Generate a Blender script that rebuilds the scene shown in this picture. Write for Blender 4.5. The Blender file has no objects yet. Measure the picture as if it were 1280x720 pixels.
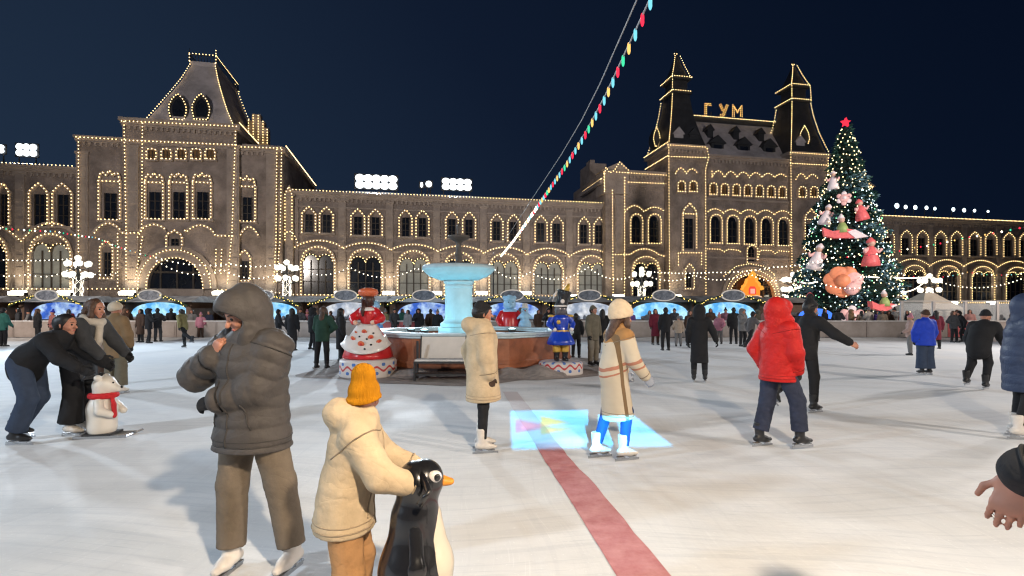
import bpy, bmesh, math, random
import numpy as np
from mathutils import Vector, Matrix, noise as mnoise
random.seed(7)
C = bpy.context.scene.collection
SC = bpy.context.scene

# ------------------------------------------------------------------ camera
F, CX, HY, EYE = 640.0, 640.0, 388.0, 1.63       # photo pixels: focal length, centre column, horizon row; eye height (m)
cam_d = bpy.data.cameras.new('camera'); cam = bpy.data.objects.new('camera', cam_d); C.objects.link(cam)
cam.location = (0, 0, EYE); cam.rotation_euler = (math.radians(90), 0, 0)
cam_d.sensor_width = 36; cam_d.lens = 18; cam_d.shift_y = 28/1280
cam_d.clip_start = .05; cam_d.clip_end = 2000
SC.camera = cam

# ------------------------------------------------------------------ night sky
W = bpy.data.worlds.new('World'); SC.world = W; W.use_nodes = True
wn, wl = W.node_tree.nodes, W.node_tree.links
wn.clear()
wo = wn.new('ShaderNodeOutputWorld'); bgs = wn.new('ShaderNodeBackground'); bga = wn.new('ShaderNodeBackground'); add = wn.new('ShaderNodeAddShader')
sky = wn.new('ShaderNodeTexSky'); sky.sky_type = 'NISHITA'; sky.sun_disc = False
sky.sun_elevation = math.radians(-6); sky.sun_rotation = math.radians(250)
bgs.inputs['Strength'].default_value = .05
wl.new(sky.outputs[0], bgs.inputs['Color'])
# city-lit navy air: lighter over the floodlit square, darker towards the right and the zenith
tc = wn.new('ShaderNodeTexCoord'); sep = wn.new('ShaderNodeSeparateXYZ'); wl.new(tc.outputs['Generated'], sep.inputs[0])
ma = wn.new('ShaderNodeMath'); ma.operation = 'MULTIPLY_ADD'; ma.inputs[1].default_value = .62; ma.inputs[2].default_value = .30
wl.new(sep.outputs['X'], ma.inputs[0])
mb_ = wn.new('ShaderNodeMath'); mb_.operation = 'MULTIPLY_ADD'; mb_.inputs[1].default_value = .55
wl.new(sep.outputs['Z'], mb_.inputs[0]); wl.new(ma.outputs[0], mb_.inputs[2])
cr = wn.new('ShaderNodeValToRGB')
cr.color_ramp.elements[0].position = .0; cr.color_ramp.elements[0].color = (.0135, .0265, .053, 1)
cr.color_ramp.elements[1].position = .95; cr.color_ramp.elements[1].color = (.0018, .0046, .0140, 1)
e = cr.color_ramp.elements.new(.5); e.color = (.0052, .0108, .0270, 1)
wl.new(mb_.outputs[0], cr.inputs[0]); wl.new(cr.outputs[0], bga.inputs['Color'])
bga.inputs['Strength'].default_value = 1.0
wl.new(bgs.outputs[0], add.inputs[0]); wl.new(bga.outputs[0], add.inputs[1]); wl.new(add.outputs[0], wo.inputs[0])

# ------------------------------------------------------------------ floodlights of the rink (mast lamps, roof lamps and added fill)
def lamp(kind, loc, target, energy, col, size=.5, spot=None, blend=.6):
    l = bpy.data.lights.new('lamp', kind); l.energy = energy; l.color = col
    if kind == 'AREA': l.shape = 'DISK'; l.size = size
    else: l.shadow_soft_size = size
    if spot: l.spot_size = math.radians(spot); l.spot_blend = blend
    o = bpy.data.objects.new('lamp', l); C.objects.link(o); o.location = loc
    if target is not None:
        o.rotation_euler = (Vector(target)-Vector(loc)).to_track_quat('-Z', 'Y').to_euler()
    return o
WARM, COOL = (1, .82, .60), (.72, .86, 1)
lamp('SPOT', (1.9, -1.6, 4.9), (1.0, 9.5, 0), 2500, WARM, .14, 125, .8)            # floodlight on the near mast behind the camera
lamp('SPOT', (-19, -4, 9), (-3, 8, 0), 9600, COOL, .5, 120, .7)                      # masts round the rink
lamp('SPOT', (20, -5, 9), (5, 8, 0), 9600, (1, .90, .80), .5, 120, .7)
lamp('SPOT', (-24, 19, 9), (-4, 16, 0), 8400, COOL, .5, 125, .7)
lamp('SPOT', (27, 18, 9), (7, 17, 0), 8000, (1, .94, .90), .5, 125, .7)
lamp('SPOT', (-30, 3, 13), (-26, 70, 12), 47000, (1, .88, .79), .8, 80, .8)            # two added unseen spots, fill light for the arcade front
lamp('SPOT', (36, 8, 13), (30, 82, 12), 47000, (1, .88, .79), .8, 85, .8)

SC.view_settings.view_transform = 'Standard'; SC.view_settings.look = 'None'
SC.view_settings.exposure = 0; SC.view_settings.gamma = 1; SC.view_settings.use_curve_mapping = False
SC.cycles.use_denoising = True
SC.cycles.max_bounces = 5; SC.cycles.diffuse_bounces = 2; SC.cycles.glossy_bounces = 3; SC.cycles.transmission_bounces = 4
SC.cycles.sample_clamp_indirect = 3
SC.cycles.use_light_tree = True
SC.cycles.filter_width = 1.25

# ------------------------------------------------------------------ pixel -> place
def gp(px, py):                                  # where a ground pixel of the photo lies
    d = F*EYE/(py-HY); return Vector(((px-CX)/F*d, d, 0))
def at(px, py, d):
    return Vector(((px-CX)/F*d, d, EYE-(py-HY)/F*d))

# ------------------------------------------------------------------ materials
MATS = {}; BASE = {}
def mat(name, col, rough=.8, var=.15, vscale=6., bump=.0, bscale=30., metal=0., spec=.4, col2=None, crease=0., emit=None, estr=0., coat=0., sheen=0., bdist=.02):
    if name in MATS: return MATS[name]
    m = bpy.data.materials.new(name); m.use_nodes = True; n, l = m.node_tree.nodes, m.node_tree.links; BASE[m.name] = col
    b = n['Principled BSDF']; b.inputs['Roughness'].default_value = rough; b.inputs['Metallic'].default_value = metal
    b.inputs['Specular IOR Level'].default_value = spec
    b.inputs['Coat Weight'].default_value = coat; b.inputs['Sheen Weight'].default_value = sheen
    t = n.new('ShaderNodeTexCoord')
    if emit:
        b.inputs['Emission Color'].default_value = (*emit, 1); b.inputs['Emission Strength'].default_value = estr
    c4 = (*col, 1)
    if var > 0:
        nz = n.new('ShaderNodeTexNoise'); nz.inputs['Scale'].default_value = vscale; nz.inputs['Detail'].default_value = 5; nz.inputs['Roughness'].default_value = .65
        l.new(t.outputs['Object'], nz.inputs['Vector'])
        mr = n.new('ShaderNodeMapRange'); mr.inputs[1].default_value = .3; mr.inputs[2].default_value = .7
        l.new(nz.outputs['Fac'], mr.inputs[0])
        mx = n.new('ShaderNodeMix'); mx.data_type = 'RGBA'
        mx.inputs[6].default_value = tuple(max(0, x*(1-var)) for x in col)+(1,)
        mx.inputs[7].default_value = (*col2, 1) if col2 else tuple(min(1, x*(1+var)) for x in col)+(1,)
        l.new(mr.outputs[0], mx.inputs[0]); l.new(mx.outputs[2], b.inputs['Base Color'])
    else:
        b.inputs['Base Color'].default_value = c4
    if bump > 0:
        nb = n.new('ShaderNodeTexNoise'); nb.inputs['Scale'].default_value = bscale; nb.inputs['Detail'].default_value = 4
        l.new(t.outputs['Object'], nb.inputs['Vector'])
        bp = n.new('ShaderNodeBump'); bp.inputs['Strength'].default_value = bump; bp.inputs['Distance'].default_value = bdist
        l.new(nb.outputs['Fac'], bp.inputs['Height']); l.new(bp.outputs[0], b.inputs['Normal'])
    if crease > 0:                                   # soft folds of cloth
        mp = n.new('ShaderNodeMapping'); mp.inputs['Scale'].default_value = (1, 1, 1.7); l.new(t.outputs['Object'], mp.inputs['Vector'])
        nc = n.new('ShaderNodeTexNoise'); nc.inputs['Scale'].default_value = 3.2; nc.inputs['Detail'].default_value = 2; nc.inputs['Distortion'].default_value = 1.4; l.new(mp.outputs[0], nc.inputs['Vector'])
        sb = n.new('ShaderNodeMath'); sb.operation = 'SUBTRACT'; sb.inputs[1].default_value = .5; l.new(nc.outputs['Fac'], sb.inputs[0])
        ab = n.new('ShaderNodeMath'); ab.operation = 'ABSOLUTE'; l.new(sb.outputs[0], ab.inputs[0])
        pw = n.new('ShaderNodeMath'); pw.operation = 'POWER'; pw.inputs[1].default_value = .6; l.new(ab.outputs[0], pw.inputs[0])
        b3 = n.new('ShaderNodeBump'); b3.inputs['Strength'].default_value = crease; b3.inputs['Distance'].default_value = .035; l.new(pw.outputs[0], b3.inputs['Height'])
        if bump > 0: l.new(b3.outputs[0], bp.inputs['Normal'])
        else: l.new(b3.outputs[0], b.inputs['Normal'])
    MATS[name] = m; return m
def emis(name, col, s, sample=True):
    if name in MATS: return MATS[name]
    m = bpy.data.materials.new(name); m.use_nodes = True; n, l = m.node_tree.nodes, m.node_tree.links
    n.clear(); o = n.new('ShaderNodeOutputMaterial'); e = n.new('ShaderNodeEmission'); e.inputs[0].default_value = (*col, 1); e.inputs[1].default_value = s
    l.new(e.outputs[0], o.inputs[0])
    if not sample: m.cycles.emission_sampling = 'NONE'
    MATS[name] = m; return m

# ------------------------------------------------------------------ mesh building
class MB:
    def __init__(s): s.v = []; s.f = []; s.m = []; s.mi = 0
    def add(s, vs, fs):
        b = len(s.v); s.v += [tuple(v) for v in vs]; s.f += [tuple(b+i for i in f) for f in fs]; s.m += [s.mi]*len(fs)
    def box(s, x0, x1, y0, y1, z0, z1):
        x0, x1 = sorted((x0, x1)); y0, y1 = sorted((y0, y1)); z0, z1 = sorted((z0, z1))
        s.add([(x0,y0,z0),(x1,y0,z0),(x1,y1,z0),(x0,y1,z0),(x0,y0,z1),(x1,y0,z1),(x1,y1,z1),(x0,y1,z1)],
              [(3,2,1,0),(4,5,6,7),(0,1,5,4),(1,2,6,5),(2,3,7,6),(3,0,4,7)])
    def hexa(s, b, t):                             # two quads, bottom and top
        s.add(list(b)+list(t), [(3,2,1,0),(4,5,6,7),(0,1,5,4),(1,2,6,5),(2,3,7,6),(3,0,4,7)])
    def octa(s, p, r):
        x, y, z = p
        s.add([(x+r,y,z),(x-r,y,z),(x,y+r,z),(x,y-r,z),(x,y,z+r),(x,y,z-r)],
              [(0,2,4),(2,1,4),(1,3,4),(3,0,4),(2,0,5),(1,2,5),(3,1,5),(0,3,5)])
    def tube(s, pts, r, n=8, cap=True):
        pts = [Vector(p) for p in pts]; rs = r if isinstance(r, (list, tuple)) else [r]*len(pts)
        rings = []; up = Vector((0, 0, 1))
        for i, p in enumerate(pts):
            d = (pts[min(i+1, len(pts)-1)]-pts[max(i-1, 0)]).normalized()
            a = d.cross(up if abs(d.z) < .95 else Vector((0, 1, 0))).normalized(); b = a.cross(d).normalized()
            rings.append([p+(a*math.cos(q*2*math.pi/n)+b*math.sin(q*2*math.pi/n))*rs[i] for q in range(n)])
        vs = [v for g in rings for v in g]; fs = []
        for i in range(len(pts)-1):
            for q in range(n):
                fs.append((i*n+q, (i+1)*n+q, (i+1)*n+(q+1) % n, i*n+(q+1) % n))
        if cap: fs += [tuple(range(n)), tuple((len(pts)-1)*n+q for q in reversed(range(n)))]
        s.add(vs, fs)
    def lathe(s, prof, n=32, c=(0, 0, 0), rf=None):
        vs = []; fs = []
        for (r, z) in prof:
            for q in range(n):
                a = q*2*math.pi/n; k = rf(a) if rf else 1
                vs.append((c[0]+r*k*math.cos(a), c[1]+r*k*math.sin(a), c[2]+z))
        for i in range(len(prof)-1):
            for q in range(n):
                fs.append((i*n+q, i*n+(q+1) % n, (i+1)*n+(q+1) % n, (i+1)*n+q))
        fs += [tuple(reversed(range(n))), tuple((len(prof)-1)*n+q for q in range(n))]
        s.add(vs, fs)
    def ball(s, c, r, n=12, sq=(1, 1, 1)):
        k = max(4, n//2)
        vs = []; fs = []
        for i in range(1, k):
            t = math.pi*i/k
            for q in range(n):
                a = 2*math.pi*q/n
                vs.append((c[0]+r*sq[0]*math.sin(t)*math.cos(a), c[1]+r*sq[1]*math.sin(t)*math.sin(a), c[2]+r*sq[2]*math.cos(t)))
        top = len(vs); vs += [(c[0], c[1], c[2]+r*sq[2]), (c[0], c[1], c[2]-r*sq[2])]
        for i in range(k-2):
            for q in range(n):
                fs.append((i*n+q, (i+1)*n+q, (i+1)*n+(q+1) % n, i*n+(q+1) % n))
        for q in range(n):
            fs.append((top, q, (q+1) % n)); fs.append((top+1, (k-2)*n+(q+1) % n, (k-2)*n+q))
        s.add(vs, fs)
    def poly(s, pts, y0, y1):                      # polygon in the XZ plane given as (x,z), extruded along y
        n = len(pts)
        vs = [(x, y0, z) for x, z in pts]+[(x, y1, z) for x, z in pts]
        s.add(vs, [tuple(range(n)), tuple(reversed(range(n, 2*n)))]+[(i, i+n, (i+1) % n+n, (i+1) % n) for i in range(n)])
    def band(s, pts, w, y0, y1):                   # a raised moulding along a line (x,z), w wide, from y0 to y1
        P = [Vector((x, z)) for x, z in pts]; n = len(P); A = []; B = []
        for i in range(n):
            d = (P[min(i+1, n-1)]-P[max(i-1, 0)])
            if d.length < 1e-6: d = Vector((1, 0))
            d.normalize(); nn = Vector((-d.y, d.x))*w*.5
            A.append(P[i]+nn); B.append(P[i]-nn)
        for i in range(n-1):
            q = [A[i], A[i+1], B[i+1], B[i]]
            s.hexa([(p.x, y0, p.y) for p in q], [(p.x, y1, p.y) for p in q])
    def xform(s, M):
        s.v = [tuple(M @ Vector(v)) for v in s.v]; return s
    def mesh(s, name, mats, smooth=False):
        me = bpy.data.meshes.new(name); me.from_pydata(s.v, [], s.f)
        mats = mats if isinstance(mats, (list, tuple)) else [mats]
        for m in mats: me.materials.append(m)
        if len(mats) > 1: me.polygons.foreach_set('material_index', s.m)
        if smooth: me.polygons.foreach_set('use_smooth', [True]*len(s.f))
        me.update(); return me
    def build(s, name, mats, parent=None, smooth=False):
        return link(name, s.mesh(name, mats, smooth), parent)
def link(name, data, parent=None):
    o = bpy.data.objects.new(name, data); C.objects.link(o)
    if parent: o.parent = parent
    return o
def tag(o, label=None, cat=None, group=None, kind=None):
    if label: o['label'] = label
    if cat: o['category'] = cat
    if group: o['group'] = group
    if kind: o['kind'] = kind
    return o
def thing(name, label, cat, loc=(0, 0, 0), rz=0., group=None):
    o = bpy.data.objects.new(name, None); C.objects.link(o); o.location = loc; o.rotation_euler = (0, 0, rz)
    return tag(o, label, cat, group)
def copy_tree(o, parent=None):
    c = o.copy(); C.objects.link(c)
    if parent is not None: c.parent = parent
    for ch in list(o.children): copy_tree(ch, c)
    return c
def along(pts, step):                              # equally spaced points on a polyline
    P = [Vector(p) for p in pts]; out = []; carry = 0.
    for a, b in zip(P, P[1:]):
        L = (b-a).length
        if L < 1e-6: continue
        t = carry
        while t < L:
            out.append(a+(b-a)*(t/L)); t += step
        carry = t-L
    return out

# ------------------------------------------------------------------ soft bodies: smooth distance fields turned into one mesh
def surface_nets(v, lo, h):
    sgn = v < 0
    c = [sgn[i:v.shape[0]-1+i, j:v.shape[1]-1+j, k:v.shape[2]-1+k] for i in (0, 1) for j in (0, 1) for k in (0, 1)]
    s = sum(x.astype(np.int8) for x in c); idx = np.argwhere((s > 0) & (s < 8))
    offs = np.array([(i, j, k) for i in (0, 1) for j in (0, 1) for k in (0, 1)])
    cv = np.stack([v[idx[:, 0]+o[0], idx[:, 1]+o[1], idx[:, 2]+o[2]] for o in offs], 1)
    pos = np.zeros((len(idx), 3)); cnt = np.zeros(len(idx))
    for a in range(8):
        for b in range(a+1, 8):
            if np.abs(offs[a]-offs[b]).sum() != 1: continue
            m = (cv[:, a] < 0) != (cv[:, b] < 0)
            t = cv[m, a]/(cv[m, a]-cv[m, b])
            pos[m] += offs[a]+t[:, None]*(offs[b]-offs[a]); cnt[m] += 1
    V = lo+h*(idx+pos/cnt[:, None])
    ID = np.full(tuple(x-1 for x in v.shape), -1, np.int64); ID[idx[:, 0], idx[:, 1], idx[:, 2]] = np.arange(len(idx))
    Q = []
    for ax in range(3):
        u, w = [(1, 2), (2, 0), (0, 1)][ax]
        sl0 = [slice(1, -1)]*3; sl0[ax] = slice(0, -1); sl1 = list(sl0); sl1[ax] = slice(1, None)
        A, B = sgn[tuple(sl0)], sgn[tuple(sl1)]
        e = np.argwhere(A != B)
        if not len(e): continue
        first = A[e[:, 0], e[:, 1], e[:, 2]]
        base = e.copy()
        base[:, u] += 1; base[:, w] += 1
        def g(du, dw):
            q = base.copy(); q[:, u] += du; q[:, w] += dw; return ID[q[:, 0], q[:, 1], q[:, 2]]
        q = np.stack([g(-1, -1), g(0, -1), g(0, 0), g(-1, 0)], 1)
        q[~first] = q[~first][:, ::-1]
        Q.append(q)
    return V, np.concatenate(Q)
def field_mesh(name, fn, lo, hi, h):
    lo = np.array(lo, float)-2.5*h; hi = np.array(hi, float)+2.5*h
    n = np.ceil((hi-lo)/h).astype(int)+1
    ax = [(lo[i]+h*np.arange(n[i])).astype(np.float32) for i in range(3)]
    X, Y, Z = np.meshgrid(*ax, indexing='ij')
    V, Q = surface_nets(fn(X, Y, Z), lo, h)
    me = bpy.data.meshes.new(name)
    me.vertices.add(len(V)); me.vertices.foreach_set('co', V.astype(np.float32).ravel())
    me.loops.add(len(Q)*4); me.loops.foreach_set('vertex_index', Q.astype(np.int32).ravel())
    me.polygons.add(len(Q)); me.polygons.foreach_set('loop_start', np.arange(0, len(Q)*4, 4, dtype=np.int32))
    me.polygons.foreach_set('use_smooth', np.ones(len(Q), bool))
    me.update(calc_edges=True); me.validate(); return me
def smin(a, b, k):
    if k <= 0: return np.minimum(a, b)
    q = np.maximum(k-np.abs(a-b), 0)/k
    return np.minimum(a, b)-q*q*k*.25
class Soft:
    """a list of tapered limbs and balls melted into one skin"""
    def __init__(s, k=.03): s.p = []; s.k = k; s.cuts = []; s.subs = []; s.fold = 0.; s.seed = 0; s.fscale = 1.
    def limb(s, a, b, ra, rb, sq=None, quilt=0., qa=.008, k=None, flat=False):
        """sq=(direction, factor): the section is that much thinner along direction"""
        s.p.append((np.array(a, float), np.array(b, float), ra, rb, sq, quilt, qa, s.k if k is None else k, flat)); return s
    def chain(s, pts, rs, **kw):
        fl = kw.pop('flat', False)
        for i in range(len(pts)-1): s.limb(pts[i], pts[i+1], rs[i], rs[i+1], flat=fl and i == len(pts)-2, **kw)
        return s
    def ball(s, c, r, sq=None, k=None): return s.limb(c, Vector(c)+Vector((0, 0, 1e-4)), r, r, sq, k=k)
    def cut(s, p, n): s.cuts.append((np.array(p, float), np.array(Vector(n).normalized(), float))); return s
    def sub(s, a, b, ra, rb, k=.01): s.subs.append((np.array(a, float), np.array(b, float), ra, rb, k)); return s
    def _seg(s, X, Y, Z, a, b, ra, rb, sq=None, quilt=0., qa=.008, flat=False):
        ba = b-a; L2 = max(float(ba @ ba), 1e-9)
        px, py, pz = X-a[0], Y-a[1], Z-a[2]
        t = np.clip((px*ba[0]+py*ba[1]+pz*ba[2])/L2, 0, 1)
        qx, qy, qz = px-t*ba[0], py-t*ba[1], pz-t*ba[2]
        r = ra+(rb-ra)*t
        if sq is not None:
            d = np.array(Vector(sq[0]).normalized()); f = sq[1]
            c = (qx*d[0]+qy*d[1]+qz*d[2]); g = (1/f-1)*c
            qx, qy, qz = qx+g*d[0], qy+g*d[1], qz+g*d[2]
            D = (np.sqrt(qx*qx+qy*qy+qz*qz)-r)*(.5+.5*f)
        else: D = np.sqrt(qx*qx+qy*qy+qz*qz)-r
        if flat: D = np.maximum(D, (px*ba[0]+py*ba[1]+pz*ba[2])/math.sqrt(L2)-math.sqrt(L2))      # square-cut end
        if quilt:
            tt = (px*ba[0]+py*ba[1]+pz*ba[2])/math.sqrt(L2)
            D = D-qa*(np.abs(np.sin(tt*math.pi/quilt))**.6-.6)
        return D
    def fn(s, X, Y, Z):
        D = None
        for (a, b, ra, rb, sq, q, qa, k, fl) in s.p:
            d = s._seg(X, Y, Z, a, b, ra, rb, sq, q, qa, fl)
            D = d if D is None else smin(D, d, k)
        if s.fold:
            rg = np.random.RandomState(s.seed); n = 0
            for i in range(5):
                k = rg.uniform(-1, 1, 3)*np.array([30, 30, 52])/s.fscale; w = rg.uniform(-1, 1, 3)*14/s.fscale
                n = n+(1-np.abs(np.sin(k[0]*X+k[1]*Y+k[2]*Z+rg.uniform(0, 6)+1.2*np.sin(w[0]*X+w[1]*Y+w[2]*Z))))**2/5
            D = D+s.fold*(n-.35)
        for (a, b, ra, rb, k) in s.subs: D = -smin(-D, s._seg(X, Y, Z, a, b, ra, rb), k)
        for (p, n) in s.cuts: D = np.maximum(D, (X-p[0])*n[0]+(Y-p[1])*n[1]+(Z-p[2])*n[2])
        return D
    def mesh(s, name, h, m):
        lo = np.min([np.minimum(p[0], p[1])-max(p[2], p[3]) for p in s.p], 0)
        hi = np.max([np.maximum(p[0], p[1])+max(p[2], p[3]) for p in s.p], 0)
        me = field_mesh(name, s.fn, lo, hi, h); me.materials.append(m); return me
    def build(s, name, h, m, parent=None): return link(name, s.mesh(name, h, m), parent)
# ------------------------------------------------------------------ the ground and the ice
def ice_material():
    m = bpy.data.materials.new('rink_ice'); m.use_nodes = True; n, l = m.node_tree.nodes, m.node_tree.links
    b = n['Principled BSDF']; t = n.new('ShaderNodeTexCoord')
    def noise(scale, detail=4, stretch=None, rough=.6, dist=0.):
        z = n.new('ShaderNodeTexNoise'); z.inputs['Scale'].default_value = scale; z.inputs['Detail'].default_value = detail
        z.inputs['Roughness'].default_value = rough; z.inputs['Distortion'].default_value = dist
        if stretch:
            mp = n.new('ShaderNodeMapping'); mp.inputs['Scale'].default_value = stretch[:3]; mp.inputs['Rotation'].default_value = (0, 0, stretch[3])
            wz = n.new('ShaderNodeTexNoise'); wz.inputs['Scale'].default_value = .16; wz.inputs['Detail'].default_value = 2; l.new(t.outputs['Object'], wz.inputs['Vector'])
            wa = n.new('ShaderNodeVectorMath'); wa.operation = 'MULTIPLY_ADD'; wa.inputs[1].default_value = (2.6, 2.6, 0); l.new(wz.outputs['Color'], wa.inputs[0]); l.new(t.outputs['Object'], wa.inputs[2])
            l.new(wa.outputs[0], mp.inputs['Vector']); l.new(mp.outputs[0], z.inputs['Vector'])
        else: l.new(t.outputs['Object'], z.inputs['Vector'])
        return z
    def ramp(src, p0, p1, c0, c1):
        r = n.new('ShaderNodeValToRGB'); r.color_ramp.elements[0].position = p0; r.color_ramp.elements[1].position = p1
        r.color_ramp.elements[0].color = (*c0, 1); r.color_ramp.elements[1].color = (*c1, 1); l.new(src, r.inputs[0]); return r
    def mix(a, bb, fac, mode='MIX'):
        x = n.new('ShaderNodeMix'); x.data_type = 'RGBA'; x.blend_type = mode
        if isinstance(fac, float): x.inputs[0].default_value = fac
        else: l.new(fac, x.inputs[0])
        l.new(a, x.inputs[6]); l.new(bb, x.inputs[7]); return x.outputs[2]
    big = ramp(noise(.32, 6, None, .62, .6).outputs['Fac'], .36, .66, (.70, .705, .715), (.80, .785, .77))
    grit = ramp(noise(3.2, 8, None, .7).outputs['Fac'], .35, .7, (.88, .885, .89), (1, 1, 1))
    s1 = ramp(noise(1., 5, (.28, 5.2, 1, .15), .6, .4).outputs['Fac'], .42, .60, (.90, .90, .91), (1, 1, 1))
    s2 = ramp(noise(1., 3, (.5, 17, 1, -.35), .6, .5).outputs['Fac'], .36, .46, (.78, .8, .83), (1, 1, 1))
    s3 = ramp(noise(1., 3, (14, .45, 1, .5), .6, .5).outputs['Fac'], .36, .45, (.84, .85, .88), (1, 1, 1))
    c = mix(big.outputs[0], grit.outputs[0], .55, 'MULTIPLY'); c = mix(c, s1.outputs[0], .4, 'MULTIPLY'); c = mix(c, s2.outputs[0], .32, 'MULTIPLY'); c = mix(c, s3.outputs[0], .22, 'MULTIPLY')
    sh = ramp(noise(34, 3, None, .5).outputs['Fac'], .66, .70, (0, 0, 0), (1, 1, 1)); wx = n.new('ShaderNodeMix'); wx.data_type = 'RGBA'; wf = n.new('ShaderNodeMath'); wf.operation = 'MULTIPLY'; wf.inputs[1].default_value = .45; l.new(sh.outputs[0], wf.inputs[0]); l.new(wf.outputs[0], wx.inputs[0]); l.new(c, wx.inputs[6]); wx.inputs[7].default_value = (.86, .86, .86, 1); c = wx.outputs[2]
    fine = ramp(noise(1., 2, (2.2, 60, 1, .9), .5, .4).outputs['Fac'], .30, .36, (.80, .82, .84), (1, 1, 1)); c = mix(c, fine.outputs[0], .5, 'MULTIPLY'); fine2 = ramp(noise(1., 2, (70, 2.0, 1, .4), .5, .4).outputs['Fac'], .64, .70, (1, 1, 1), (1.12, 1.12, 1.12)); c = mix(c, fine2.outputs[0], .5, 'MULTIPLY')
    l.new(c, b.inputs['Base Color'])
    rr = ramp(noise(.9, 6).outputs['Fac'], .3, .7, (.58, .58, .58), (.85, .85, .85)); l.new(rr.outputs[0], b.inputs['Roughness'])
    b.inputs['Specular IOR Level'].default_value = .22
    bp = n.new('ShaderNodeBump'); bp.inputs['Strength'].default_value = .35; bp.inputs['Distance'].default_value = .015
    l.new(noise(11, 6, (1, 1.8, 1, .3)).outputs['Fac'], bp.inputs['Height'])
    b2 = n.new('ShaderNodeBump'); b2.inputs['Strength'].default_value = .25; b2.inputs['Distance'].default_value = .01
    l.new(s2.outputs[0], b2.inputs['Height']); l.new(bp.outputs[0], b2.inputs['Normal']); l.new(b2.outputs[0], b.inputs['Normal'])
    return m
M_ASPH = mat('dark_paving', (.05, .048, .046), .85, .3, .8, .4, 12)
M_SNOW = mat('packed_snow', (.62, .60, .58), .8, .22, 2.2, .8, 7, bdist=.06)
M_SLUSH = mat('dirty_slush', (.27, .235, .215), .7, .3, 2.5, .9, 6, bdist=.07)
g = MB(); g.add([(-400, -200, -.05), (400, -200, -.05), (400, 500, -.05), (-400, 500, -.05)], [(0, 1, 2, 3)])
tag(g.build('square_ground', M_ASPH), kind='structure')
g = MB(); n = 60
g.add([(-44, -20, 0), (60, -20, 0), (60, 28.6, 0), (-44, 28.6, 0)], [(0, 1, 2, 3)])
tag(g.build('ice', ice_material()), kind='structure')
# red line frozen into the ice
g = MB(); ys = [i*.25-3 for i in range(54)]
rg = random.Random(3)
L = []; R = []
for y in ys:
    c = .44+(6.17-y)*.1166; w = .155
    L.append((c-w+rg.uniform(-.008, .008)-(0 if y > 5.1 else 0), y, .004)); R.append((c+w+rg.uniform(-.008, .008)+(.02 if y < 5.05 else -.02), y, .004))
g.add(L+R, [(i, len(L)+i, len(L)+i+1, i+1) for i in range(len(L)-1)])
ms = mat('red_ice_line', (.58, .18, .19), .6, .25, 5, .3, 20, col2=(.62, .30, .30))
_n, _l = ms.node_tree.nodes, ms.node_tree.links      # line colour paled where the projected light washes it out
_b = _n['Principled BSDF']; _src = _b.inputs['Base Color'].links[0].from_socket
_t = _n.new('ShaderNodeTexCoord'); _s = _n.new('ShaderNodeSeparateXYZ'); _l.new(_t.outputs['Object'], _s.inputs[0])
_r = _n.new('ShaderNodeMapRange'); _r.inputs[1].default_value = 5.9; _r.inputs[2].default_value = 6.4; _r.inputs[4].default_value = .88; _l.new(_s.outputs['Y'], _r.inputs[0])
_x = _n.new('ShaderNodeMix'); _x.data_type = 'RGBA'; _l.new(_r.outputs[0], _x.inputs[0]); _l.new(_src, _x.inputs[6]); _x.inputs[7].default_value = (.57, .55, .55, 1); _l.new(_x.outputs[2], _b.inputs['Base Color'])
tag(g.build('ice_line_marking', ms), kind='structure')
# apron of trodden slush round the fountain and the snow bank along the far edge
def patch(name, fn, n, m, z):
    vs = [(0, 0, 0)]
    g = MB(); ring = [fn(i*2*math.pi/n) for i in range(n)]
    cx = sum(p[0] for p in ring)/n; cy = sum(p[1] for p in ring)/n
    vs = [(cx, cy, z)]+[(x, y, z) for x, y in ring]
    g.add(vs, [(0, 1+i, 1+(i+1) % n) for i in range(n)]); return g.build(name, m)
FX, FY = -1.62, 15.6                              # centre of the fountain
def apron(a):
    r = 1+.06*math.sin(3*a+1)+.05*math.sin(7*a)+.03*math.sin(13*a+2)
    return (FX+.35+4.9*r*math.cos(a), FY-.3+3.95*r*math.sin(a))
tag(patch('slush_ground', apron, 90, M_SLUSH, .008), kind='structure')
def snowbank():
    g = MB(); xs = [-46+i*.8 for i in range(136)]; pr = [(-.9, 0), (-.5, .05), (-.2, .11), (.1, .14), (.35, .12)]
    vs = []
    for x in xs:
        k = .8+.5*mnoise.noise((x*.7, 3, 1)); s = .25*mnoise.noise((x*.5, 9, 4))
        vs += [(x, 28.5+y*(.8+.3*k)+s*(j < 2), .002+z*k) for j, (y, z) in enumerate(pr)]
    g.add(vs, [(i*5+j, (i+1)*5+j, (i+1)*5+j+1, i*5+j+1) for i in range(len(xs)-1) for j in range(4)])
    return g.build('snow_bank', M_SNOW, smooth=True)
tag(snowbank(), kind='structure')

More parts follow.
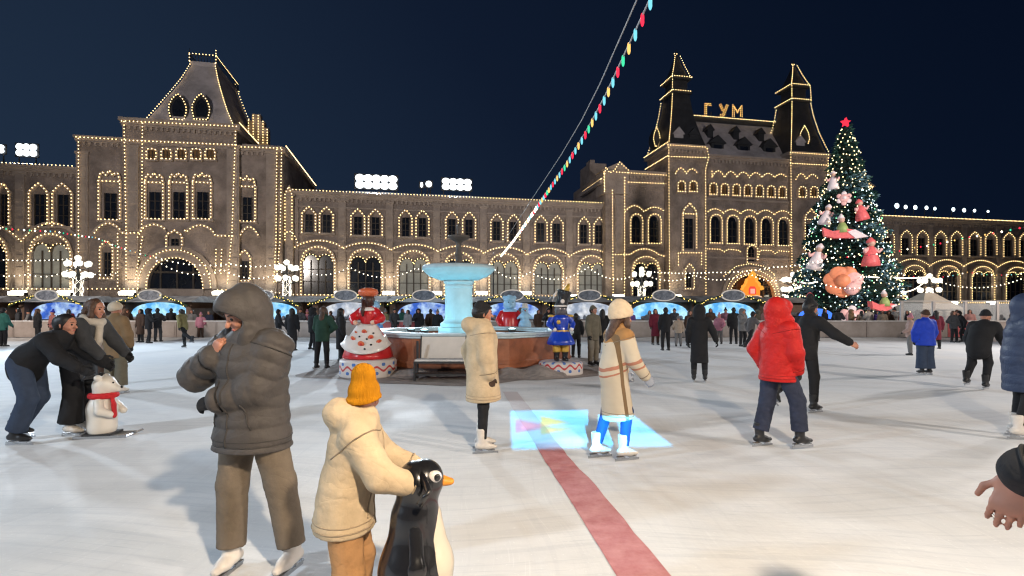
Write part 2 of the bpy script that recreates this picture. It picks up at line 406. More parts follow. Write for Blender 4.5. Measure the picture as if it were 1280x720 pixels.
# picture of light thrown on to the ice by a ceiling-style projector: a real lamp with a patterned beam
def projector():
    H = 2.6; px, py = -.3, -7.0
    l = bpy.data.lights.new('lamp', 'SPOT'); l.energy = 1.0; l.spot_size = math.radians(170); l.spot_blend = 0; l.shadow_soft_size = .02
    o = bpy.data.objects.new('lamp', l); C.objects.link(o); o.location = (px, py, H)     # looks straight down, lens shifted ahead
    l.use_nodes = True; n, k = l.node_tree.nodes, l.node_tree.links
    em = n['Emission']; t = n.new('ShaderNodeTexCoord'); s = n.new('ShaderNodeSeparateXYZ'); k.new(t.outputs['Normal'], s.inputs[0])
    def mth(op, a, b=None, c=None):
        q = n.new('ShaderNodeMath'); q.operation = op
        for i, v in enumerate((a, b, c)):
            if v is None: continue
            if isinstance(v, (int, float)): q.inputs[i].default_value = v
            else: k.new(v, q.inputs[i])
        return q.outputs[0]
    az = mth('ABSOLUTE', s.outputs['Z'])
    gx = mth('MULTIPLY_ADD', mth('DIVIDE', s.outputs['X'], az), H, px)
    gy = mth('MULTIPLY_ADD', mth('DIVIDE', s.outputs['Y'], az), H, py)
    def half(nx, ny, d, soft=.02):                 # 1 where nx*x+ny*y < d
        v = mth('MULTIPLY_ADD', gx, nx, mth('MULTIPLY', gy, ny))
        r = n.new('ShaderNodeMapRange'); r.inputs[1].default_value = d-soft; r.inputs[2].default_value = d+soft; r.inputs[3].default_value = 1; r.inputs[4].default_value = 0
        k.new(v, r.inputs[0]); return r.outputs[0]
    def conv(pts, soft=.02):
        out = None
        for (x0, y0), (x1, y1) in zip(pts, pts[1:]+pts[:1]):
            e = Vector((x1-x0, y1-y0)); e.normalize(); nx, ny = e.y, -e.x
            h = half(nx, ny, nx*x0+ny*y0, soft); out = h if out is None else mth('MULTIPLY', out, h)
        return out
    def col(rgb):
        c = n.new('ShaderNodeRGB'); c.outputs[0].default_value = (*rgb, 1); return c.outputs[0]
    def mx(a, b, f):
        x = n.new('ShaderNodeMix'); x.data_type = 'RGBA'; k.new(f, x.inputs[0]); k.new(a, x.inputs[6]); k.new(b, x.inputs[7]); return x.outputs[2]
    def P(*pp): return [tuple(gp(x, y)[:2]) for x, y in pp]
    c = col((.03, .42, .80))
    nz = n.new('ShaderNodeTexNoise'); nz.inputs['Scale'].default_value = 3
    for pts, rgb, so in [(P((693, 556), (744, 556), (738, 544), (694, 546)), (.22, .52, .80), .13),
                         (P((644, 542), (690, 533), (644, 523)), (.13, .05, .30), .012),
                         (P((652, 538), (672, 533), (652, 527)), (.32, .12, .36), .012),
                         (P((676, 533), (712, 528), (676, 520)), (.26, .34, .03), .012),
                         (P((676, 544), (722, 535), (676, 533)), (.03, .28, .10), .012),
                         (P((684, 541), (706, 537), (684, 536)), (.36, .34, .08), .012)]:
        c = mx(c, col(rgb), conv(pts, so))
    m = conv(P((640, 561.5), (841, 557.5), (783, 512), (638, 513.5)), .018)
    k.new(c, em.inputs['Color'])
    # even out the fall-off along the slanted beam
    d2 = mth('ADD', mth('POWER', mth('SUBTRACT', gx, px), 2), mth('ADD', mth('POWER', mth('SUBTRACT', gy, py), 2), H*H))
    em_s = mth('MULTIPLY', m, mth('MULTIPLY', mth('POWER', d2, 1.5), PROJ))
    k.new(em_s, em.inputs['Strength']); return o
PROJ = 36
projector()

# ------------------------------------------------------------------ the long arcade building across the square
AL = math.atan(.1973); T = Vector((math.cos(AL), math.sin(AL))); N = Vector((math.sin(AL), -math.cos(AL))); OY = 76.58
def SX(px, off=0.):                                # photo column -> metres along the facade, on the plane standing 'off' metres proud
    k = (px-CX)/F
    return (k*(OY+off*N.y)-off*N.x)/(T.x-k*T.y)
def DEP(px, off=0.): return OY+SX(px, off)*T.y+off*N.y
def HZ(px, py, off=0.): return EYE+(HY-py)/F*DEP(px, off)
def PT(px, py, off=0.): return (SX(px, off), HZ(px, py, off))
STONE = mat('weathered_stone', (.30, .255, .235), .9, .38, .42, .7, 3.5, bdist=.14)
STONE_L = mat('pale_stone_trim', (.37, .32, .295), .88, .18, .8, .4, 5, bdist=.06)
SNOWROOF = mat('snowy_roof', (.46, .44, .47), .8, .3, .5, .5, 3, bdist=.1)
DARKROOF = mat('dark_metal_roof', (.035, .038, .045), .5, .3, .8)
GLASS = mat('night_window_glass', (.012, .016, .026), .12, .4, .5, spec=.6)
GLASSW = mat('dim_lit_window', (.03, .02, .012), .3, .3, 1.5, emit=(1, .50, .18), estr=.07)
CURTAIN = mat('curtained_window', (.15, .155, .15), .5, .3, 1.2, emit=(.90, .88, .76), estr=.10)
FRAME = mat('window_frame', (.05, .042, .036), .6)
BULB = emis('warm_bulb', (1, .68, .29), 6.5)
GLOBE = emis('white_lamp_globe', (1, .95, .78), 2.2)
MAST = mat('dark_cast_iron', (.03, .03, .032), .5, .2, 5)

store = thing('arcade_building', 'long ornate stone arcade outlined with strings of warm bulbs behind the rink', 'building', (0, OY, 0), AL)
BR = .072
def bulbs(name, lines, parent, step=.44, r=BR, m=None):
    o = None
    for grp in ([[L] for L in lines] if parent is store else [lines]):     # on the building itself every run of bulbs is a part
        g = MB()
        for L in grp:
            g.mi = 0
            for p in along(L, step): g.octa(p, r)
            g.mi = 1; g.tube(L, .014, 3, False)
        o = g.build(name, [m or BULB, MAST], parent)
    return o
def pl(pts, off, px=True):                         # photo polyline -> facade polyline in front of the plane 'off'
    return [Vector((SX(x, off), -off, HZ(x, y, off))) for x, y in pts]
def part(name, g, m, parent=store, smooth=False): return g.build(name, m, parent, smooth)
def wall(name, x0, x1, ytop, xr, off, back, z0=0., m=None, bands=()):
    s0, s1 = SX(x0, off), SX(x1, off); zt = HZ(xr, ytop, off)
    g = MB(); g.box(s0, s1, -off, back, z0, zt); return part(name, g, m or STONE), s0, s1, zt
def cornice(s0, s1, z, off, h=.55, d=.5, dent=True, name='cornice', m=None):
    g = MB(); g.box(s0-.12, s1+.12, -off+.02, -off-d, z-h*.45, z); g.box(s0-.06, s1+.06, -off+.02, -off-d*.6, z-h*.8, z-h*.45-.003)
    g.box(s0-.03, s1+.03, -off+.02, -off-d*.35, z-h, z-h*.8-.003)
    if dent:
        x = s0+.1
        while x < s1-.3: g.box(x, x+.28, -off+.02, -off-d*.33, z-h-.42, z-h-.003); x += .62
    return part(name, g, m or STONE_L)
def pilaster(px, y0, y1, off, w=.9, d=.28):
    s = SX(px, off); zt, zb = HZ(px, y0, off), (0 if y1 is None else HZ(px, y1, off))
    g = MB(); g.box(s-w/2, s+w/2, -off+.02, -off-d, zb, zt); g.box(s-w/2-.12, s+w/2+.12, -off+.02, -off-d-.1, zt-.3, zt-.004)
    g.box(s-w/2-.1, s+w/2+.1, -off+.02, -off-d-.08, zb+.004, zb+1.0)
    k = zb+1.6
    while k < zt-1.2: g.box(s-w*.36, s+w*.36, -off-d+.03, -off-d-.07, k, k+.9); k += 1.5
    return part('pilaster', g, STONE_L)
def crest_pts(s0, s1, zs, zt, kind):
    c, hw = (s0+s1)/2, (s1-s0)/2; n = 12; out = []
    for i in range(n+1):
        u = -1+2*i/n; a = abs(u)
        if kind == 'arch': z = math.sqrt(max(0, 1-u*u))
        elif kind == 'point': z = 1-a**1.25
        elif kind == 'keel': z = (math.sqrt(max(0, 1-a*a))*.72+.28*max(0, 1-3*a)) if a < 1 else 0
        elif kind == 'gable': z = 1-a
        elif kind == 'scallop':
            z = .55+.25*abs(math.sin(1.5*math.pi*(u+1)/1))+.2*max(0, 1-4*a)
            if a > .99: z = 0
        else: z = 0 if a > .99 else 1
        out.append((c+u*hw, zs+(zt-zs)*z))
    return out
def window(x0, x1, ytop, yspring, ybot, off, kind, m=None, pane=(.16, .0, .0), bottom=True, lintel=False, lit=True, bars=(2, 3), low=1., w=.34, name='window'):
    """surround along jambs and head, glass, glazing bars and the bulbs along it; low = how far up the glass starts below the spring"""
    xc = (x0+x1)/2; s0, s1 = SX(x0, off), SX(x1, off)
    zt, zs, zb = HZ(xc, ytop, off), HZ(xc, yspring, off), HZ(xc, ybot, off)
    head = crest_pts(s0, s1, zs, zt, kind)
    line = [(s0, zb)]+head+[(s1, zb)]
    g = MB(); g.band([(s0, zb), (s0, zs)], w, -off+.02, -off-.32); g.band([(s1, zb), (s1, zs)], w, -off+.02, -off-.321)
    g.band(head, w*.95, -off+.02, -off-.36)
    g.box(s0-w*.8, s1+w*.8, -off+.02, -off-.42, zb-.28, zb-.003)
    g.box(s0-w*.7, s0+w*.7, -off+.02, -off-.40, zs-.16, zs+.1); g.box(s1-w*.7, s1+w*.7, -off+.02, -off-.401, zs-.16, zs+.1)
    if lintel: g.box(s0+w*.4, s1-w*.4, -off+.02, -off-.30, zs-.1, zs+.2)
    root = part(name, g, STONE_L)
    i = pane[0]*(s1-s0)+w*.3; gz0 = zb+pane[2]*(zs-zb); gz1 = zs-pane[1]*(zs-zb)
    a, b = s0+i, s1-i
    q = MB()
    if kind in ('arch', 'keel') and not lintel and pane[1] <= 0:
        pts = [(a, gz0)]+crest_pts(a, b, zs, zs+(zt-zs)*.72, 'arch')+[(b, gz0)]
        q.poly([pts[0]]+[p for p in pts[1:-1]]+[pts[-1]], -off-.05, -off-.02)
    else:
        q.poly([(a, gz0), (a, gz1), (b, gz1), (b, gz0)], -off-.05, -off-.02)
    q.build('pane', m or GLASS, root)
    f = MB(); nx, nz = bars
    for k in range(1, nx):
        x = a+(b-a)*k/nx; f.box(x-.05, x+.05, -off-.06, -off-.14, gz0, gz1)
    for k in range(1, nz):
        z = gz0+(gz1-gz0)*k/nz; f.box(a, b, -off-.055, -off-.12, z-.04, z+.04)
    f.box(a-.08, a, -off-.03, -off-.16, gz0, gz1); f.box(b, b+.08, -off-.03, -off-.16, gz0, gz1)
    f.build('window_frame', FRAME, root)
    if lit:
        o = -off-.46; P3 = [Vector((x, o, z)) for x, z in line]
        Ls = [P3+([P3[0]] if bottom else [])]
        if lintel: Ls.append([Vector((s0, o, zs)), Vector((s1, o, zs))])
        bulbs('string_light', Ls, root)
    return root
def arcs_px(pairs, off, base, n=10):               # garland along a row of arcs: (x0, x1, ytop) with cusps at height base
    pts = []
    for x0, x1, yt in pairs:
        for i in range(n+1):
            u = -1+2*i/n; pts.append(((x0+x1)/2+u*(x1-x0)/2, base-(base-yt)*math.cos(u*math.pi/2)**.8 if abs(u) < 1 else base))
    return pts
def archivolt(pts, off, w=.42, d=.30):
    g = MB(); g.band([PT(x, y, off) for x, y in pts], w, -off+.02, -off-d); return part('archivolt', g, STONE_L)
def big_arch(x0, x1, ytop, yspr, ybot, off, m=None, lobes=True, name='arched_window'):
    """ground-storey window: round head, twin lobes with bulbs, tall glazing"""
    xc = (x0+x1)/2; s0, s1 = SX(x0, off), SX(x1, off); zt, zs, zb = HZ(xc, ytop, off), HZ(xc, yspr, off), HZ(xc, ybot, off)
    head = crest_pts(s0, s1, zs, zt, 'arch')
    g = MB(); g.band([(s0, zb), (s0, zs)], .42, -off+.02, -off-.34); g.band([(s1, zb), (s1, zs)], .42, -off+.02, -off-.341); g.band(head, .46, -off+.02, -off-.38)
    g.box(s0-.35, s1+.35, -off+.02, -off-.5, zb-.3, zb-.003)
    root = part(name, g, STONE_L)
    c = (s0+s1)/2; lz = zs+.15*(zt-zs); hw = (s1-s0)/2
    a, b = s0+.3, s1-.3
    l1 = crest_pts(a, c, lz-.2, lz+.34*(zt-zs), 'arch'); l2 = crest_pts(c, b, lz-.2, lz+.34*(zt-zs), 'arch')
    q = MB(); q.poly([(a, zb)]+l1+l2[1:]+[(b, zb)], -off-.05, -off-.02); q.build('pane', m or GLASS, root)
    f = MB(); f.band(l1, .2, -off-.03, -off-.22); f.band(l2, .2, -off-.03, -off-.221)
    for k in (1, 2, 3): x = a+(b-a)*k/4; f.box(x-.08, x+.08, -off-.055, -off-.17, zb, lz-.1)
    for k in (1, 2): z = zb+(lz-zb)*k*.36; f.box(a, b, -off-.052, -off-.14, z-.05, z+.05)
    f.build('window_frame', FRAME, root)
    o = -off-.5; V = lambda L: [Vector((x, o, z)) for x, z in L]
    Ls = [V([(s0, zb)]+head+[(s1, zb)])]
    if lobes: Ls.append(V(l1+l2[1:]))
    bulbs('string_light', Ls, root); return root
RED = 0.
# ---- wing between the two pavilions (C), and the far wings (A left, E right)
_, s0, s1, zC = wall('wing_wall', 350, 770, 240, 380, 0, 15)
cornice(s0, s1, zC, 0, .8, .7); ZC = zC
g = MB(); g.hexa([(s0, -.3, zC), (s1, -.3, zC), (s1, 15, zC), (s0, 15, zC)], [(s0, 2.5, zC+1.0), (s1, 2.5, zC+1.0), (s1, 12, zC+1.2), (s0, 12, zC+1.2)]); part('roof', g, SNOWROOF)
bulbs('string_light', [[Vector((SX(366, .7), -.75, zC+.12)), Vector((SX(757, .7), -.75, zC+.12))]], store)
BAYS = [(398, 377, 396, 399, 418, 259, 291, 376, 420, 309), (458, 438, 457, 460, 479, 262, 294, 435, 479, 312), (517, 498, 516, 519, 537, 263, 296, 496, 538, 314),
        (575, 556, 573.5, 577, 595, 265, 298, 554, 594, 316), (631, 612, 629, 633, 650, 268, 301, 610, 650, 317.5), (685.5, 667, 684, 687, 704, 270, 303, 665, 704, 319), (738, 721, 737, 740, 756, 272, 305, 720, 757, 320)]
wave = []
for i, (xc, a0, a1, b0, b1, yt, yb, g0, g1, ga) in enumerate(BAYS):
    sp = yt+9
    window(a0+1, a1-1, yt, sp, yb, 0, 'point', pane=(.2, .0, .0), bottom=False, bars=(2, 3), w=.3)
    window(b0+1, b1-1, yt+.6, sp+.6, yb+.4, 0, 'point', pane=(.2, .0, .0), bottom=False, bars=(2, 3), w=.3)
    big_arch(g0+1, g1-1, ga, ga+18, 368, 0, CURTAIN if i >= 4 or i == 2 else GLASS)
    wave.append((xc-29.5 if i < 4 else xc-27, xc+29 if i < 4 else xc+26, ga-8.5))
for i in range(len(wave)-1):
    m_ = (wave[i][1]+wave[i+1][0])/2; wave[i] = (wave[i][0], m_, wave[i][2]); wave[i+1] = (m_, wave[i+1][1], wave[i+1][2])
wl_ = []
for i, w_ in enumerate(wave): wl_ += arcs_px([w_], 0, 309+i*2.0)
archivolt(wl_, 0, .34, .3); bulbs('string_light', [pl(wl_, .42)], store)
for i in range(len(wave)+1):
    x = wave[i][0] if i < len(wave) else wave[-1][1]
    pilaster(x, 247+(x-370)*.045, None, 0, 1.0, .22)
for yy, h_ in ((258, .22), (312, .25)):
    z0 = HZ(400, yy, 0); g = MB(); g.box(s0, s1, .02, -.16, z0-h_, z0); part('string_course', g, STONE_L)
bulbs('string_light', [[Vector((SX(362, .8), -.85, HZ(400, 368.5, .8))), Vector((SX(766, .8), -.85, HZ(400, 368.5, .8)))]], store, .5)
# pinnacle buttress beside the left pavilion
g = MB(); c = SX(361.5, .6); zt = HZ(361.5, 236, .6)
g.box(c-.55, c+.55, -.02, -.9, 0, zt-1.1); g.box(c-.7, c+.7, -.018, -1.05, zt-1.1, zt-.75); g.hexa([(c-.5, -.95, zt-.75), (c+.5, -.95, zt-.75), (c+.5, -.05, zt-.75), (c-.5, -.05, zt-.75)], [(c-.08, -.55, zt+.5), (c+.08, -.55, zt+.5), (c+.08, -.45, zt+.5), (c-.08, -.45, zt+.5)])
pn = part('buttress', g, STONE_L); zz = HZ(361.5, 300, .9)
bulbs('string_light', [[Vector((c-.45, -1.05, zz)), Vector((c-.45, -1.05, zt-.9)), Vector((c, -1.05, zt+.2)), Vector((c+.45, -1.05, zt-.9)), Vector((c+.45, -1.05, zz))]], pn)
bulbs('string_light', [pl(arcs_px([(351, 372, 289)], .5, 304), .9)], store)

# left far wing (A)
oA = .8
_, s0, s1, zA = wall('wing_wall', -160, 98, 208.5, 50, oA, 15)
cornice(s0, s1, zA, oA, .8, .7)
g = MB(); g.hexa([(s0, -oA-.3, zA), (s1, -oA-.3, zA), (s1, 15, zA), (s0, 15, zA)], [(s0, 2.5, zA+.8), (s1, 2.5, zA+.8), (s1, 12, zA+1), (s0, 12, zA+1)]); part('roof', g, SNOWROOF)
bulbs('string_light', [[Vector((s0, -oA-.75, zA+.12)), Vector((SX(97, oA), -oA-.75, zA+.12))]], store)
for a0, a1, yt in ((-2, 15, 230), (-22, -5, 230), (38, 63, 230), (67, 93, 230.5), (-98, -75, 228), (-70, -48, 228)):
    window(a0+1, a1-1, yt, yt+11, 283, oA, 'point', pane=(.2, .05, .0), bottom=False, bars=(2, 3), w=.3)
for g0, g1 in ((-38, 14), (38, 93)):
    big_arch(g0+1, g1-2, 293, 316, 360, oA, CURTAIN if g0 > 0 else GLASS)
aw = arcs_px([(-60, 26, 279), (26, 103, 279)], oA, 302); archivolt(aw, oA, .34, .3); bulbs('string_light', [pl(aw[:-3], oA+.42)], store)
for x in (26, -60): pilaster(x, 214, None, oA, 1.0, .22)
bulbs('string_light', [pl([(-20, 361), (98, 361)], oA+.8)], store, .5)

# right far wing (E)
_, s0, s1, zE = wall('wing_wall', 1030, 1420, 274, 1170, 0, 15)
cornice(s0, s1, zE, 0, .8, .7)
g = MB(); g.hexa([(s0, -.3, zE), (s1, -.3, zE), (s1, 15, zE), (s0, 15, zE)], [(s0, 2.5, zE+1), (s1, 2.5, zE+1), (s1, 12, zE+1.2), (s0, 12, zE+1.2)]); part('roof', g, SNOWROOF)
bulbs('string_light', [[Vector((SX(1086, .7), -.75, zE+.12)), Vector((s1, -.75, zE+.12))]], store, .3)
ew = []
for i in range(7):
    xc = 1098+i*42.6
    if i: 
        window(xc-17, xc-3, 287.5+i*.9, 294.5+i*.9, 318+i*.7, 0, 'point', pane=(.2, .1, .0), bottom=False, bars=(2, 3), w=.3)
    window(xc+3, xc+17, 287.5+i*.9, 294.5+i*.9, 318+i*.7, 0, 'point', pane=(.2, .1, .0), bottom=False, bars=(2, 3), w=.3)
    big_arch(xc-14, xc+14, 331+i*.8, 344+i*.6, 376, 0, GLASS)
    ew.append((xc-21.3, xc+21.3, 323+i*.8))
    pilaster(xc-21.3, 279+i, None, 0, 1.0, .22)
el = []
for i, w_ in enumerate(ew): el += arcs_px([w_], 0, 331.5+i*.7)
archivolt(el, 0, .34, .3); bulbs('string_light', [pl(el, .42)], store)
bulbs('string_light', [pl([(1040, 377), (1420, 380)], .8)], store, .5)

# ---- left pavilion (B): three bays, the middle one taller under a steep roof
oB, oM = 1.6, 2.1
_, s0, s1, zL = wall('pavilion_wall', 96, 158, 171.5, 120, oB, 14)
cornice(s0, s1, zL, oB, .7, .6); bulbs('string_light', [pl([(95, 171), (153, 174.5)], oB+.75), pl([(98, 173), (98, 360)], oB+.7), pl([(147, 292), (147, 358)], oB+.6)], store)
_, s0, s1, zR = wall('pavilion_wall', 288, 353, 184, 320, oB, 20)
cornice(s0, s1, zR, oB, .7, .6); bulbs('string_light', [pl([(297, 183.5), (353, 185)], oB+.75), pl([(346, 187), (345, 300), (342, 356)], oB+.6), pl([(352, 187), (350, 300), (345, 356)], oB+.72)], store)
xr = s1+.6
bulbs('string_light', [[Vector((xr, -oB-.6, zR+.2)), Vector((xr, 20, zR+.2))]], store, .36)
g = MB(); g.box(s1+.003, s1+.5, -oB-.55, 20, zR-.6, zR); g.box(s1-5, s1, -oB, 20.1, zR+.003, zR+.35); part('side_cornice', g, STONE_L)
_, s0, s1, zM = wall('pavilion_wall', 153, 296, 153, 225, oM, 14)
cornice(s0, s1, zM, oM, .9, .8); z2 = HZ(225, 178, oM); cornice(s0, s1, z2, oM, .6, .5, False)
bulbs('string_light', [pl([(152, 151), (297, 158)], oM+.9), pl([(152, 175), (296, 181)], oM+.6), pl([(155, 152), (157.5, 290), (157.5, 352)], oM+.5), pl([(178, 154), (177, 288), (171, 298)], oM+.5), pl([(294.5, 160), (290, 290), (284, 356)], oM+.6), pl([(178, 296), (168, 356)], oM+.5)], store)
for x in (166, 292): pilaster(x, 182, None, oM, 1.5, .3)
for x in (104, 340): pilaster(x, 190, None, oB, 1.3, .3)
xr = s1+.3
bulbs('string_light', [[Vector((xr+.3, -oM-.9, zM+.15)), Vector((xr+.3, 5.5, zM+.15))]], store, .4)
g = MB(); g.box(s1+.003, s1+.6, -oM-.7, 14, zM-.7, zM); part('side_cornice', g, STONE_L)
# attic arcade of five little openings
for x in (191, 209.5, 228, 246.5, 264):
    window(x-6, x+6, 187, 189, 199.5, oM, 'arch', GLASSW, pane=(.12, .0, .0), bars=(2, 2), w=.22)
window(125.5, 152, 214, 227.5, 275, oB, 'scallop', pane=(.2, .3, .0), lintel=True)
window(299, 320, 221, 234, 277, oB, 'scallop', pane=(.2, .3, .0), lintel=True)
for a, b in ((183, 205.5), (213, 235.5), (242.5, 265)):
    window(a, b, 217, 229, 274, oM, 'scallop', pane=(.17, .25, .0), lintel=True)
for a, b, y0 in ((127, 143, 301), (299, 314, 313)):
    window(a, b, y0, y0+9, 348 if a < 200 else 351, oB, 'point', pane=(.22, .15, .08), w=.3)
window(209.5, 229, 288, 297, 313, oM, 'keel', pane=(.25, .1, .1), w=.3, bottom=False)
bl = [arcs_px([(118, 153, 279)], oB, 291), [(153, 291), (174, 291)]+arcs_px([(176, 208, 280.5)], oM, 288)+[(209, 288)], [(231, 288)]+arcs_px([(233, 267, 281.5)], oM, 290)+[(269, 294.5), (293, 295)], arcs_px([(299, 324, 283.5)], oB, 297)]
for i, L in enumerate(bl):
    o_ = oB if i in (0, 3) else oM
    archivolt(L, o_, .34, .3); bulbs('string_light', [pl(L, o_+.42)], store)
# great portal
def portal(xc, r0, r1, ytop, yb, off, glow=None):
    sc = SX(xc, off); zb = HZ(xc, yb, off); zt = HZ(xc, ytop, off)
    R1 = (SX(xc+r1, off)-SX(xc-r1, off))/2; R0 = (SX(xc+r0, off)-SX(xc-r0, off))/2
    def arc(R, top): return [(sc-R*math.cos(math.pi*i/18), zb+(top-zb)*math.sin(math.pi*i/18)**.9) for i in range(19)]
    g = MB(); g.band(arc((R0+R1)/2, zt-(R1-R0)/2), R1-R0, -off+.02, -off-.7); g.band(arc(R1+.3, zt+.3), .5, -off+.02, -off-.5); g.box(sc-R0*.99, sc+R0*.99, -off-.3, -off-.04, zb-3, zb-.003)
    root = part('portal', g, STONE_L)
    q = MB(); q.poly(arc(R0, zt-(R1-R0)), -off-.06, -off-.02); q.build('pane', GLASS, root)
    f = MB()
    for k in (-.5, 0, .5): f.box(sc+k*R0*1.2-.1, sc+k*R0*1.2+.1, -off-.065, -off-.2, zb, zb+(zt-zb)*.62)
    f.box(sc-R0*.85, sc+R0*.85, -off-.067, -off-.22, zb+(zt-zb)*.40, zb+(zt-zb)*.45); f.build('window_frame', FRAME, root)
    bulbs('string_light', [[Vector((x, -off-.85, z)) for x, z in arc(R0+.1, zt-(R1-R0))], [Vector((x, -off-.85, z)) for x, z in arc(R1, zt)]], root, .42)
    return root
portal(222, 34, 45, 313, 361, oM)
bulbs('string_light', [pl([(98, 361), (172, 361)], oM+.7), pl([(272, 362), (350, 366)], oM+.7)], store, .5)
for x in (277, 270): bulbs('string_light', [pl([(x, 312), (x-1, 343)], oM+.5)], store)

# steep concave roof of the left pavilion with railing, lucarnes and a side gable
def hip(name, sc, yc, lev, m, parent=store):
    g = MB(); vs = []
    for (hx, hy, z) in lev: vs += [(sc-hx, yc-hy, z), (sc+hx, yc-hy, z), (sc+hx, yc+hy, z), (sc-hx, yc+hy, z)]
    fs = [(3, 2, 1, 0)]
    for i in range(len(lev)-1):
        for k in range(4): fs.append((i*4+k, i*4+(k+1) % 4, (i+1)*4+(k+1) % 4, (i+1)*4+k))
    q = 4*(len(lev)-1); fs.append((q, q+1, q+2, q+3)); g.add(vs, fs)
    return g.build(name, m, parent), [[Vector(vs[i*4+k]) for i in range(len(lev))] for k in range(4)], [[Vector(vs[i*4+k]) for k in (0, 1, 2, 3, 0)] for i in range(len(lev))]
sc = (SX(180, oM)+SX(291, oM))/2; yc = 7.0; zb = zM+.02; zt = HZ(257, 82, -3.5)
hx0 = (SX(291, oM)-SX(180, oM))/2; H_ = zt-zb
rf, edges, rings = hip('roof', sc, yc, [(hx0, 8.6, zb), (hx0*.80, 7.7, zb+H_*.22), (hx0*.62, 6.6, zb+H_*.45), (hx0*.44, 5.4, zb+H_*.70), (hx0*.30, 4.4, zb+H_*.95), (hx0*.32, 4.6, zt)], SNOWROOF)
o3 = Vector((0, -.25, .12))
rl = MB(); R_ = [p+Vector((0, 0, 0)) for p in rings[-1]]
for a, b in zip(R_, R_[1:]):
    n_ = int((b-a).length/.35)
    rl.tube([a+Vector((0, 0, .9)), b+Vector((0, 0, .9))], .06, 5)
    for i in range(n_): p = a+(b-a)*i/n_; rl.tube([p, p+Vector((0, 0, .9))], .035, 4)
for p in R_[:4]: rl.tube([p, p+Vector((0, 0, 1.7))], [.1, .03], 5)
rl.build('railing', MAST, rf)
bulbs('string_light', [[p+o3 for p in edges[0]], [p+o3 for p in edges[1]], [p+Vector((.2, 0, .1)) for p in edges[2]], [p+Vector((0, -.1, 1.0)) for p in R_[:3]], [p+Vector((0, 0, 1.0)) for p in R_[2:4]], [R_[0]+Vector((0, -.1, 0)), R_[0]+Vector((0, -.1, 1.2))], [R_[1]+Vector((0, -.1, 0)), R_[1]+Vector((0, -.1, 1.7))]], rf, .42)
def lucarne(px, py, hw, hh, y, name='lucarne', lit=True, parent=None):
    """keel-headed roof window standing out of the slope at depth y"""
    off = -y; s = SX(px, off); z = HZ(px, py, off); W_ = (SX(px+hw, off)-SX(px-hw, off))/2; Z_ = hh/F*DEP(px, off)
    out = [(s-W_*.75, z-Z_), (s-W_, z-Z_*.35), (s-W_*.95, z+Z_*.1), (s-W_*.6, z+Z_*.6), (s, z+Z_), (s+W_*.6, z+Z_*.6), (s+W_*.95, z+Z_*.1), (s+W_, z-Z_*.35), (s+W_*.75, z-Z_)]
    g = MB(); g.poly(out, y, y+3.2); g.band(out+[out[0]], .25, y+.02, y-.18); r = g.build(name, DARKROOF, parent or store)
    q = MB(); q.poly([(s+(a-s)*.72, z+(b-z)*.72) for a, b in out], y-.05, y-.02); q.build('pane', GLASS, r)
    if lit: bulbs('string_light', [[Vector((a, y-.28, b)) for a, b in out+[out[0]]]], r, .38)
    return r
lucarne(223, 134, 11, 16, -1.15); lucarne(252, 134, 11, 16, -1.15)
# little stepped gable on the roof's right flank
g = MB(); yg = 7.5
sg = SX(320, -yg)
for i, (w_, h_) in enumerate(((1.7, 3.2), (1.15, 4.2), (.6, 5.2))): g.box(sg-w_, sg+w_, yg+i*.02, yg+1.2-i*.02, zM-.5, zM+h_)
gb = part('gable', g, STONE_L)
bulbs('string_light', [[Vector((sg+x, yg-.15, zM-.3)), Vector((sg+x, yg-.15, zM+h_))] for x, h_ in ((-1.6, 3.2), (-1.0, 4.2), (-.35, 5.2), (.35, 4.9), (1.0, 4.2), (1.6, 3.2))], gb, .4)

# ---- central pavilion with the two spires (D)
oD, oT, oS = 1.6, 3.2, 2.6
# outer blocks with the narrow gabled turret
_, s0, s1, zo = wall('pavilion_wall', 757, 840, 215, 805, oD, 14)
cornice(s0, s1, zo, oD, .7, .6); z3 = HZ(805, 229, oD); cornice(s0, s1, z3, oD, .5, .4, False)
bulbs('string_light', [pl([(786, 216), (834, 219)], oD+.7), pl([(786, 227.5), (834, 229.5)], oD+.6), pl([(765.5, 238), (766.5, 372)], oD+.6), pl([(781, 222), (780.5, 372)], oD+.6), pl([(755, 215), (756, 240)], oD+.6)], store)
g = MB(); st0, st1 = SX(755, oD+.5), SX(786, oD+.5); ztt = HZ(770, 213, oD+.5); cx = (SX(767, oD)+st1)/2
g.box(st0, st1, -oD-.5, -oD+3, HZ(770, 243, oD), ztt); g.poly([(st0-.2, ztt+.003), (cx-.2, HZ(774, 202, oD+.5)), (st1+.2, ztt+.003)], -oD-.6, -oD+2.8)
tu = part('turret', g, STONE_L)
bulbs('string_light', [pl([(756, 217), (757.5, 209), (762, 216), (768, 213), (774.5, 202.5), (786.5, 213.5)], oD+1.2), pl([(771, 215), (786, 216)], oD+1.2), pl([(755, 217), (755.5, 240)], oD+1.1)], tu)
bulbs('string_light', [[Vector((st0-.3, -oD-.3, HZ(757, 224, oD))), Vector((st0-.3, 7, HZ(757, 224, oD)))]], tu, .36)
g = MB(); g.box(st0-.003, st0-.5, -oD, 8, HZ(757, 224, oD)-.7, HZ(757, 224, oD)-.1); part('side_cornice', g, STONE_L)
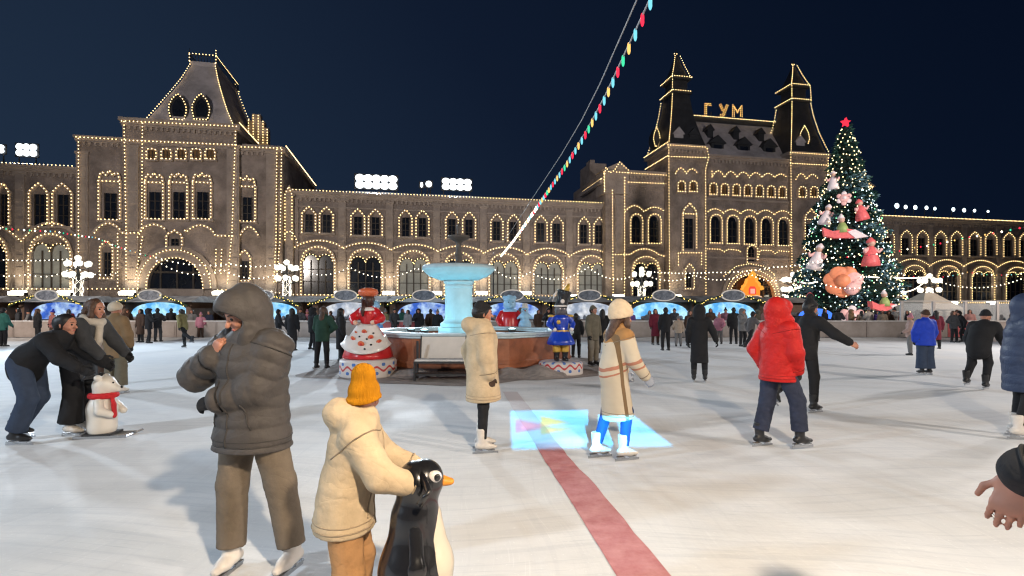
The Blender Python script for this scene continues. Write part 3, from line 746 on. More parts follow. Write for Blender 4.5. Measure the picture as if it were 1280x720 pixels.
# grey plant room on the roof behind the wing
g = MB(); g.box(SX(737, -9), SX(758, -9), 9, 14, ZC, HZ(745, 204, -9)); g.box(SX(740, -9), SX(746, -9), 10, 12, HZ(745, 204, -9)+.003, HZ(745, 198, -9)); part('roof_plant_room', g, STONE)
for a, b in ((787, 802), (809, 825)): window(a, b, 268, 276, 304.5, oD, 'arch', pane=(.14, .0, .0), bars=(2, 3), w=.34)
L = arcs_px([(782, 804, 257), (806, 830, 259)], oD, 264); bulbs('string_light', [pl(L, oD+.42)], store); archivolt(L, oD, .34)
L = [(766, 318)]+arcs_px([(788, 823, 311)], oD, 318)+[(833, 321)]; bulbs('string_light', [pl(L, oD+.42)], store); archivolt(L, oD, .34)
big_arch(789, 823, 321, 337, 371, oD, GLASS)
pilaster(773, 245, None, oD, 1.2, .3)
# mirrored narrow turret behind the fir
_, s0, s1, zo2 = wall('pavilion_wall', 1030, 1068, 233, 1050, oD, 14)
g = MB(); a, b = SX(1066, oD), SX(1091, oD); zt_ = HZ(1080, 233, oD); g.box(a, b, -oD, 14, 0, zt_); g.poly([(a-.3, zt_+.003), ((a+b)/2, HZ(1081, 223, oD)), (b+.4, zt_+.003)], -oD-.3, 6)
tu = part('turret', g, STONE_L)
bulbs('string_light', [pl([(1067, 262), (1071, 236), (1079, 224), (1092, 234), (1087, 236), (1086, 262)], oD+.6), pl([(1071, 233), (1090, 233.5)], oD+.6)], tu)
# two square towers
def tower(x0, x1, ytop, xr):
    w_, s0, s1, zt = wall('tower_wall', x0, x1, ytop, xr, oT, 4.2)
    cornice(s0, s1, zt, oT, .7, .6)
    g = MB(); g.box(s0-.003, s0-.6, -oT-.55, 4.2, zt-.55, zt); part('side_cornice', g, STONE_L)
    return s0, s1, zt
tA = tower(836.5, 884, 182, 860); tB = tower(989, 1035.5, 191.5, 1011)
bulbs('string_light', [pl([(835, 181), (884, 184)], oT+.75), pl([(836, 195.5), (884, 197)], oT+.5), pl([(836, 184), (837, 372)], oT+.4), pl([(884, 186), (886, 196), (882, 212), (882.5, 368)], oT+.4)], store)
bulbs('string_light', [[Vector((tA[0]-.6, -oT-.6, tA[2]+.1)), Vector((tA[0]-.6, 4.2, tA[2]+.1))], [Vector((tA[0]-.5, -oT-.4, tA[2]-1.9)), Vector((tA[0]-.5, 4.2, tA[2]-1.9))]], store)
bulbs('string_light', [pl([(988, 190.5), (1036, 193.5)], oT+.75), pl([(988, 204), (1036, 206.5)], oT+.5), pl([(988.5, 193), (990.5, 368)], oT+.4), pl([(1035.5, 194), (1034, 240)], oT+.4)], store)
for xs_, y0, off in (((850.5, 865), 227, oT), ((1001, 1015.5), 234, oT)):
    for x in xs_: window(x-4.6, x+4.6, y0, y0+4, y0+13, off, 'arch', GLASSW, pane=(.1, .0, .0), bars=(2, 2), w=.26)
    L = arcs_px([(xs_[0]-6, xs_[0]+7, y0-17), (xs_[1]-7, xs_[1]+7, y0-16)], off, y0-10); bulbs('string_light', [pl(L, off+.4)], store); archivolt(L, off, .26)
for x0, x1, d in ((852, 869, 0), (1004, 1020, 7)):
    window(x0, x1, 254+d, 268+d, 313+d, oT, 'keel', pane=(.18, .12, .05), lintel=True, bars=(2, 4), w=.4, bottom=False)
    bulbs('string_light', [pl([(x0-4, 331+d), (x0-4, 316+d), (x1+8, 316+d), (x1+8, 331+d)], oT+.4)], store)
    window(x0+3, x1-3, 330+d, 337+d, 361+d, oT, 'point', pane=(.22, .15, .08), w=.28)
# middle block
_, s0, s1, zm = wall('pavilion_wall', 883, 990, 197, 936, oS, 13)
cornice(s0, s1, zm, oS, .7, .6)
for i, x in enumerate((890, 904.3, 918.7, 933, 947.5, 962, 976)):
    window(x-4.6, x+4.6, 229.5+i*.7, 233.5+i*.7, 243.5+i*.7, oS, 'arch', GLASSW, pane=(.1, .0, .0), bars=(2, 2), w=.26)
L = [(890, 214)]+arcs_px([(890+i*15.6, 890+(i+1)*15.6, 213.5+i*.8) for i in range(6)], oS, 222); bulbs('string_light', [pl(L, oS+.4)], store); archivolt(L, oS, .28)
for i, x in enumerate((893.5, 914.5, 935.8, 956.8, 978)):
    window(x-7.5, x+7.5, 268.5+i, 276+i, 304+i*.8, oS, 'arch', pane=(.12, .0, .0), bars=(2, 3), w=.36)
L = []
for i, x in enumerate((893.5, 914.5, 935.8, 956.8, 978)): L += arcs_px([(x-10.6, x+10.6, 261+i*.6)], oS, 266.5+i*.6)
bulbs('string_light', [pl(L, oS+.42)], store); archivolt(L, oS, .3)
L = [(884, 311), (900, 311.5), (905, 315), (910, 311.5), (925, 313), (926, 318)]; L2 = [(949, 318), (950, 313), (964, 313), (969, 317), (974, 313.5), (990, 315)]
bulbs('string_light', [pl(L, oS+.4), pl(L2, oS+.4), pl([(949, 318), (946, 326)], oS+.4)], store)
window(932, 945, 306, 312, 328, oS, 'keel', pane=(.2, .0, .1), w=.3, bottom=False)
po = portal(937, 28, 33, 338, 374, oS)
bulbs('string_light', [pl([(905, 345), (920, 333), (937, 329.5), (955, 333), (968, 343)], oS+1.0)], store)
bulbs('string_light', [pl([(885, 371), (906, 371.5)], oS+.6), pl([(968, 373), (990, 374)], oS+.6), pl([(968, 344), (973, 372)], oS+.6), pl([(766, 371), (882, 371)], oT+.6)], store)
for yy in (250, 322): z0 = HZ(936, yy, oS); g = MB(); g.box(s0, s1, -oS+.02, -oS-.2, z0-.3, z0); part('string_course', g, STONE_L)
# snowy roof between the towers, its ridge and dormers
yr = 5.5; zr = HZ(914, 153, -yr); a, b = SX(860, -yr), SX(966, -yr)
g = MB(); g.hexa([(s0, -oS+.3, zm+.01), (s1, -oS+.3, zm+.01), (s1, 13, zm+.01), (s0, 13, zm+.01)], [(a, yr-1.0, zr-.7), (b, yr-1.0, zr-.7), (b, yr+1.5, zr-.7), (a, yr+1.5, zr-.7)])
rD = part('roof', g, SNOWROOF)
g = MB(); g.box(a, b, yr-1.3, yr+1.8, zr-.75, zr); g.build('ridge_cresting', DARKROOF, rD)
bulbs('string_light', [[Vector((a, yr-1.5, zr+.1)), Vector((b, yr-1.5, zr+.1))]], rD, .3)
for x, y in ((897, 182), (930, 184), (962, 186)):
    off = .8; s = SX(x, off); z = HZ(x, y, off)
    g = MB(); g.box(s-1.1, s+1.1, -.8, 4, zm+.05, z+.4); g.poly([(s-1.5, z+.403), (s, z+1.7), (s+1.5, z+.403)], -1.0, 4); g.box(s-.5, s+.5, 1.2, 2.4, z+1.2, z+3.2); g.poly([(s-.8, z+3.203), (s, z+4.2), (s+.8, z+3.203)], 1.1, 2.5)
    d_ = g.build('dormer', DARKROOF, rD); q = MB(); q.box(s-.7, s+.7, -.82, -.86, zm+.4, z+.1); q.build('pane', GLASS, d_)
# spires
def spire(t, ylev, yring1, yring2, yapex, xref):
    s0, s1, zb = t; sc = (s0+s1)/2; hw = (s1-s0)/2; yc = .5; off = -.5
    z = lambda y: HZ(xref, y, off)
    z1, z2, za = z(yring1), z(yring2), z(yapex); H_ = z1-zb
    b, ed, rg_ = hip('spire', sc, yc, [(hw*.97, 3.6, zb+.02), (hw*.84, 3.1, zb+H_*.18), (hw*.68, 2.5, zb+H_*.42), (hw*.53, 1.95, zb+H_*.72), (hw*.44, 1.6, z1)], DARKROOF)
    g = MB(); hh = hw*.44
    g.box(sc-hh*1.2, sc+hh*1.2, yc-1.9, yc+1.9, z1+.003, z1+.35)
    g.box(sc-hh*.85, sc+hh*.85, yc-1.3, yc+1.3, z1+.353, z2-.3); g.box(sc-hh*1.15, sc+hh*1.15, yc-1.8, yc+1.8, z2-.297, z2)
    g.build('belvedere', DARKROOF, b)
    tp, e2, _r = hip('spire_cap', sc, yc, [(hh*1.0, 1.5, z2+.003), (hh*.5, .8, z2+(za-z2)*.5), (hh*.12, .2, za)], DARKROOF, b)
    fl = MB(); fl.tube([(sc, yc, za-.2), (sc, yc, za+1.1)], [.12, .05], 6); fl.ball((sc, yc, za+.5), .22, 8); fl.build('finial', MAST, b)
    for k in (-1, 1):                              # small gables with snow at the foot of the spire
        d = MB(); d.box(sc+k*1.3-.75, sc+k*1.3+.75, -oT+.5, 0, zb+.03, zb+1.9); d.poly([(sc+k*1.3-1, zb+1.903), (sc+k*1.3, zb+3.0), (sc+k*1.3+1, zb+1.903)], -oT+.4, 0)
        d.build('dormer', SNOWROOF if k < 0 else DARKROOF, b)
    q = .22; O0 = Vector((-q, -q, .1)); O1 = Vector((q, -q, .1)); O3 = Vector((-q, q, .1))
    def ring(hx, hy, zz): return [Vector((sc-hx, yc+hy, zz)), Vector((sc-hx, yc-hy, zz)), Vector((sc+hx, yc-hy, zz))]
    Ls = [[p+O0 for p in ed[0]], [p+O3 for p in ed[3]], ring(hh*1.25, 2.0, z1+.4), ring(hh*1.2, 1.9, z2+.1), [p+O0 for p in e2[0]], [p+O1 for p in e2[1]], [Vector((sc-hh*1.2, yc-1.9, z1+.4)), Vector((sc-hh*1.15, yc-1.8, z2))], [Vector((sc-.4, yc-.2, za+.3)), Vector((sc+.4, yc-.2, za+.3))]]
    if xref > 900: Ls += [[p+O1 for p in ed[1]], [Vector((sc+hh*1.2, yc-1.9, z1+.4)), Vector((sc+hh*1.15, yc-1.8, z2))]]
    bulbs('string_light', Ls, b, .42)
    return b
spA = spire(tA, None, 123, 103, 71, 850); spB = spire(tB, None, 133, 112.5, 84, 995)
# keel window lights on the flanks of the spires
def keel_lights(px, py, hw, hh, y, par):
    s = SX(px, -y); z = HZ(px, py, -y); W_ = hw/F*DEP(px, -y); Z_ = hh/F*DEP(px, -y)
    out = [(s-W_*.5, z-Z_), (s-W_, z-Z_*.3), (s-W_*.8, z+Z_*.3), (s, z+Z_), (s+W_*.8, z+Z_*.3), (s+W_, z-Z_*.3), (s+W_*.5, z-Z_)]
    g = MB(); g.poly(out, y, y+1.6); d = g.build('lucarne', DARKROOF, par)
    bulbs('string_light', [[Vector((a, y-.15, b)) for a, b in out+[out[0]]]], d, .36)
keel_lights(820.5, 171, 4.5, 12, 1.2, spA); keel_lights(1005, 170, 7, 13, -2.4, spB)
# rooftop letters made of bulbs
def letter(strokes, x, yb, hpx, wpx):
    off = -yr; s = SX(x, off); zb = HZ(x, yb, off); k = hpx/F*DEP(x, off); w = wpx/F*DEP(x, off)
    g = MB(); Ls = []
    for st in strokes:
        P = [(s+a*w, zb+b*k) for a, b in st]; g.band(P, .5, yr-.2, yr-.08)
        for d in (-.17, .17):
            Q = []
            for i in range(len(P)):
                t = Vector((P[min(i+1, len(P)-1)][0]-P[max(i-1, 0)][0], P[min(i+1, len(P)-1)][1]-P[max(i-1, 0)][1])).normalized()
                Q.append(Vector((P[i][0]-t.y*d, yr-.3, P[i][1]+t.x*d)))
            Ls.append(Q)
    for a in (.15, .85): g.box(s+a*w-.06, s+a*w+.06, yr-.08, yr, zr, zb+.4*k)
    r = part('sign_letter', g, MAST); bulbs('string_light', Ls, r, .34, .07, emis('amber_bulb', (1, .55, .16), 5)); return r
letter([[(0, 0), (0, 1), (.8, 1)]], 881, 145, 14, 10)
letter([[(0, 1), (.42, .42)], [(.9, 1), (.42, .12), (.25, 0), (0, 0)]], 899, 145.5, 14, 11)
letter([[(0, 0), (0, 1), (.5, .4), (1, 1), (1, 0)]], 915.5, 146, 13.5, 11)
# glowing gingerbread-house board hung in the central portal
GH = thing('gingerbread_house_board', 'glowing orange gingerbread house decoration with pink door hanging in the arched portal of the arcade', 'decoration', (SX(932, oS)*T.x+(oS+1.4)*N.x, OY+SX(932, oS)*T.y+(oS+1.4)*N.y, HZ(932, 378, oS+1.4)), AL)
k = DEP(932, oS+1.4)/F
P_ = lambda pts: [(x*k, y*k) for x, y in pts]
g = MB(); g.poly(P_([(-11, 4), (-11, 16), (-15, 16), (-8, 26), (-3, 33), (0, 37), (3, 33), (8, 26), (14, 16), (11, 16), (11, 4)]), -.2, .2); g.build('house', emis('glowing_orange_panel', (1, .26, .03), 1.25), GH)
g = MB(); g.poly(P_([(-5, 10), (-5, 17), (-3, 20), (3, 20), (5, 17), (5, 10)]), -.3, -.2); g.build('door', emis('glowing_red_panel', (1, .07, .05), 1.1), GH)
g = MB(); g.poly(P_([(-3, 11), (-3, 17), (3, 17), (3, 11)]), -.36, -.3); g.build('door_panel', emis('glowing_pink_panel', (1, .38, .30), 1.3), GH)
g = MB(); g.poly(P_([(-14, 0), (-15, 4), (-12, 8), (-6, 9), (0, 8), (6, 9), (12, 8), (15, 5), (14, 0)]), -.32, -.2); g.build('snow_ledge', emis('glowing_cream_panel', (1, .62, .40), 1.0), GH)
rg = random.Random(5); g = MB()
for i in range(46):
    a = rg.uniform(0, 1); sd = rg.choice((-1, 1)); g.ball((sd*(15-a*15)*k+rg.uniform(-.2, .2), -.2, (16+a*22)*k), rg.uniform(.12, .28), 6)
g.build('trim', emis('glowing_amber_trim', (1, .42, .06), 1.1), GH)
l = lamp('POINT', (1.5, -.9, 1.6), None, 420, (1, .40, .08), .3); l.parent = GH

# wall washers on the ledge over the stalls (they show as lit lamps in the photo)
WASH = emis('wall_washer_face', (1, .93, .72), 14)
wash_lbl = 'bright wall washer lamp at the foot of the arcade'
xs_ = [22, 80, 159, 275, 331, 426, 486, 545, 602, 657, 714, 773, 844, 985, 1140, 1190, 1240]
for i, x in enumerate(xs_):
    off = (oA if x < 95 else oM if x < 350 else 0 if x < 750 else oT if x < 1000 else 0)+1.6
    y = 367 if x < 700 else 371 if x < 1100 else 379
    w = store.matrix_basis.to_4x4(); p = Vector((SX(x, off)*T.x+off*N.x, OY+SX(x, off)*T.y+off*N.y, HZ(x, y, off)))
    th = thing('wall_washer', '%s, %s' % (wash_lbl, ['far left of the pavilion', 'left of the pavilion', 'left of the left portal', 'right of the left portal', 'right end of the left pavilion', 'first on the middle wing', 'second on the middle wing', 'third on the middle wing', 'fourth on the middle wing', 'fifth on the middle wing', 'sixth on the middle wing', 'left of the left spire tower', 'under the left spire tower', 'under the right spire tower', 'first right of the fir', 'second right of the fir', 'third right of the fir'][i]), 'floodlight', p, AL, 'wall washers along the arcade')
    g = MB(); g.box(-.9, .9, -.3, .3, -.25, .15); g.box(-.08, .08, -.08, .08, -p.z+.0, -.25); g.build('housing', MAST, th)
    g = MB(); g.hexa([(-.8, -.32, -.18), (.8, -.32, -.18), (.8, .28, .18), (-.8, .28, .18)], [(-.8, -.42, .2), (.8, -.42, .2), (.8, .28, .34), (-.8, .28, .34)]); g.build('lens', WASH, th)
    l = lamp('SPOT', (0, -.6, .5), None, 640 if x > 95 else 480, (1, .76, .45), .35, 120, 1); l.parent = th
    l.rotation_euler = (math.radians(158), 0, 0)
# ------------------------------------------------------------------ floodlight banks on the roof
FLOOD = emis('floodlight_face', (.86, .95, 1), 4.5)
def flood_bank(px, py, wpx, hpx, y, nx, nz, label, energy, target, group='floodlight banks on the arcade roof'):
    off = -y; d = DEP(px, off); p = Vector((SX(px, off)*T.x+off*N.x, OY+SX(px, off)*T.y+off*N.y, HZ(px, py, off)))
    w, h = wpx/F*d, hpx/F*d
    th = thing('floodlight_bank', label, 'floodlight', p, AL, group)
    g = MB(); g.box(-w/2-.2, w/2+.2, .1, .2, -h/2-.15, h/2+.15)
    for x in (-w/2+.2, w/2-.2): g.tube([(x, .2, -h/2), (x, .5, -h/2-max(1.5, p.z-ZC-h/2+.5))], .09, 6)
    g.build('rack', MAST, th)
    for i in range(nx):
        for k in range(nz):
            cx, cz = -w/2+w*(i+.5)/nx, -h/2+h*(k+.5)/nz
            q = MB(); a, b = w/nx*.47, h/nz*.47
            a, b = a*1.2, b*1.2; q.lathe([(.55, .12), (.8, .05), (.96, .0), (.96, -.03), (.6, -.09), (.01, -.11)], 16); q.xform(Matrix.Translation((cx, 0, cz)) @ Matrix.Diagonal((a, 1, b, 1)) @ Matrix.Rotation(math.radians(-90), 4, 'X'))
            q.build('lamp_head', FLOOD, th)
    if energy: lamp('SPOT', p+Vector((0, -1, 0)), target, energy, (.78, .9, 1), .6, 75, .7)
    return th
flood_bank(470.5, 227.5, 50, 17, 3, 5, 2, 'broad blue-white floodlight bank, the largest, on the roof of the middle wing', 52000, (-4, 14, 0))
flood_bank(571, 230.5, 36, 14, 3, 4, 2, 'blue-white floodlight bank above the fountain bowl, narrower than the one to its left', 42000, (3, 14, 0))
flood_bank(33, 187.5, 22, 15, 3, 3, 2, 'round-looking floodlight bank on the roof at the far left, nearest the left pavilion', 30000, (-14, 16, 0))
flood_bank(-2, 186, 12, 10, 3, 2, 2, 'floodlight bank cut by the left edge of the picture', 0, None)
flood_bank(536, 230, 7, 7, 3, 1, 1, 'small single floodlight between the two big banks on the middle wing', 0, None)
flood_bank(527, 231, 3, 6, 3, 1, 1, 'tiny narrow floodlight just left of the small single floodlight', 0, None)
DIMF = emis('far_floodlight_face', (.75, .92, 1), 3.5)
for i, (x, y, s) in enumerate(((1120, 257.5, 6.5), (1131, 259, 5), (1143, 259.5, 5.5), (1157, 260, 5), (1167.5, 261, 4), (1190.5, 262, 5), (1204, 263, 5), (1217, 263.5, 4), (1234, 264.5, 3))):
    d = DEP(x, -3); p = Vector((SX(x, -3)*T.x-3*N.x, OY+SX(x, -3)*T.y-3*N.y, HZ(x, y, -3)))
    th = thing('roof_floodlight', 'small round floodlight on the right wing roof, %s' % ['brightest and first from the fir', 'second from the fir', 'third from the fir', 'fourth from the fir', 'fifth from the fir, before the gap', 'sixth from the fir, after the gap', 'seventh from the fir', 'eighth from the fir', 'last and faintest of the row'][i], 'floodlight', p, AL, 'small floodlights on the right wing roof')
    r = s/F*d*.5; g = MB(); g.lathe([(r*.5, 0), (r, .15), (r, .2)], 12); g.xform(Matrix.Rotation(math.radians(90), 4, 'X')); g.build('lamp_head', DIMF, th)
    g = MB(); g.tube([(0, .1, 0), (0, .3, -p.z+zE+.3)], .07, 6); g.build('bracket', MAST, th)

# ------------------------------------------------------------------ lamp posts wound with lights
FAIRY = emis('white_fairy_light', (1, .92, .74), 3.5)
def lamp_post(px, py, d, label):
    p = at(px, py, d); h = p.z
    th = thing('street_lamp', label, 'street lamp', (p.x, p.y, 0), 0, 'lamp posts wound with lights')
    g = MB(); g.lathe([(.55, 0), (.55, .5), (.34, .7), (.28, 1.2), (.2, 1.3), (.16, h-1.0), (.22, h-.95), (.1, h-.6), (.07, h+.5)], 10)
    g.build('post', MAST, th)
    g = MB(); g2 = MB()
    pts = [(0, 0, h+.62)]
    for n_, rr, zz in ((6, .82, .12), (6, .88, -.86)):
        g = MB()
        for k in range(n_):
            a = k*math.pi/3+.3+(zz < 0)*.5; x, y = rr*math.cos(a), rr*math.sin(a); pts.append((x, y, h+zz)); g.tube([(0, 0, h+zz-.45), (x*.5, y*.5, h+zz-.55), (x, y, h+zz-.36), (x, y, h+zz-.22)], .04, 6)
        g.build('bracket', MAST, th)
    for q in pts:
        b = MB(); b.lathe([(.1, -.28), (.2, -.2), (.25, .02), (.22, .14), (.06, .24)], 10, q); b.build('globe', GLOBE, th, True)
    g = MB(); rg = random.Random(int(px))
    for k in range(260):                            # lights laced round the shaft
        z = .9+(h-2.0)*k/260; a = k*.9; r_ = .36+.05*math.sin(k*1.7)
        g.octa((r_*math.cos(a), r_*math.sin(a), z), .034)
    for s in (1, -1):
        for q in range(4):
            L = [((.37)*math.cos(s*t*.5+q*1.57), .37*math.sin(s*t*.5+q*1.57), .9+(h-2.0)*t/16) for t in range(17)]
            for p_ in along(L, .12): g.octa(p_, .034)
    g.build('string_light', FAIRY, th)
    return th
LPS = [(97.5, 331, 46, 'lamp post wound with white lights left of the left portal, behind the leaning skaters'), (358.5, 336, 48, 'lamp post wound with white lights in front of the right end of the left pavilion'),
       (802, 344, 52, 'lamp post wound with white lights between the soldier figure and the central portal'), (991, 350.5, 52, 'lamp post wound with white lights between the central portal and the fir'), (1162, 352, 54, 'lamp post wound with white lights right of the fir, above the pale tent')]
for a in LPS: lamp_post(*a)

# ------------------------------------------------------------------ garlands
CABLE = mat('black_cable', (.03, .03, .03), .6)
CABLEW = mat('grey_cable', (.35, .34, .33), .6)
COLS = [emis('red_bulb', (1, .03, .07), 1.7), emis('cyan_bulb', (.22, .75, .9), 1.2), emis('yellow_bulb', (1, .58, .16), 1.5), emis('green_bulb', (.06, .75, .38), 1.3), emis('white_bulb', (1, .9, .68), 6)]
def sagged(pts, sag, n=14):
    P = [Vector(p) for p in pts]; out = []
    for a, b in zip(P, P[1:]):
        for i in range(n): t = i/n; out.append(a+(b-a)*t-Vector((0, 0, 4*sag*t*(1-t))))
    return out+[P[-1]]
def garland(label, pts, sag, step, r, cols, cat='garland', group=None, cable=.012, drop=.0, n=14, far=None):
    c = sagged(pts, sag, n); th = thing('light_garland', label, cat, (0, 0, 0), 0, group)
    g = MB(); g.tube(c, cable, 5)
    for i, p in enumerate(along(c, step)): g.mi = 1+cols[i % len(cols)]; g.octa(p, r)
    g.build('bulb_string', [CABLE]+COLS, th)
    return th
# the near garland: separate shaped bulbs on a cable over the rink
NG = thing('light_garland', 'long coloured garland rising from behind the fountain to the top of the picture', 'garland')
ln = [(-1.35, 37, 4.95), (.05, 24.5, 4.98), (.63, 18.3, 4.99), (1.0, 14.3, 5.0), (1.235, 11.8, 5.0), (1.40, 9.6, 5.01), (1.47, 8.05, 5.02), (1.52, 5.56, 5.06), (1.66, 2.5, 5.2), (1.9, -1.6, 5.45)]
cur = []
for i in range(len(ln)-1):
    a, b = Vector(ln[i]), Vector(ln[i+1])
    for k in range(8): cur.append(a+(b-a)*(k/8))
cur.append(Vector(ln[-1]))
g = MB(); g.tube(cur, .011, 6); g.build('cable', CABLEW, NG)
order = [0, 1, 2, 3, 0, 1, 2, 1]; P = along(cur[::-1], .315)
for i, p in enumerate(P):
    if p.y > 31: continue
    g = MB(); r = .021 if p.y < 14 else .033
    g.lathe([(.012, .02), (.02, 0), (.022, -.03), (r, -.06), (r*1.05, -.085), (r*.7, -.115), (.006, -.13)], 10, p)
    g.build('bulb', COLS[order[i % 8] if p.y < 16 else (order[i % 8] if i % 3 == 0 else 4)], NG, True)
w2 = thing('support_cable', 'bare steel cable running beside the near coloured garland', 'cable')
g = MB(); g.tube([p+Vector((-.06-.004*max(0, p.y), .0, .10+.012*max(0, p.y-3))) for p in cur], .009, 6); g.build('wire', CABLEW, w2)
# masts that carry it
def rink_mast(x, y, h, label, head=False):
    th = thing('rink_mast', label, 'mast', (x, y, 0)); g = MB(); g.lathe([(.16, 0), (.16, .04), (.06, .08), (.05, h), (.02, h+.1)], 12); g.build('pole', MAST, th)
    if head:
        g = MB(); g.box(-.3, .3, -.12, -.05, h-.75, h-.35); g.box(-.35, .35, -.14, -.20, h-.8, h-.3); g.build('lamp_housing', MAST, th)
    return th
rink_mast(-1.35, 37.05, 5.1, 'thin pole behind the fountain carrying the far end of the long coloured garland')
rink_mast(1.9, -2.0, 5.6, 'mast behind the viewer carrying the near end of the garland and a floodlight', True)
A = lambda x, y, d: at(x, y, d)
mast_l = (-27.5, 22, 0)
garland('coloured garland from the left edge down to the lamp post before the left pavilion', [A(-45, 281, 24), A(70, 289.5, 31), A(120, 297, 36), A(155, 311, 40), A(195, 322, 43)], .05, .48, .06, [4, 0, 4, 1, 2, 4, 3, 0, 2, 4, 3], n=6)
garland('white garland in two sags joining the left coloured garland to a lamp post', [A(195, 322, 43), A(288, 330, 46), A(358, 327, 48)], .35, .40, .062, [4])
garland('white garland in a deep sag across the left portal', [A(196, 326, 42), A(278, 337, 44), A(356, 338, 47)], .75, .40, .058, [4])
garland('white garland from the far left lamp post to the left edge', [A(-60, 318, 44), A(95, 323, 46)], .35, .34, .058, [4])
garland('lower white garland in a shallow sag left of the far left lamp post', [A(-60, 330, 44), A(35, 343, 45), A(92, 333, 46), A(150, 340, 47)], .5, .4, .058, [4])
garland('white garland swagged bay by bay along the middle wing', [A(360, 328, 48.5), A(437, 334, 49), A(520, 335, 49.5), A(612, 330, 50), A(662, 340, 50), A(735, 334, 51), A(800, 340, 52)], .95, .42, .058, [4])
garland('long white garland climbing from the lamp post left of the central portal to the fir', [A(806, 339, 51.5), A(890, 340.5, 47), A(967, 334, 44), A(1042, 322, 40)], .15, .36, .06, [4])
garland('coloured garland in front of the right wing rising to the right edge', [A(1042, 322, 40), A(1100, 317, 37), A(1140, 310, 35), A(1205, 297.5, 31), A(1310, 277, 26)], .06, .52, .066, [4, 2, 0, 4, 3, 0, 4, 2, 3, 0])
garland('white garland sagging between the two lamp posts beside the central portal', [A(806, 343, 52), A(868, 344, 52), A(935, 341, 52), A(988, 346, 52)], .6, .42, .058, [4])
garland('straight white garland crossing in front of the fir', [A(993, 344, 51), A(1085, 346, 38), A(1162, 346, 53.5)], .12, .36, .058, [4])
garland('white garland sagging deeply right of the fir', [A(1096, 350, 40), A(1160, 347, 53), A(1290, 343, 52)], 1.2, .4, .06, [4])
garland('white garland sagging in front of the fir at the level of the big orange flower', [A(993, 346, 50), A(1020, 352, 38.5), A(1090, 357, 38.5)], .35, .36, .055, [4])
garland('mixed coloured garland low across the right wing', [A(1130, 344, 52), A(1210, 340, 52), A(1300, 338, 52)], .4, .5, .066, [4, 2, 0, 4, 1, 3])

# ------------------------------------------------------------------ rink barrier and glass fence
BARM = mat('rink_board', (.30, .245, .21), .55, .25, .9, col2=(.36, .31, .28))
BARR = mat('red_rink_board', (.42, .09, .09), .5, .3, 1.2)
BARP = mat('purple_rink_board', (.06, .04, .13), .5, .3, 1.2)
fence = thing('rink_barrier', 'low grey-brown board barrier with a pale rail along the far ice edge', 'barrier', (0, 29.0, 0))
for i in range(40):
    x0 = -42+i*2.3
    g = MB(); g.box(x0, x0+2.27, 0, .06, .12, .98); g.box(x0+.06, x0+2.2, -.02, 0, .2, .9)
    m = BARR if i in (3, 15, 29) else BARM
    o = g.build('board', m, fence)
    if m is BARR: tag(o, 'red board of the barrier')
g = MB(); g.box(-42, 50, -.05, .11, .983, 1.06); g.build('top_rail', mat('pale_rail', (.45, .42, .4), .5), fence)
g = MB()
for i in range(41): g.box(-42+i*2.3-.06, -42+i*2.3+.03, .07, .17, 0, 1.0)
g.build('post', MAST, fence)
PLEX = bpy.data.materials.new('clear_plexiglass'); PLEX.use_nodes = True
b = PLEX.node_tree.nodes['Principled BSDF']; b.inputs['Base Color'].default_value = (.75, .78, .8, 1); b.inputs['Alpha'].default_value = .22; b.inputs['Roughness'].default_value = .15
gf = thing('glass_fence', 'tall clear panel fence with pale posts at the right end of the rink', 'fence', (0, 30.5, 0))
g = MB(); g2 = MB()
for i in range(9):
    x = 23.2+i*1.9
    g.box(x-.07, x+.07, -.06, .06, 0, 2.15)
    q = MB(); q.box(x+.08, x+1.82, -.012, .012, .15, 2.05); q.build('panel', PLEX, gf)
g.build('post', mat('pale_metal_post', (.42, .38, .36), .5), gf)
g = MB(); g.box(23, 40.5, -.05, .05, 2.153, 2.21); g.build('top_rail', mat('pale_rail', (.45, .42, .4), .5), gf)

# ------------------------------------------------------------------ fair stalls
AWN = mat('dark_stall_roof', (.085, .072, .065), .8, .3, .9, .5, 6, col2=(.30, .285, .28))
AWN2 = mat('snow_dusted_stall_roof', (.16, .145, .135), .8, .4, 1.3)
WOOD = mat('brown_stall_boards', (.10, .06, .04), .7, .3, 2.5)
PINE = mat('pine_garland', (.025, .045, .02), .8, .4, 6)
OVAL = mat('sign_face', (.07, .085, .12), .5, .7, 5, col2=(.20, .22, .26), emit=(.6, .75, .95), estr=.02)
def lit_counter(name, c1, c2, s):
    m = bpy.data.materials.new(name); m.use_nodes = True; n, l = m.node_tree.nodes, m.node_tree.links
    n.clear(); o = n.new('ShaderNodeOutputMaterial'); e = n.new('ShaderNodeEmission'); t = n.new('ShaderNodeTexCoord')
    v = n.new('ShaderNodeTexVoronoi'); v.inputs['Scale'].default_value = 3.4; z = n.new('ShaderNodeTexNoise'); z.inputs['Scale'].default_value = 2.3; z.inputs['Detail'].default_value = 6
    l.new(t.outputs['Object'], v.inputs['Vector']); l.new(t.outputs['Object'], z.inputs['Vector'])
    r = n.new('ShaderNodeValToRGB'); r.color_ramp.elements[0].position = .36; r.color_ramp.elements[1].position = .66; r.color_ramp.elements[0].color = (*c1, 1); r.color_ramp.elements[1].color = (*c2, 1)
    l.new(z.outputs['Fac'], r.inputs[0]); q = n.new('ShaderNodeMath'); q.operation = 'MULTIPLY_ADD'; q.inputs[1].default_value = -.45; q.inputs[2].default_value = s
    l.new(v.outputs['Distance'], q.inputs[0]); l.new(r.outputs[0], e.inputs[0]); l.new(q.outputs[0], e.inputs[1]); l.new(e.outputs[0], o.inputs[0]); return m
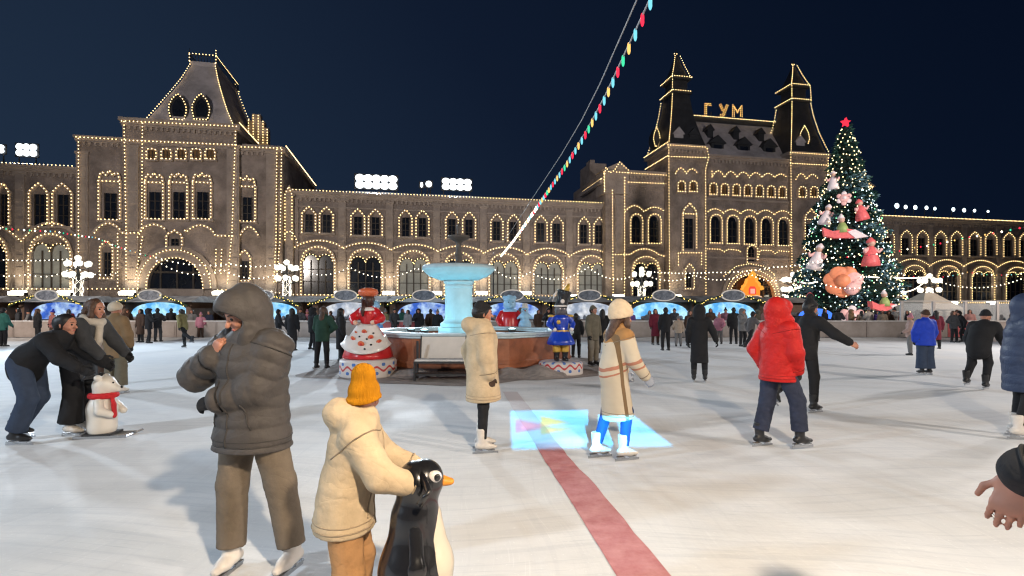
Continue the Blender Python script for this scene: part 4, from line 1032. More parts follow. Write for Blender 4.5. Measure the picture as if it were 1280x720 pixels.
LITS = [lit_counter('cyan_lit_counter', (.10, .40, .80), (.50, .85, 1.0), 1.45), lit_counter('blue_lit_counter', (.05, .14, .60), (.60, .80, 1.0), 1.25), lit_counter('white_lit_counter', (.35, .42, .55), (.9, .92, .95), 1.1)]
WHITEB = emis('white_trim_light', (1, .90, .80), .55); YELB = emis('yellow_fairy_light', (1, .72, .18), 3.0)
def stall(px, lit, label, hw=1.9, yb=33., lh=.85):
    x = (px-CX)/F*yb; th = thing('fair_stall', label, 'stall', (x, yb, 0), 0, 'lit fair stalls behind the far barrier')
    g = MB(); g.box(-2.3, 2.3, .5, 2.6, 0, 2.3); g.box(-2.3, -1.95, -.1, .5, 0, 2.2); g.box(1.95, 2.3, -.1, .5, 0, 2.2); g.box(-1.95, 1.95, -.1, .5, 0, 1.0); g.box(-2.0, 2.0, -.35, -.1, .95, 1.05); g.build('cabin', WOOD, th)
    g = MB(); g.hexa([(-2.55, -.6, 2.16), (2.55, -.6, 2.16), (2.55, 3, 2.16), (-2.55, 3, 2.16)], [(-2.3, .9, 2.58), (2.3, .9, 2.58), (2.3, 1.4, 2.58), (-2.3, 1.4, 2.58)]); g.build('roof', AWN, th)
    g = MB(); pts = [(-hw, 1.06)]+[(hw*math.cos(math.pi-math.pi*i/14), 1.06+(lh+.25)*math.sin(math.pi*i/14)**.6) for i in range(15)]+[(hw, 1.06)]
    g.poly(pts[1:-1], .30, .36); g.build('lit_counter', LITS[lit], th)
    rg = random.Random(int(px)); g = MB()               # goods on the counter
    for i in range(9): g = MB(); a = rg.uniform(-hw*.85, hw*.85); g.ball((a, -.1+rg.uniform(-.08, .1), 1.05+.1), rg.uniform(.08, .15), 7, (1, 1, rg.uniform(.8, 1.6))); g.build('goods', mat('wrapped_goods', (.30, .16, .13), .6, .5, 3, col2=(.2, .3, .4)), th)
    s = MB(); n = 22; E = [(.72*math.cos(2*math.pi*i/n), 2.58+.34*math.sin(2*math.pi*i/n)) for i in range(n)]
    s.poly(E[::-1], -.66, -.58); sg = s.build('oval_sign', OVAL, th)
    f = MB(); f.band(E+[E[0]], .06, -.70, -.6); f.build('sign_rim', WHITEB, sg)
    for sd in (-1, 1):
        g = MB(); g2 = MB()
        pp = [(sd*.75, -.62, 2.55), (sd*1.3, -.66, 2.35), (sd*1.9, -.68, 2.16), (sd*2.4, -.66, 1.9)]
        for p in along(pp, .035):
            for q in range(3): a = rg.uniform(0, 6.28); r = rg.uniform(.03, .13); g.tube([p, p+Vector((r*math.cos(a), rg.uniform(-.08, .05), r*math.sin(a)))], [.018, .006], 4, False)
        for p in along(pp, .15): g2.octa((p.x+rg.uniform(-.08, .08), p.y-.1, p.z+rg.uniform(-.08, .08)), .035)
        g.tube(pp, .05, 6); pg = g.build('pine_garland', PINE, th); g2.build('string_light', YELB, pg)
    return th
for px, lit, nm in ((-52, 0, 'cut off at the left edge'), (70, 1, 'at the far left, behind the leaning skaters'), (196, 0, 'left of the puffer jacket, with a wide pale blue counter'), (334, 0, 'just right of the hooded person'),
                    (436, 2, 'behind the doll figure in the red skirt'), (532, 1, 'behind the left side of the fountain column'), (640, 1, 'behind the blue and red figures at the fountain'), (735, 2, 'right of the soldier figure, with a white counter'),
                    (826, 0, 'behind the woman in the white hat'), (911, 0, 'left of the red jacket, with a bright cyan counter')):
    stall(px, lit, 'lit fair stall, '+nm)
# continuous row of low roofs behind the stalls
for i, (x0, x1, dp, h, nm) in enumerate(((-36, -23.5, 37, 3.25, 'far left'), (-23.2, -9, 37.5, 3.35, 'left of the fountain'), (-8.7, 3.5, 38, 3.3, 'behind the fountain'), (3.8, 13, 38.2, 3.35, 'right of the fountain'), (13.3, 22.5, 38.5, 3.3, 'left of the fir'))):
    th = thing('market_hall', 'long low market hall with a dark roof under the arcade, '+nm, 'market hall', ((x0+x1)/2, dp, 0), 0, 'low market halls behind the stalls')
    w = (x1-x0)/2; g = MB(); g.box(-w+.3, w-.3, 0, 3.5, 0, 2.18)
    g.build('wall', WOOD, th); g = MB(); g.hexa([(-w, -.5, 2.2), (w, -.5, 2.2), (w, 4, 2.2), (-w, 4, 2.2)], [(-w+.1, 1.4, h-.65), (w-.1, 1.4, h-.65), (w-.1, 2.0, h-.65), (-w+.1, 2.0, h-.65)]); g.build('roof', AWN2 if i % 2 else AWN, th)
# pale pyramid tent at the right
p = gp(1160, 416); p = Vector(((1158-CX)/F*33, 33, 0))
tt = thing('market_tent', 'pale beige pyramid tent behind the blue jacket skater', 'tent', p)
g = MB(); g.hexa([(-1.5, -1.5, 1.55), (1.5, -1.5, 1.55), (1.5, 1.5, 1.55), (-1.5, 1.5, 1.55)], [(-.25, -.2, 2.75), (.35, -.2, 2.75), (.35, .2, 2.75), (-.25, .2, 2.75)]); g.box(-1.5, 1.5, -1.5, -1.46, 1.3, 1.547); g.build('canopy', mat('beige_canvas', (.42, .37, .30), .8, .15, 2), tt)
g = MB(); g.box(-1.35, 1.35, -1.3, 1.3, 0, 1.5); g.build('side_cloth', mat('beige_canvas_wall', (.34, .30, .25), .8, .15, 2), tt)
for x, y in ((-1.4, -1.4), (1.4, -1.4), (-1.4, 1.4), (1.4, 1.4)):
    g = MB(); g.tube([(x, y, 0), (x, y, 1.6)], .04, 6); g.build('leg', MAST, tt)
# small blue-lit kiosk by the tree
kb = thing('ticket_kiosk', 'small kiosk with a bright blue lit top at the foot of the fir', 'kiosk', at(1017, 388, 33).xy.to_3d())
g = MB(); g.box(-1.0, 1.0, 0, 1.6, 0, 1.25); g.hexa([(-1.2, -.2, 1.253), (1.2, -.2, 1.253), (1.2, 1.8, 1.253), (-1.2, 1.8, 1.253)], [(-1.0, 0, 1.5), (1.0, 0, 1.5), (1.0, 1.6, 1.5), (-1.0, 1.6, 1.5)]); g.build('cabin', WOOD, kb)
g = MB(); pts = [(1.1*math.cos(math.pi*i/12), 1.1+.65*math.sin(math.pi*i/12)**.7) for i in range(13)]; g.poly(pts, -.3, -.2); g.build('lit_arch', emis('blue_lit_panel', (.06, .20, 1.0), 1.6), kb)

# ------------------------------------------------------------------ the big fir
def fir():
    base = at(1057, 400, 43); x, y = base.x, base.y; H = 17.3
    th = thing('fir_tree', 'tall decorated New Year fir with a red star, standing before the right wing', 'tree', (x, y, 0))
    g = MB(); g.lathe([(.42, 0), (.36, 3), (.22, 10), (.05, H-.4)], 10); g.build('trunk', mat('fir_bark', (.06, .04, .03), .9, .3, 5), th)
    rg = random.Random(11); g = MB(); fr = MB(); lim = MB()
    prof = lambda z: max(.04, 4.6*(1-((z-.9)/(H-.9)))**.98+.12) if z > .9 else 4.4
    cl = 0
    P = []
    while cl < 4600:
        z = .9+(H-1.1)*(1-math.sqrt(rg.random())); R = prof(z); a = rg.uniform(0, 2*math.pi)
        tier = .86+.14*math.sin(z*4.2+1.5*math.sin(a*3)); lump = 1+.16*mnoise.noise((math.cos(a)*2.2, math.sin(a)*2.2, z*.9))
        r = R*tier*lump*(1-.30*rg.random()**2); P.append((r, a, z)); cl += 1
        c = Vector((r*math.cos(a), r*math.sin(a), z)); out = Vector((math.cos(a), math.sin(a), -.30)).normalized()
        frost = mnoise.noise((math.cos(a)*1.6+7, math.sin(a)*1.6, z*.55))
        tgt = fr if frost > .0 and rg.random() < .7 and z < 13 else g
        s = .30+.20*rg.random()
        for q in range(5):
            d = (out+Vector((rg.uniform(-.9, .9), rg.uniform(-.9, .9), rg.uniform(-.5, .6)))).normalized()
            w = d.cross(Vector((rg.uniform(-1, 1), rg.uniform(-1, 1), rg.uniform(-1, 1)))).normalized()*s*.17
            e = c+d*s; tgt.add([c-w*.5, c+d*s*.5-w, e, c+d*s*.5+w], [(0, 1, 2, 3)])
    for k in range(70):
        z = 1.2+(H-2.5)*k/70; a = k*2.4; R = prof(z)*.85; lim.tube([(0, 0, z+.3), (R*math.cos(a), R*math.sin(a), z-.25)], [.07, .02], 5, False)
    lim.build('limbs', mat('fir_bark', (.06, .04, .03)), th)
    # dense needle core so the crown is not see-through
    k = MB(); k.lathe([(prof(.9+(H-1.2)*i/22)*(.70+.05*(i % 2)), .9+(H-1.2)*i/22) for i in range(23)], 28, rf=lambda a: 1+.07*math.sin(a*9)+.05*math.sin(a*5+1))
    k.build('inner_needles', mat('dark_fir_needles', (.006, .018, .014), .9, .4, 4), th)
    g.build('crown', mat('fir_needles', (.020, .075, .062), .7, .4, 3), th)
    fr.build('frosted_tips', mat('frosted_fir_needles', (.16, .30, .38), .7, .3, 3), th)
    mats_ = [(emis('fir_warm_bulb', (1, .80, .42), 5), .50, 'warm bulbs'), (emis('fir_white_bulb', (.75, .95, 1), 4), .40, 'cold white bulbs'), (emis('fir_green_bulb', (.3, 1, .5), 2.5), .10, 'green bulbs')]
    for j in range(4):                               # strings of bulbs wound loosely round the crown
        S_ = MB(); a = rg.uniform(0, 6.28); z = 1.1+j*.12; L_pts = []
        while z < H-.4:
            R = max(.15, prof(z)*(.93+.10*mnoise.noise((math.cos(a)*2, math.sin(a)*2, z*.9+j)))+.14)
            p = Vector((R*math.cos(a), R*math.sin(a), z+.38*mnoise.noise((a*1.3, z, j*7.1)))); L_pts.append(p)
            k_ = rg.random(); S_.mi = 0 if z > 11.5 else (0 if k_ < .45 else 1 if k_ < .88 else 2); S_.octa(p, .054)
            st = rg.uniform(.40, .85); a += st/max(R, .5); z += st*.52/(2*math.pi*max(R, .5))*2.2
        S_.mi = 3; S_.tube(L_pts, .012, 3, False); S_.build('string_light', [m_[0] for m_ in mats_]+[CABLE], th)
    s = MB(); pts = []
    for i in range(10): q = .40 if i % 2 == 0 else .17; a = math.pi/2+i*math.pi/5; pts.append((q*math.cos(a), H+.1+q*math.sin(a)))
    s.poly(pts[::-1], -.12, .12); s.build('star', emis('red_star_light', (1, .03, .06), 1.6), th)
    return x, y, prof
TX, TY, TPROF = fir()
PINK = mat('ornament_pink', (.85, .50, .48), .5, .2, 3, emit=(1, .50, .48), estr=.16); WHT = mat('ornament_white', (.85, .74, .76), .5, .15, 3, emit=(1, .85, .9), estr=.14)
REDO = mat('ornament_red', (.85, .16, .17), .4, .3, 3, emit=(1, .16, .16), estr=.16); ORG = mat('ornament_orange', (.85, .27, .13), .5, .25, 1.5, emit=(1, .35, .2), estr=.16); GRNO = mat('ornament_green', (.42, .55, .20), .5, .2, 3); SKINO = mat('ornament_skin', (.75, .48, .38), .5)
def orn_at(px, py):
    # on the tree's surface facing the viewer
    dd = TY; 
    for _ in range(6):
        p = at(px, py, dd); R = TPROF(p.z)*1.04; dx = min(abs(p.x-TX), R*.96); dd = TY-math.sqrt(max(R*R-dx*dx, .01))-.15
    return at(px, py, dd)
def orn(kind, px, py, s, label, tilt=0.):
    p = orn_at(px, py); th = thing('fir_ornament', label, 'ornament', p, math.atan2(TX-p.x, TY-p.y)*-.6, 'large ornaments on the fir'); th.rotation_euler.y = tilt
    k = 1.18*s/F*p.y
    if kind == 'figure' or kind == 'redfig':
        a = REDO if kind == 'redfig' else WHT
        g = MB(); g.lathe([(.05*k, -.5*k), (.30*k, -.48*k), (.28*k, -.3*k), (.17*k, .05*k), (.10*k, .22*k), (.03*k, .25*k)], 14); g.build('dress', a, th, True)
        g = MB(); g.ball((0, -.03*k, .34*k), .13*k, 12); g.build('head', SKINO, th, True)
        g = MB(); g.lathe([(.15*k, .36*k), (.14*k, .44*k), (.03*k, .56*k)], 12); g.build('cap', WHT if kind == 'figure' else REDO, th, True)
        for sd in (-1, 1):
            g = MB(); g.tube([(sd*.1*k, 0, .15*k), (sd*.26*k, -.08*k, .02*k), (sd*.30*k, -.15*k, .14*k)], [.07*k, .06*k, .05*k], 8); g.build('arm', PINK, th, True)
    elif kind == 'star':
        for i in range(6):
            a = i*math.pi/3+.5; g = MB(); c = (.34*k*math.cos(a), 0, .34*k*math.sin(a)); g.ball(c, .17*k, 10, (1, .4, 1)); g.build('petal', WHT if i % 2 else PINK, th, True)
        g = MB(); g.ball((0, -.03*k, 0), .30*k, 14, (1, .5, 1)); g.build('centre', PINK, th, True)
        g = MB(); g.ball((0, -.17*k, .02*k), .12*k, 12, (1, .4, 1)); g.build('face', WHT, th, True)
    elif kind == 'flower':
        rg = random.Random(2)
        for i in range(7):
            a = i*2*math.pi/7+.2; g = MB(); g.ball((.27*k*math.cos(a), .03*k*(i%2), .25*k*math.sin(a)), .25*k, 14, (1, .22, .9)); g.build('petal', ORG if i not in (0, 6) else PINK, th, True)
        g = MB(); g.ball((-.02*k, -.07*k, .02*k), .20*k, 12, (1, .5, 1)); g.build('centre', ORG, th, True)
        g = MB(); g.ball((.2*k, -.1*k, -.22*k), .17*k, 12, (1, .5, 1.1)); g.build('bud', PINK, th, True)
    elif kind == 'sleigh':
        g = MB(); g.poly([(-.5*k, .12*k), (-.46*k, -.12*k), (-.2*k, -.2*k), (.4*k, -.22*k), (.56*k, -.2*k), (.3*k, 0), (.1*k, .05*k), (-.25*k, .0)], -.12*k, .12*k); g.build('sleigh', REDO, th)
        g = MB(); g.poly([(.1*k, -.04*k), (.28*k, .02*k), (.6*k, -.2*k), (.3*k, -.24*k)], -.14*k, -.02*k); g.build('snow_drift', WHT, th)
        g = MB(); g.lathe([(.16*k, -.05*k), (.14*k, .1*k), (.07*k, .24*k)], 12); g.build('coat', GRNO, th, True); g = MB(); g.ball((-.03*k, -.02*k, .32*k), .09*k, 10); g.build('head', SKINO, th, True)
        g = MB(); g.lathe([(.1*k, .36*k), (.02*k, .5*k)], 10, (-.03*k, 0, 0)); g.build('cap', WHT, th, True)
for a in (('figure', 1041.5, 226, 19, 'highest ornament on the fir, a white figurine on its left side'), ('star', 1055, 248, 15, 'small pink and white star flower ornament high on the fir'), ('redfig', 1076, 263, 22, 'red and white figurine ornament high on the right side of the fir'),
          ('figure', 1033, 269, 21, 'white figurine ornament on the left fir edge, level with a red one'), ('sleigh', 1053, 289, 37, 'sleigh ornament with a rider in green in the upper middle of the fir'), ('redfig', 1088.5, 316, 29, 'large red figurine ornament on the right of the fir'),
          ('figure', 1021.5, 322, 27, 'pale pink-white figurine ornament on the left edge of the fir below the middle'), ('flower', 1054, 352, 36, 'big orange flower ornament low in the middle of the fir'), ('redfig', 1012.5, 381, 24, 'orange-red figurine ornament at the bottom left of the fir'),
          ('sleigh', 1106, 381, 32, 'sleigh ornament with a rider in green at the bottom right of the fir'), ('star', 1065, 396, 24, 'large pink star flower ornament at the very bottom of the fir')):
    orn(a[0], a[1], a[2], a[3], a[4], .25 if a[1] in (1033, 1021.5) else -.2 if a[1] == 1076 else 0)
# round tubs round the foot of the tree
TUB = mat('brown_planter', (.14, .095, .07), .7, .3, 2)
for i, (x, nm) in enumerate(((1040, 'left'), (1055, 'second'), (1072, 'third'), (1088, 'right'))):
    p = Vector(((x-CX)/F*36, 36, 0)); th = tag(link('planter', None) , 'brown wooden tub at the foot of the fir, %s of the four' % nm, 'planter', 'wooden tubs at the foot of the fir')
    th.location = p; g = MB(); g.lathe([(.42, 0), (.50, .25), (.52, .5), (.46, .85), (.4, .86)], 16); g.build('tub', TUB, th, True); g = MB(); g.lathe([(.5, .2), (.53, .2), (.53, .26), (.5, .26)], 16); g.build('hoop', MAST, th)

# ------------------------------------------------------------------ fountain
def fountain():
    th = thing('fountain', 'fountain lit turquoise, with a brown stone octagonal basin, round column and wide bowl', 'fountain', (FX, FY, 0))
    BRN = mat('brown_polished_granite', (.30, .105, .05), .35, .35, 2.2, .1, 12, spec=.5); DRK = mat('dark_granite_plinth', (.055, .03, .025), .5, .3, 3)
    PALE = mat('pale_fountain_stone', (.40, .50, .53), .55, .1, 2.5, .15, 10); WAT = mat('snow_and_ice_in_basin', (.62, .72, .76), .6, .15, 3, .6, 6)
    R = 2.95
    def oct_ring(g, r0, r1, z0, z1, n=8, rot=math.pi/8, cx=.35):
        V = []
        for r, z in ((r0, z0), (r1, z0), (r1, z1), (r0, z1)):
            V += [(cx+r*math.cos(rot+i*2*math.pi/n), r*math.sin(rot+i*2*math.pi/n), z) for i in range(n)]
        g.add(V, [(k*n+i, k*n+(i+1) % n, ((k+1) % 4)*n+(i+1) % n, ((k+1) % 4)*n+i) for k in range(4) for i in range(n)])
    R8 = 3.15
    g = MB(); oct_ring(g, R8-.5, R8, .19, .93); oct_ring(g, R8-.52, R8+.03, .30, .36); g.build('basin_wall', BRN, th)
    g = MB(); oct_ring(g, R8-.6, R8+.18, 0, .10); oct_ring(g, R8-.6, R8+.08, .103, .187); g.build('plinth', DRK, th)
    g = MB(); oct_ring(g, R8-.62, R8+.06, .933, .985); oct_ring(g, R8-.56, R8+.10, .988, 1.05); g.build('rim', mat('turquoise_lit_rim', (.50, .60, .64), .5, .15, 3), th)
    g = MB(); n = 8; V = [(.35, 0, .98)]; 
    for i in range(8): V.append((.35+(R8-.6)*math.cos(math.pi/8+i*math.pi/4), (R8-.6)*math.sin(math.pi/8+i*math.pi/4), .86))
    g.add(V, [(0, 1+i, 1+(i+1) % 8) for i in range(8)]); g.build('basin_ice', WAT, th)
    g = MB(); g.lathe([(.62, .9), (.62, 1.12), (.56, 1.14), (.56, 1.24), (.47, 1.30), (.435, 1.36), (.425, 1.42), (.41, 2.30), (.43, 2.33), (.43, 2.37), (.40, 2.40), (.46, 2.47), (.46, 2.52)], 40); g.build('column', PALE, th, False)
    th_c = list(th.children)[-1]
    for p in th_c.data.polygons: p.use_smooth = len(p.vertices) == 4
    g = MB(); g.lathe([(.40, 2.523), (.62, 2.56), (.88, 2.66), (1.03, 2.78), (1.06, 2.84), (1.10, 2.86), (1.10, 2.95), (1.05, 2.985), (.98, 2.97), (.7, 2.88), (.2, 2.85)], 56); g.build('bowl', PALE, th, True)
    g = MB(); g.lathe([(.20, 2.86), (.17, 3.0), (.12, 3.05), (.10, 3.30), (.13, 3.34), (.085, 3.40), (.08, 3.68), (.15, 3.74), (.31, 3.82), (.335, 3.87), (.33, 3.90), (.28, 3.89), (.06, 3.87), (.05, 4.05), (.09, 4.12), (.07, 4.22), (.01, 4.30)], 24); g.build('upper_tier', mat('shade_toned_tier', (.09, .075, .065), .6, .3, 3), th, True)  # shadow on the upper tier is put into its dark colour
    # underwater lamps
    LENS = emis('turquoise_lamp_lens', (.55, .92, 1), 12)
    for a, e in ((-2.25, 46), (-1.05, 46), (-.25, 36), (3.4, 36), (1.57, 30)):
        x, y = .12+1.55*math.cos(a), 1.5*math.sin(a)
        g = MB(); g.lathe([(.10, .0), (.12, .05), (.12, .10)], 14, (x, y, .98)); b = g.build('uplight', MAST, th); g = MB(); g.lathe([(.10, .103), (.06, .125)], 14, (x, y, .98)); g.build('lens', LENS, b)
        l = lamp('SPOT', (x, y, 1.16), None, e, (.22, .80, 1), .08, 150, .6); l.parent = th; d = Vector((0-x*1.1, 0-y*1.1, 1.5)).normalized(); l.rotation_euler = d.to_track_quat('-Z', 'Y').to_euler()
fountain()
# snow heaped against the basin
def heap(label, x0, x1, y, seed, hh, ww):
    g = MB(); n = 26; m = 7; vs = []
    for i in range(n+1):
        t = i/n; x = x0+(x1-x0)*t; env = math.sin(math.pi*t)**.6
        for j in range(m):
            u = j/(m-1); k = .7+.6*mnoise.noise((x*1.7, u*2, seed)); vs.append((x, y-ww*(1-u)*(.8+.4*k)*(.3+.7*env), hh*env*k*math.sin(min(1, u*1.15)*math.pi/2)**1.3+.012))
    g.add(vs, [(i*m+j, (i+1)*m+j, (i+1)*m+j+1, i*m+j+1) for i in range(n) for j in range(m-1)])
    return tag(g.build('snow_heap', M_SLUSH, None, True), kind='stuff')
heap('', FX-1.5, FX-.2, 12.72, 3, .22, .5); heap('', FX+1.1, FX+3.0, 12.75, 8, .34, .8); heap('', FX-.2, FX+1.5, 12.66, 12, .12, .4)
# bench with a white board, against the basin
p = gp(551, 476); bn = thing('bench', 'low dark metal bench with a snowy seat in front of the fountain basin', 'bench', (p.x, 12.0, 0))
g = MB(); g.box(-.62, .72, -.2, .2, .40, .45); g.build('seat', MAST, bn); g = MB(); g.box(-.6, .7, -.19, .19, .453, .49); g.build('snow_cover', M_SNOW, bn)
for x in (-.6, .7):
    g = MB(); g.tube([(x, -.18, 0), (x, -.18, .45)], .028, 6); g.tube([(x, .18, 0), (x, .18, .9)], .028, 6); g.tube([(x, -.18, .06), (x, .18, .06)], .022, 6); g.build('leg', MAST, bn)
g = MB(); g.box(-.6, .7, -.17, .17, .12, .16); g.build('lower_shelf', MAST, bn)
bd = thing('white_board', 'plain pale board leaning against the fountain basin behind the bench', 'board', (p.x+.02, 12.35, .48)); bd.rotation_euler = (math.radians(-12), 0, 0)
g = MB(); g.box(-.56, .50, -.015, .015, 0, .52); g.build('panel', mat('off_white_panel', (.60, .55, .50), .6, .1, 2), bd); g = MB(); g.box(-.59, -.56, -.025, .025, -.02, .55); g.box(.50, .53, -.025, .025, -.02, .55); g.build('edge', MAST, bd)

# ------------------------------------------------------------------ painted figures
def podium_material(name):
    m = bpy.data.materials.new(name); m.use_nodes = True; n, l = m.node_tree.nodes, m.node_tree.links; b = n['Principled BSDF']; b.inputs['Roughness'].default_value = .45
    t = n.new('ShaderNodeTexCoord'); s = n.new('ShaderNodeSeparateXYZ'); l.new(t.outputs['Object'], s.inputs[0])
    def mth(op, a, b_=None, c=None):
        q = n.new('ShaderNodeMath'); q.operation = op
        for i, v in enumerate((a, b_, c)):
            if v is None: continue
            if isinstance(v, (int, float)): q.inputs[i].default_value = v
            else: l.new(v, q.inputs[i])
        return q.outputs[0]
    ang = mth('ARCTAN2', s.outputs['Y'], s.outputs['X'])
    wave = mth('MULTIPLY', mth('SINE', mth('MULTIPLY', ang, 12)), .05)
    d = mth('ABSOLUTE', mth('SUBTRACT', mth('SUBTRACT', s.outputs['Z'], .24), wave)); red = mth('LESS_THAN', d, .028)
    ph = mth('SINE', mth('MULTIPLY', ang, 12)); u = mth('MULTIPLY', mth('SUBTRACT', mth('ABSOLUTE', ph), 1.0), .11)
    zz = mth('SUBTRACT', mth('ABSOLUTE', mth('SUBTRACT', s.outputs['Z'], mth('MULTIPLY_ADD', mth('SIGN', ph), -.11, .24))), 0)
    dot = mth('LESS_THAN', mth('ADD', mth('POWER', u, 2), mth('POWER', zz, 2)), .0016)
    x1 = n.new('ShaderNodeMix'); x1.data_type = 'RGBA'; l.new(red, x1.inputs[0]); x1.inputs[6].default_value = (.62, .56, .53, 1); x1.inputs[7].default_value = (.50, .05, .05, 1)
    x2 = n.new('ShaderNodeMix'); x2.data_type = 'RGBA'; l.new(dot, x2.inputs[0]); l.new(x1.outputs[2], x2.inputs[6]); x2.inputs[7].default_value = (.06, .16, .45, 1)
    l.new(x2.outputs[2], b.inputs['Base Color']); return m
PODM = podium_material('painted_podium')
def podium(parent, r, h=.46):
    g = MB(); g.lathe([(r, 0), (r+.03, .03), (r+.03, h-.06), (r, h-.02), (r-.06, h)], 40); return g.build('podium', PODM, parent)
LACQ_R = mat('red_lacquer', (.55, .018, .022), .28, .2, 2, spec=.5, coat=.3); LACQ_B = mat('blue_lacquer', (.012, .05, .42), .22, .2, 2, spec=.5, coat=.4)
LACQ_K = mat('black_lacquer', (.012, .012, .014), .25, spec=.5, coat=.4); LACQ_W = mat('white_lacquer', (.72, .66, .62), .35, .08, 3, coat=.2); GOLD = mat('gold_paint', (.62, .38, .07), .35, .2, 3, metal=.3)
ORP = mat('orange_paint', (.62, .13, .05), .4, .2, 2); FSKIN = mat('painted_skin', (.72, .42, .30), .4, .05, 3)
p = gp(453, 473); dl = thing('doll_figure', 'tall painted doll in a red skirt and spotted apron on a podium', 'statue', (p.x, p.y+.5, 0), -.1)
podium(dl, .72); dl.scale = (.92, .92, .96)
k = 1.0
g = MB(); g.lathe([(.60, .46), (.66, .50), (.64, .56), (.60, .68), (.52, .86), (.40, 1.08), (.27, 1.26), (.20, 1.34)], 40, rf=lambda a: 1+.035*math.sin(a*18)); g.build('skirt', LACQ_R, dl, True)
def apron_mesh():
    g = MB(); n = 16; rows = [(.60, .665), (.63, .70), (.72, .61), (.86, .555), (1.0, .48), (1.15, .375), (1.28, .275), (1.35, .225)]
    vs = []
    for z, r in rows[1:]:
        for i in range(n+1):
            u = -1+2*i/n; a = -math.pi/2+.18+u*(1.15-.25*(z-.6)); zz = z+.22*u*u*(1 if z < .9 else .2); vs.append(((r+.035)*math.cos(a), (r+.035)*math.sin(a), zz))
    m = len(rows)-1
    g.add(vs, [(j*(n+1)+i, j*(n+1)+i+1, (j+1)*(n+1)+i+1, (j+1)*(n+1)+i) for j in range(m-1) for i in range(n)]); return g
ap = apron_mesh().build('apron', LACQ_W, dl, True); sm = ap.modifiers.new('solid', 'SOLIDIFY'); sm.thickness = .03
def apron_pt(u, z, lift):
    r = np.interp(z, [.63, .72, .86, 1.0, 1.15, 1.28], [.70, .61, .555, .48, .375, .275])+.055+lift; a = -math.pi/2+.18+u*(1.15-.25*(z-.6)); return Vector((r*math.cos(a), r*math.sin(a), z)), a
for (u, z, s, m) in ((-.55, .98, .085, ORP), (-.05, 1.16, .07, ORP), (.30, 1.02, .075, ORP), (-.10, .86, .09, ORP), (.62, .90, .085, ORP), (-.25, 1.04, .03, LACQ_K), (.12, .98, .03, LACQ_K), (.28, .84, .032, LACQ_K), (.48, 1.12, .03, LACQ_K), (-.6, 1.14, .045, ORP), (.05, .74, .03, LACQ_K)):
    c, a = apron_pt(u, z, 0); g = MB(); g.ball((0, 0, 0), s, 12, (1, .25, 1)); g.xform(Matrix.Translation(c) @ Matrix.Rotation(a+math.pi/2, 4, 'Z') @ Matrix.Rotation(.45, 4, 'X')); sp = g.build('flower_spot', m, dl, True)
    if s > .05: g = MB(); g.ball((0, -s*.22, 0), s*.45, 10, (1, .3, 1)); g.xform(Matrix.Translation(c) @ Matrix.Rotation(a+math.pi/2, 4, 'Z') @ Matrix.Rotation(.45, 4, 'X')); g.build('flower_centre', LACQ_R, sp, True)
B = Soft(.06); B.limb((0, 0, 1.30), (0, 0, 1.60), .20, .23, ((0, 1, 0), .8)); B.chain([(-.2, 0, 1.66), (-.38, -.08, 1.50), (-.30, -.26, 1.40)], [.12, .11, .08]); B.chain([(.2, 0, 1.66), (.38, -.08, 1.50), (.30, -.26, 1.42)], [.12, .11, .08]); B.limb((0, 0, 1.70), (0, 0, 1.78), .10, .09)
B.build('bodice', .018, LACQ_R, dl)
for sd in (-1, 1): g = MB(); g.ball((sd*.24, -.30, 1.39), .065, 10); g.build('hand', FSKIN, dl, True)
g = MB(); g.lathe([(.20, 1.68), (.24, 1.70), (.20, 1.76), (.10, 1.79)], 28, rf=lambda a: 1+.06*math.sin(a*12)); g.build('collar', LACQ_W, dl, True)
g = MB(); g.ball((0, -.01, 1.93), .17, 20, (1, .95, 1.1)); hd = g.build('head', FSKIN, dl, True)
g = MB(); g.ball((0, -.02, 1.955), .185, 20, (1.02, 1, 1.08)); g.tube([(-.05, -.15, 1.95), (-.07, -.22, 1.7), (-.05, -.25, 1.55)], [.07, .06, .03], 8); g.build('hair', mat('dark_painted_hair', (.05, .02, .015), .4), dl, True)
g = MB(); g.lathe([(.16, 2.05), (.245, 2.10), (.27, 2.17), (.24, 2.24), (.12, 2.28), (.01, 2.285)], 28); g.build('cap', ORP, dl, True)
# small blue-white figure beside the doll
def mini(px, py, d, hp, m1, m2, name, label):
    p = at(px, py, d); th = thing(name, label, 'statue', (p.x, p.y, 1.0)); h = hp/F*d; s = h
    return th, s
# soldier
p = gp(700, 464); so = thing('soldier_figure', 'glossy toy soldier in a blue coat and tall black hat on a podium', 'statue', (1.25, 13.15, 0), .2); so.scale = (.93, .93, .94)
podium(so, .58, .36)
for sd in (-1, 1):
    B = Soft(.03); B.chain([(sd*.11, 0, .90), (sd*.12, -.02, .62), (sd*.12, 0, .45)], [.10, .085, .075]); B.chain([(sd*.12, .03, .41), (sd*.13, -.14, .395)], [.07, .055]); B.cut((0, 0, .362), (0, 0, -1)); B.build('boot', .012, LACQ_K, so)
    g = MB(); g.lathe([(.102, .60), (.112, .62), (.112, .82), (.104, .84)], 16, (sd*.115, -.01, 0)); g.build('stocking', GOLD, so, True)
g = MB(); g.lathe([(.36, .80), (.40, .83), (.37, .92), (.27, 1.10), (.20, 1.24), (.21, 1.36), (.24, 1.50), (.22, 1.58), (.10, 1.62)], 32, rf=lambda a: 1+.02*math.sin(a*10)); g.build('coat', LACQ_B, so, True)
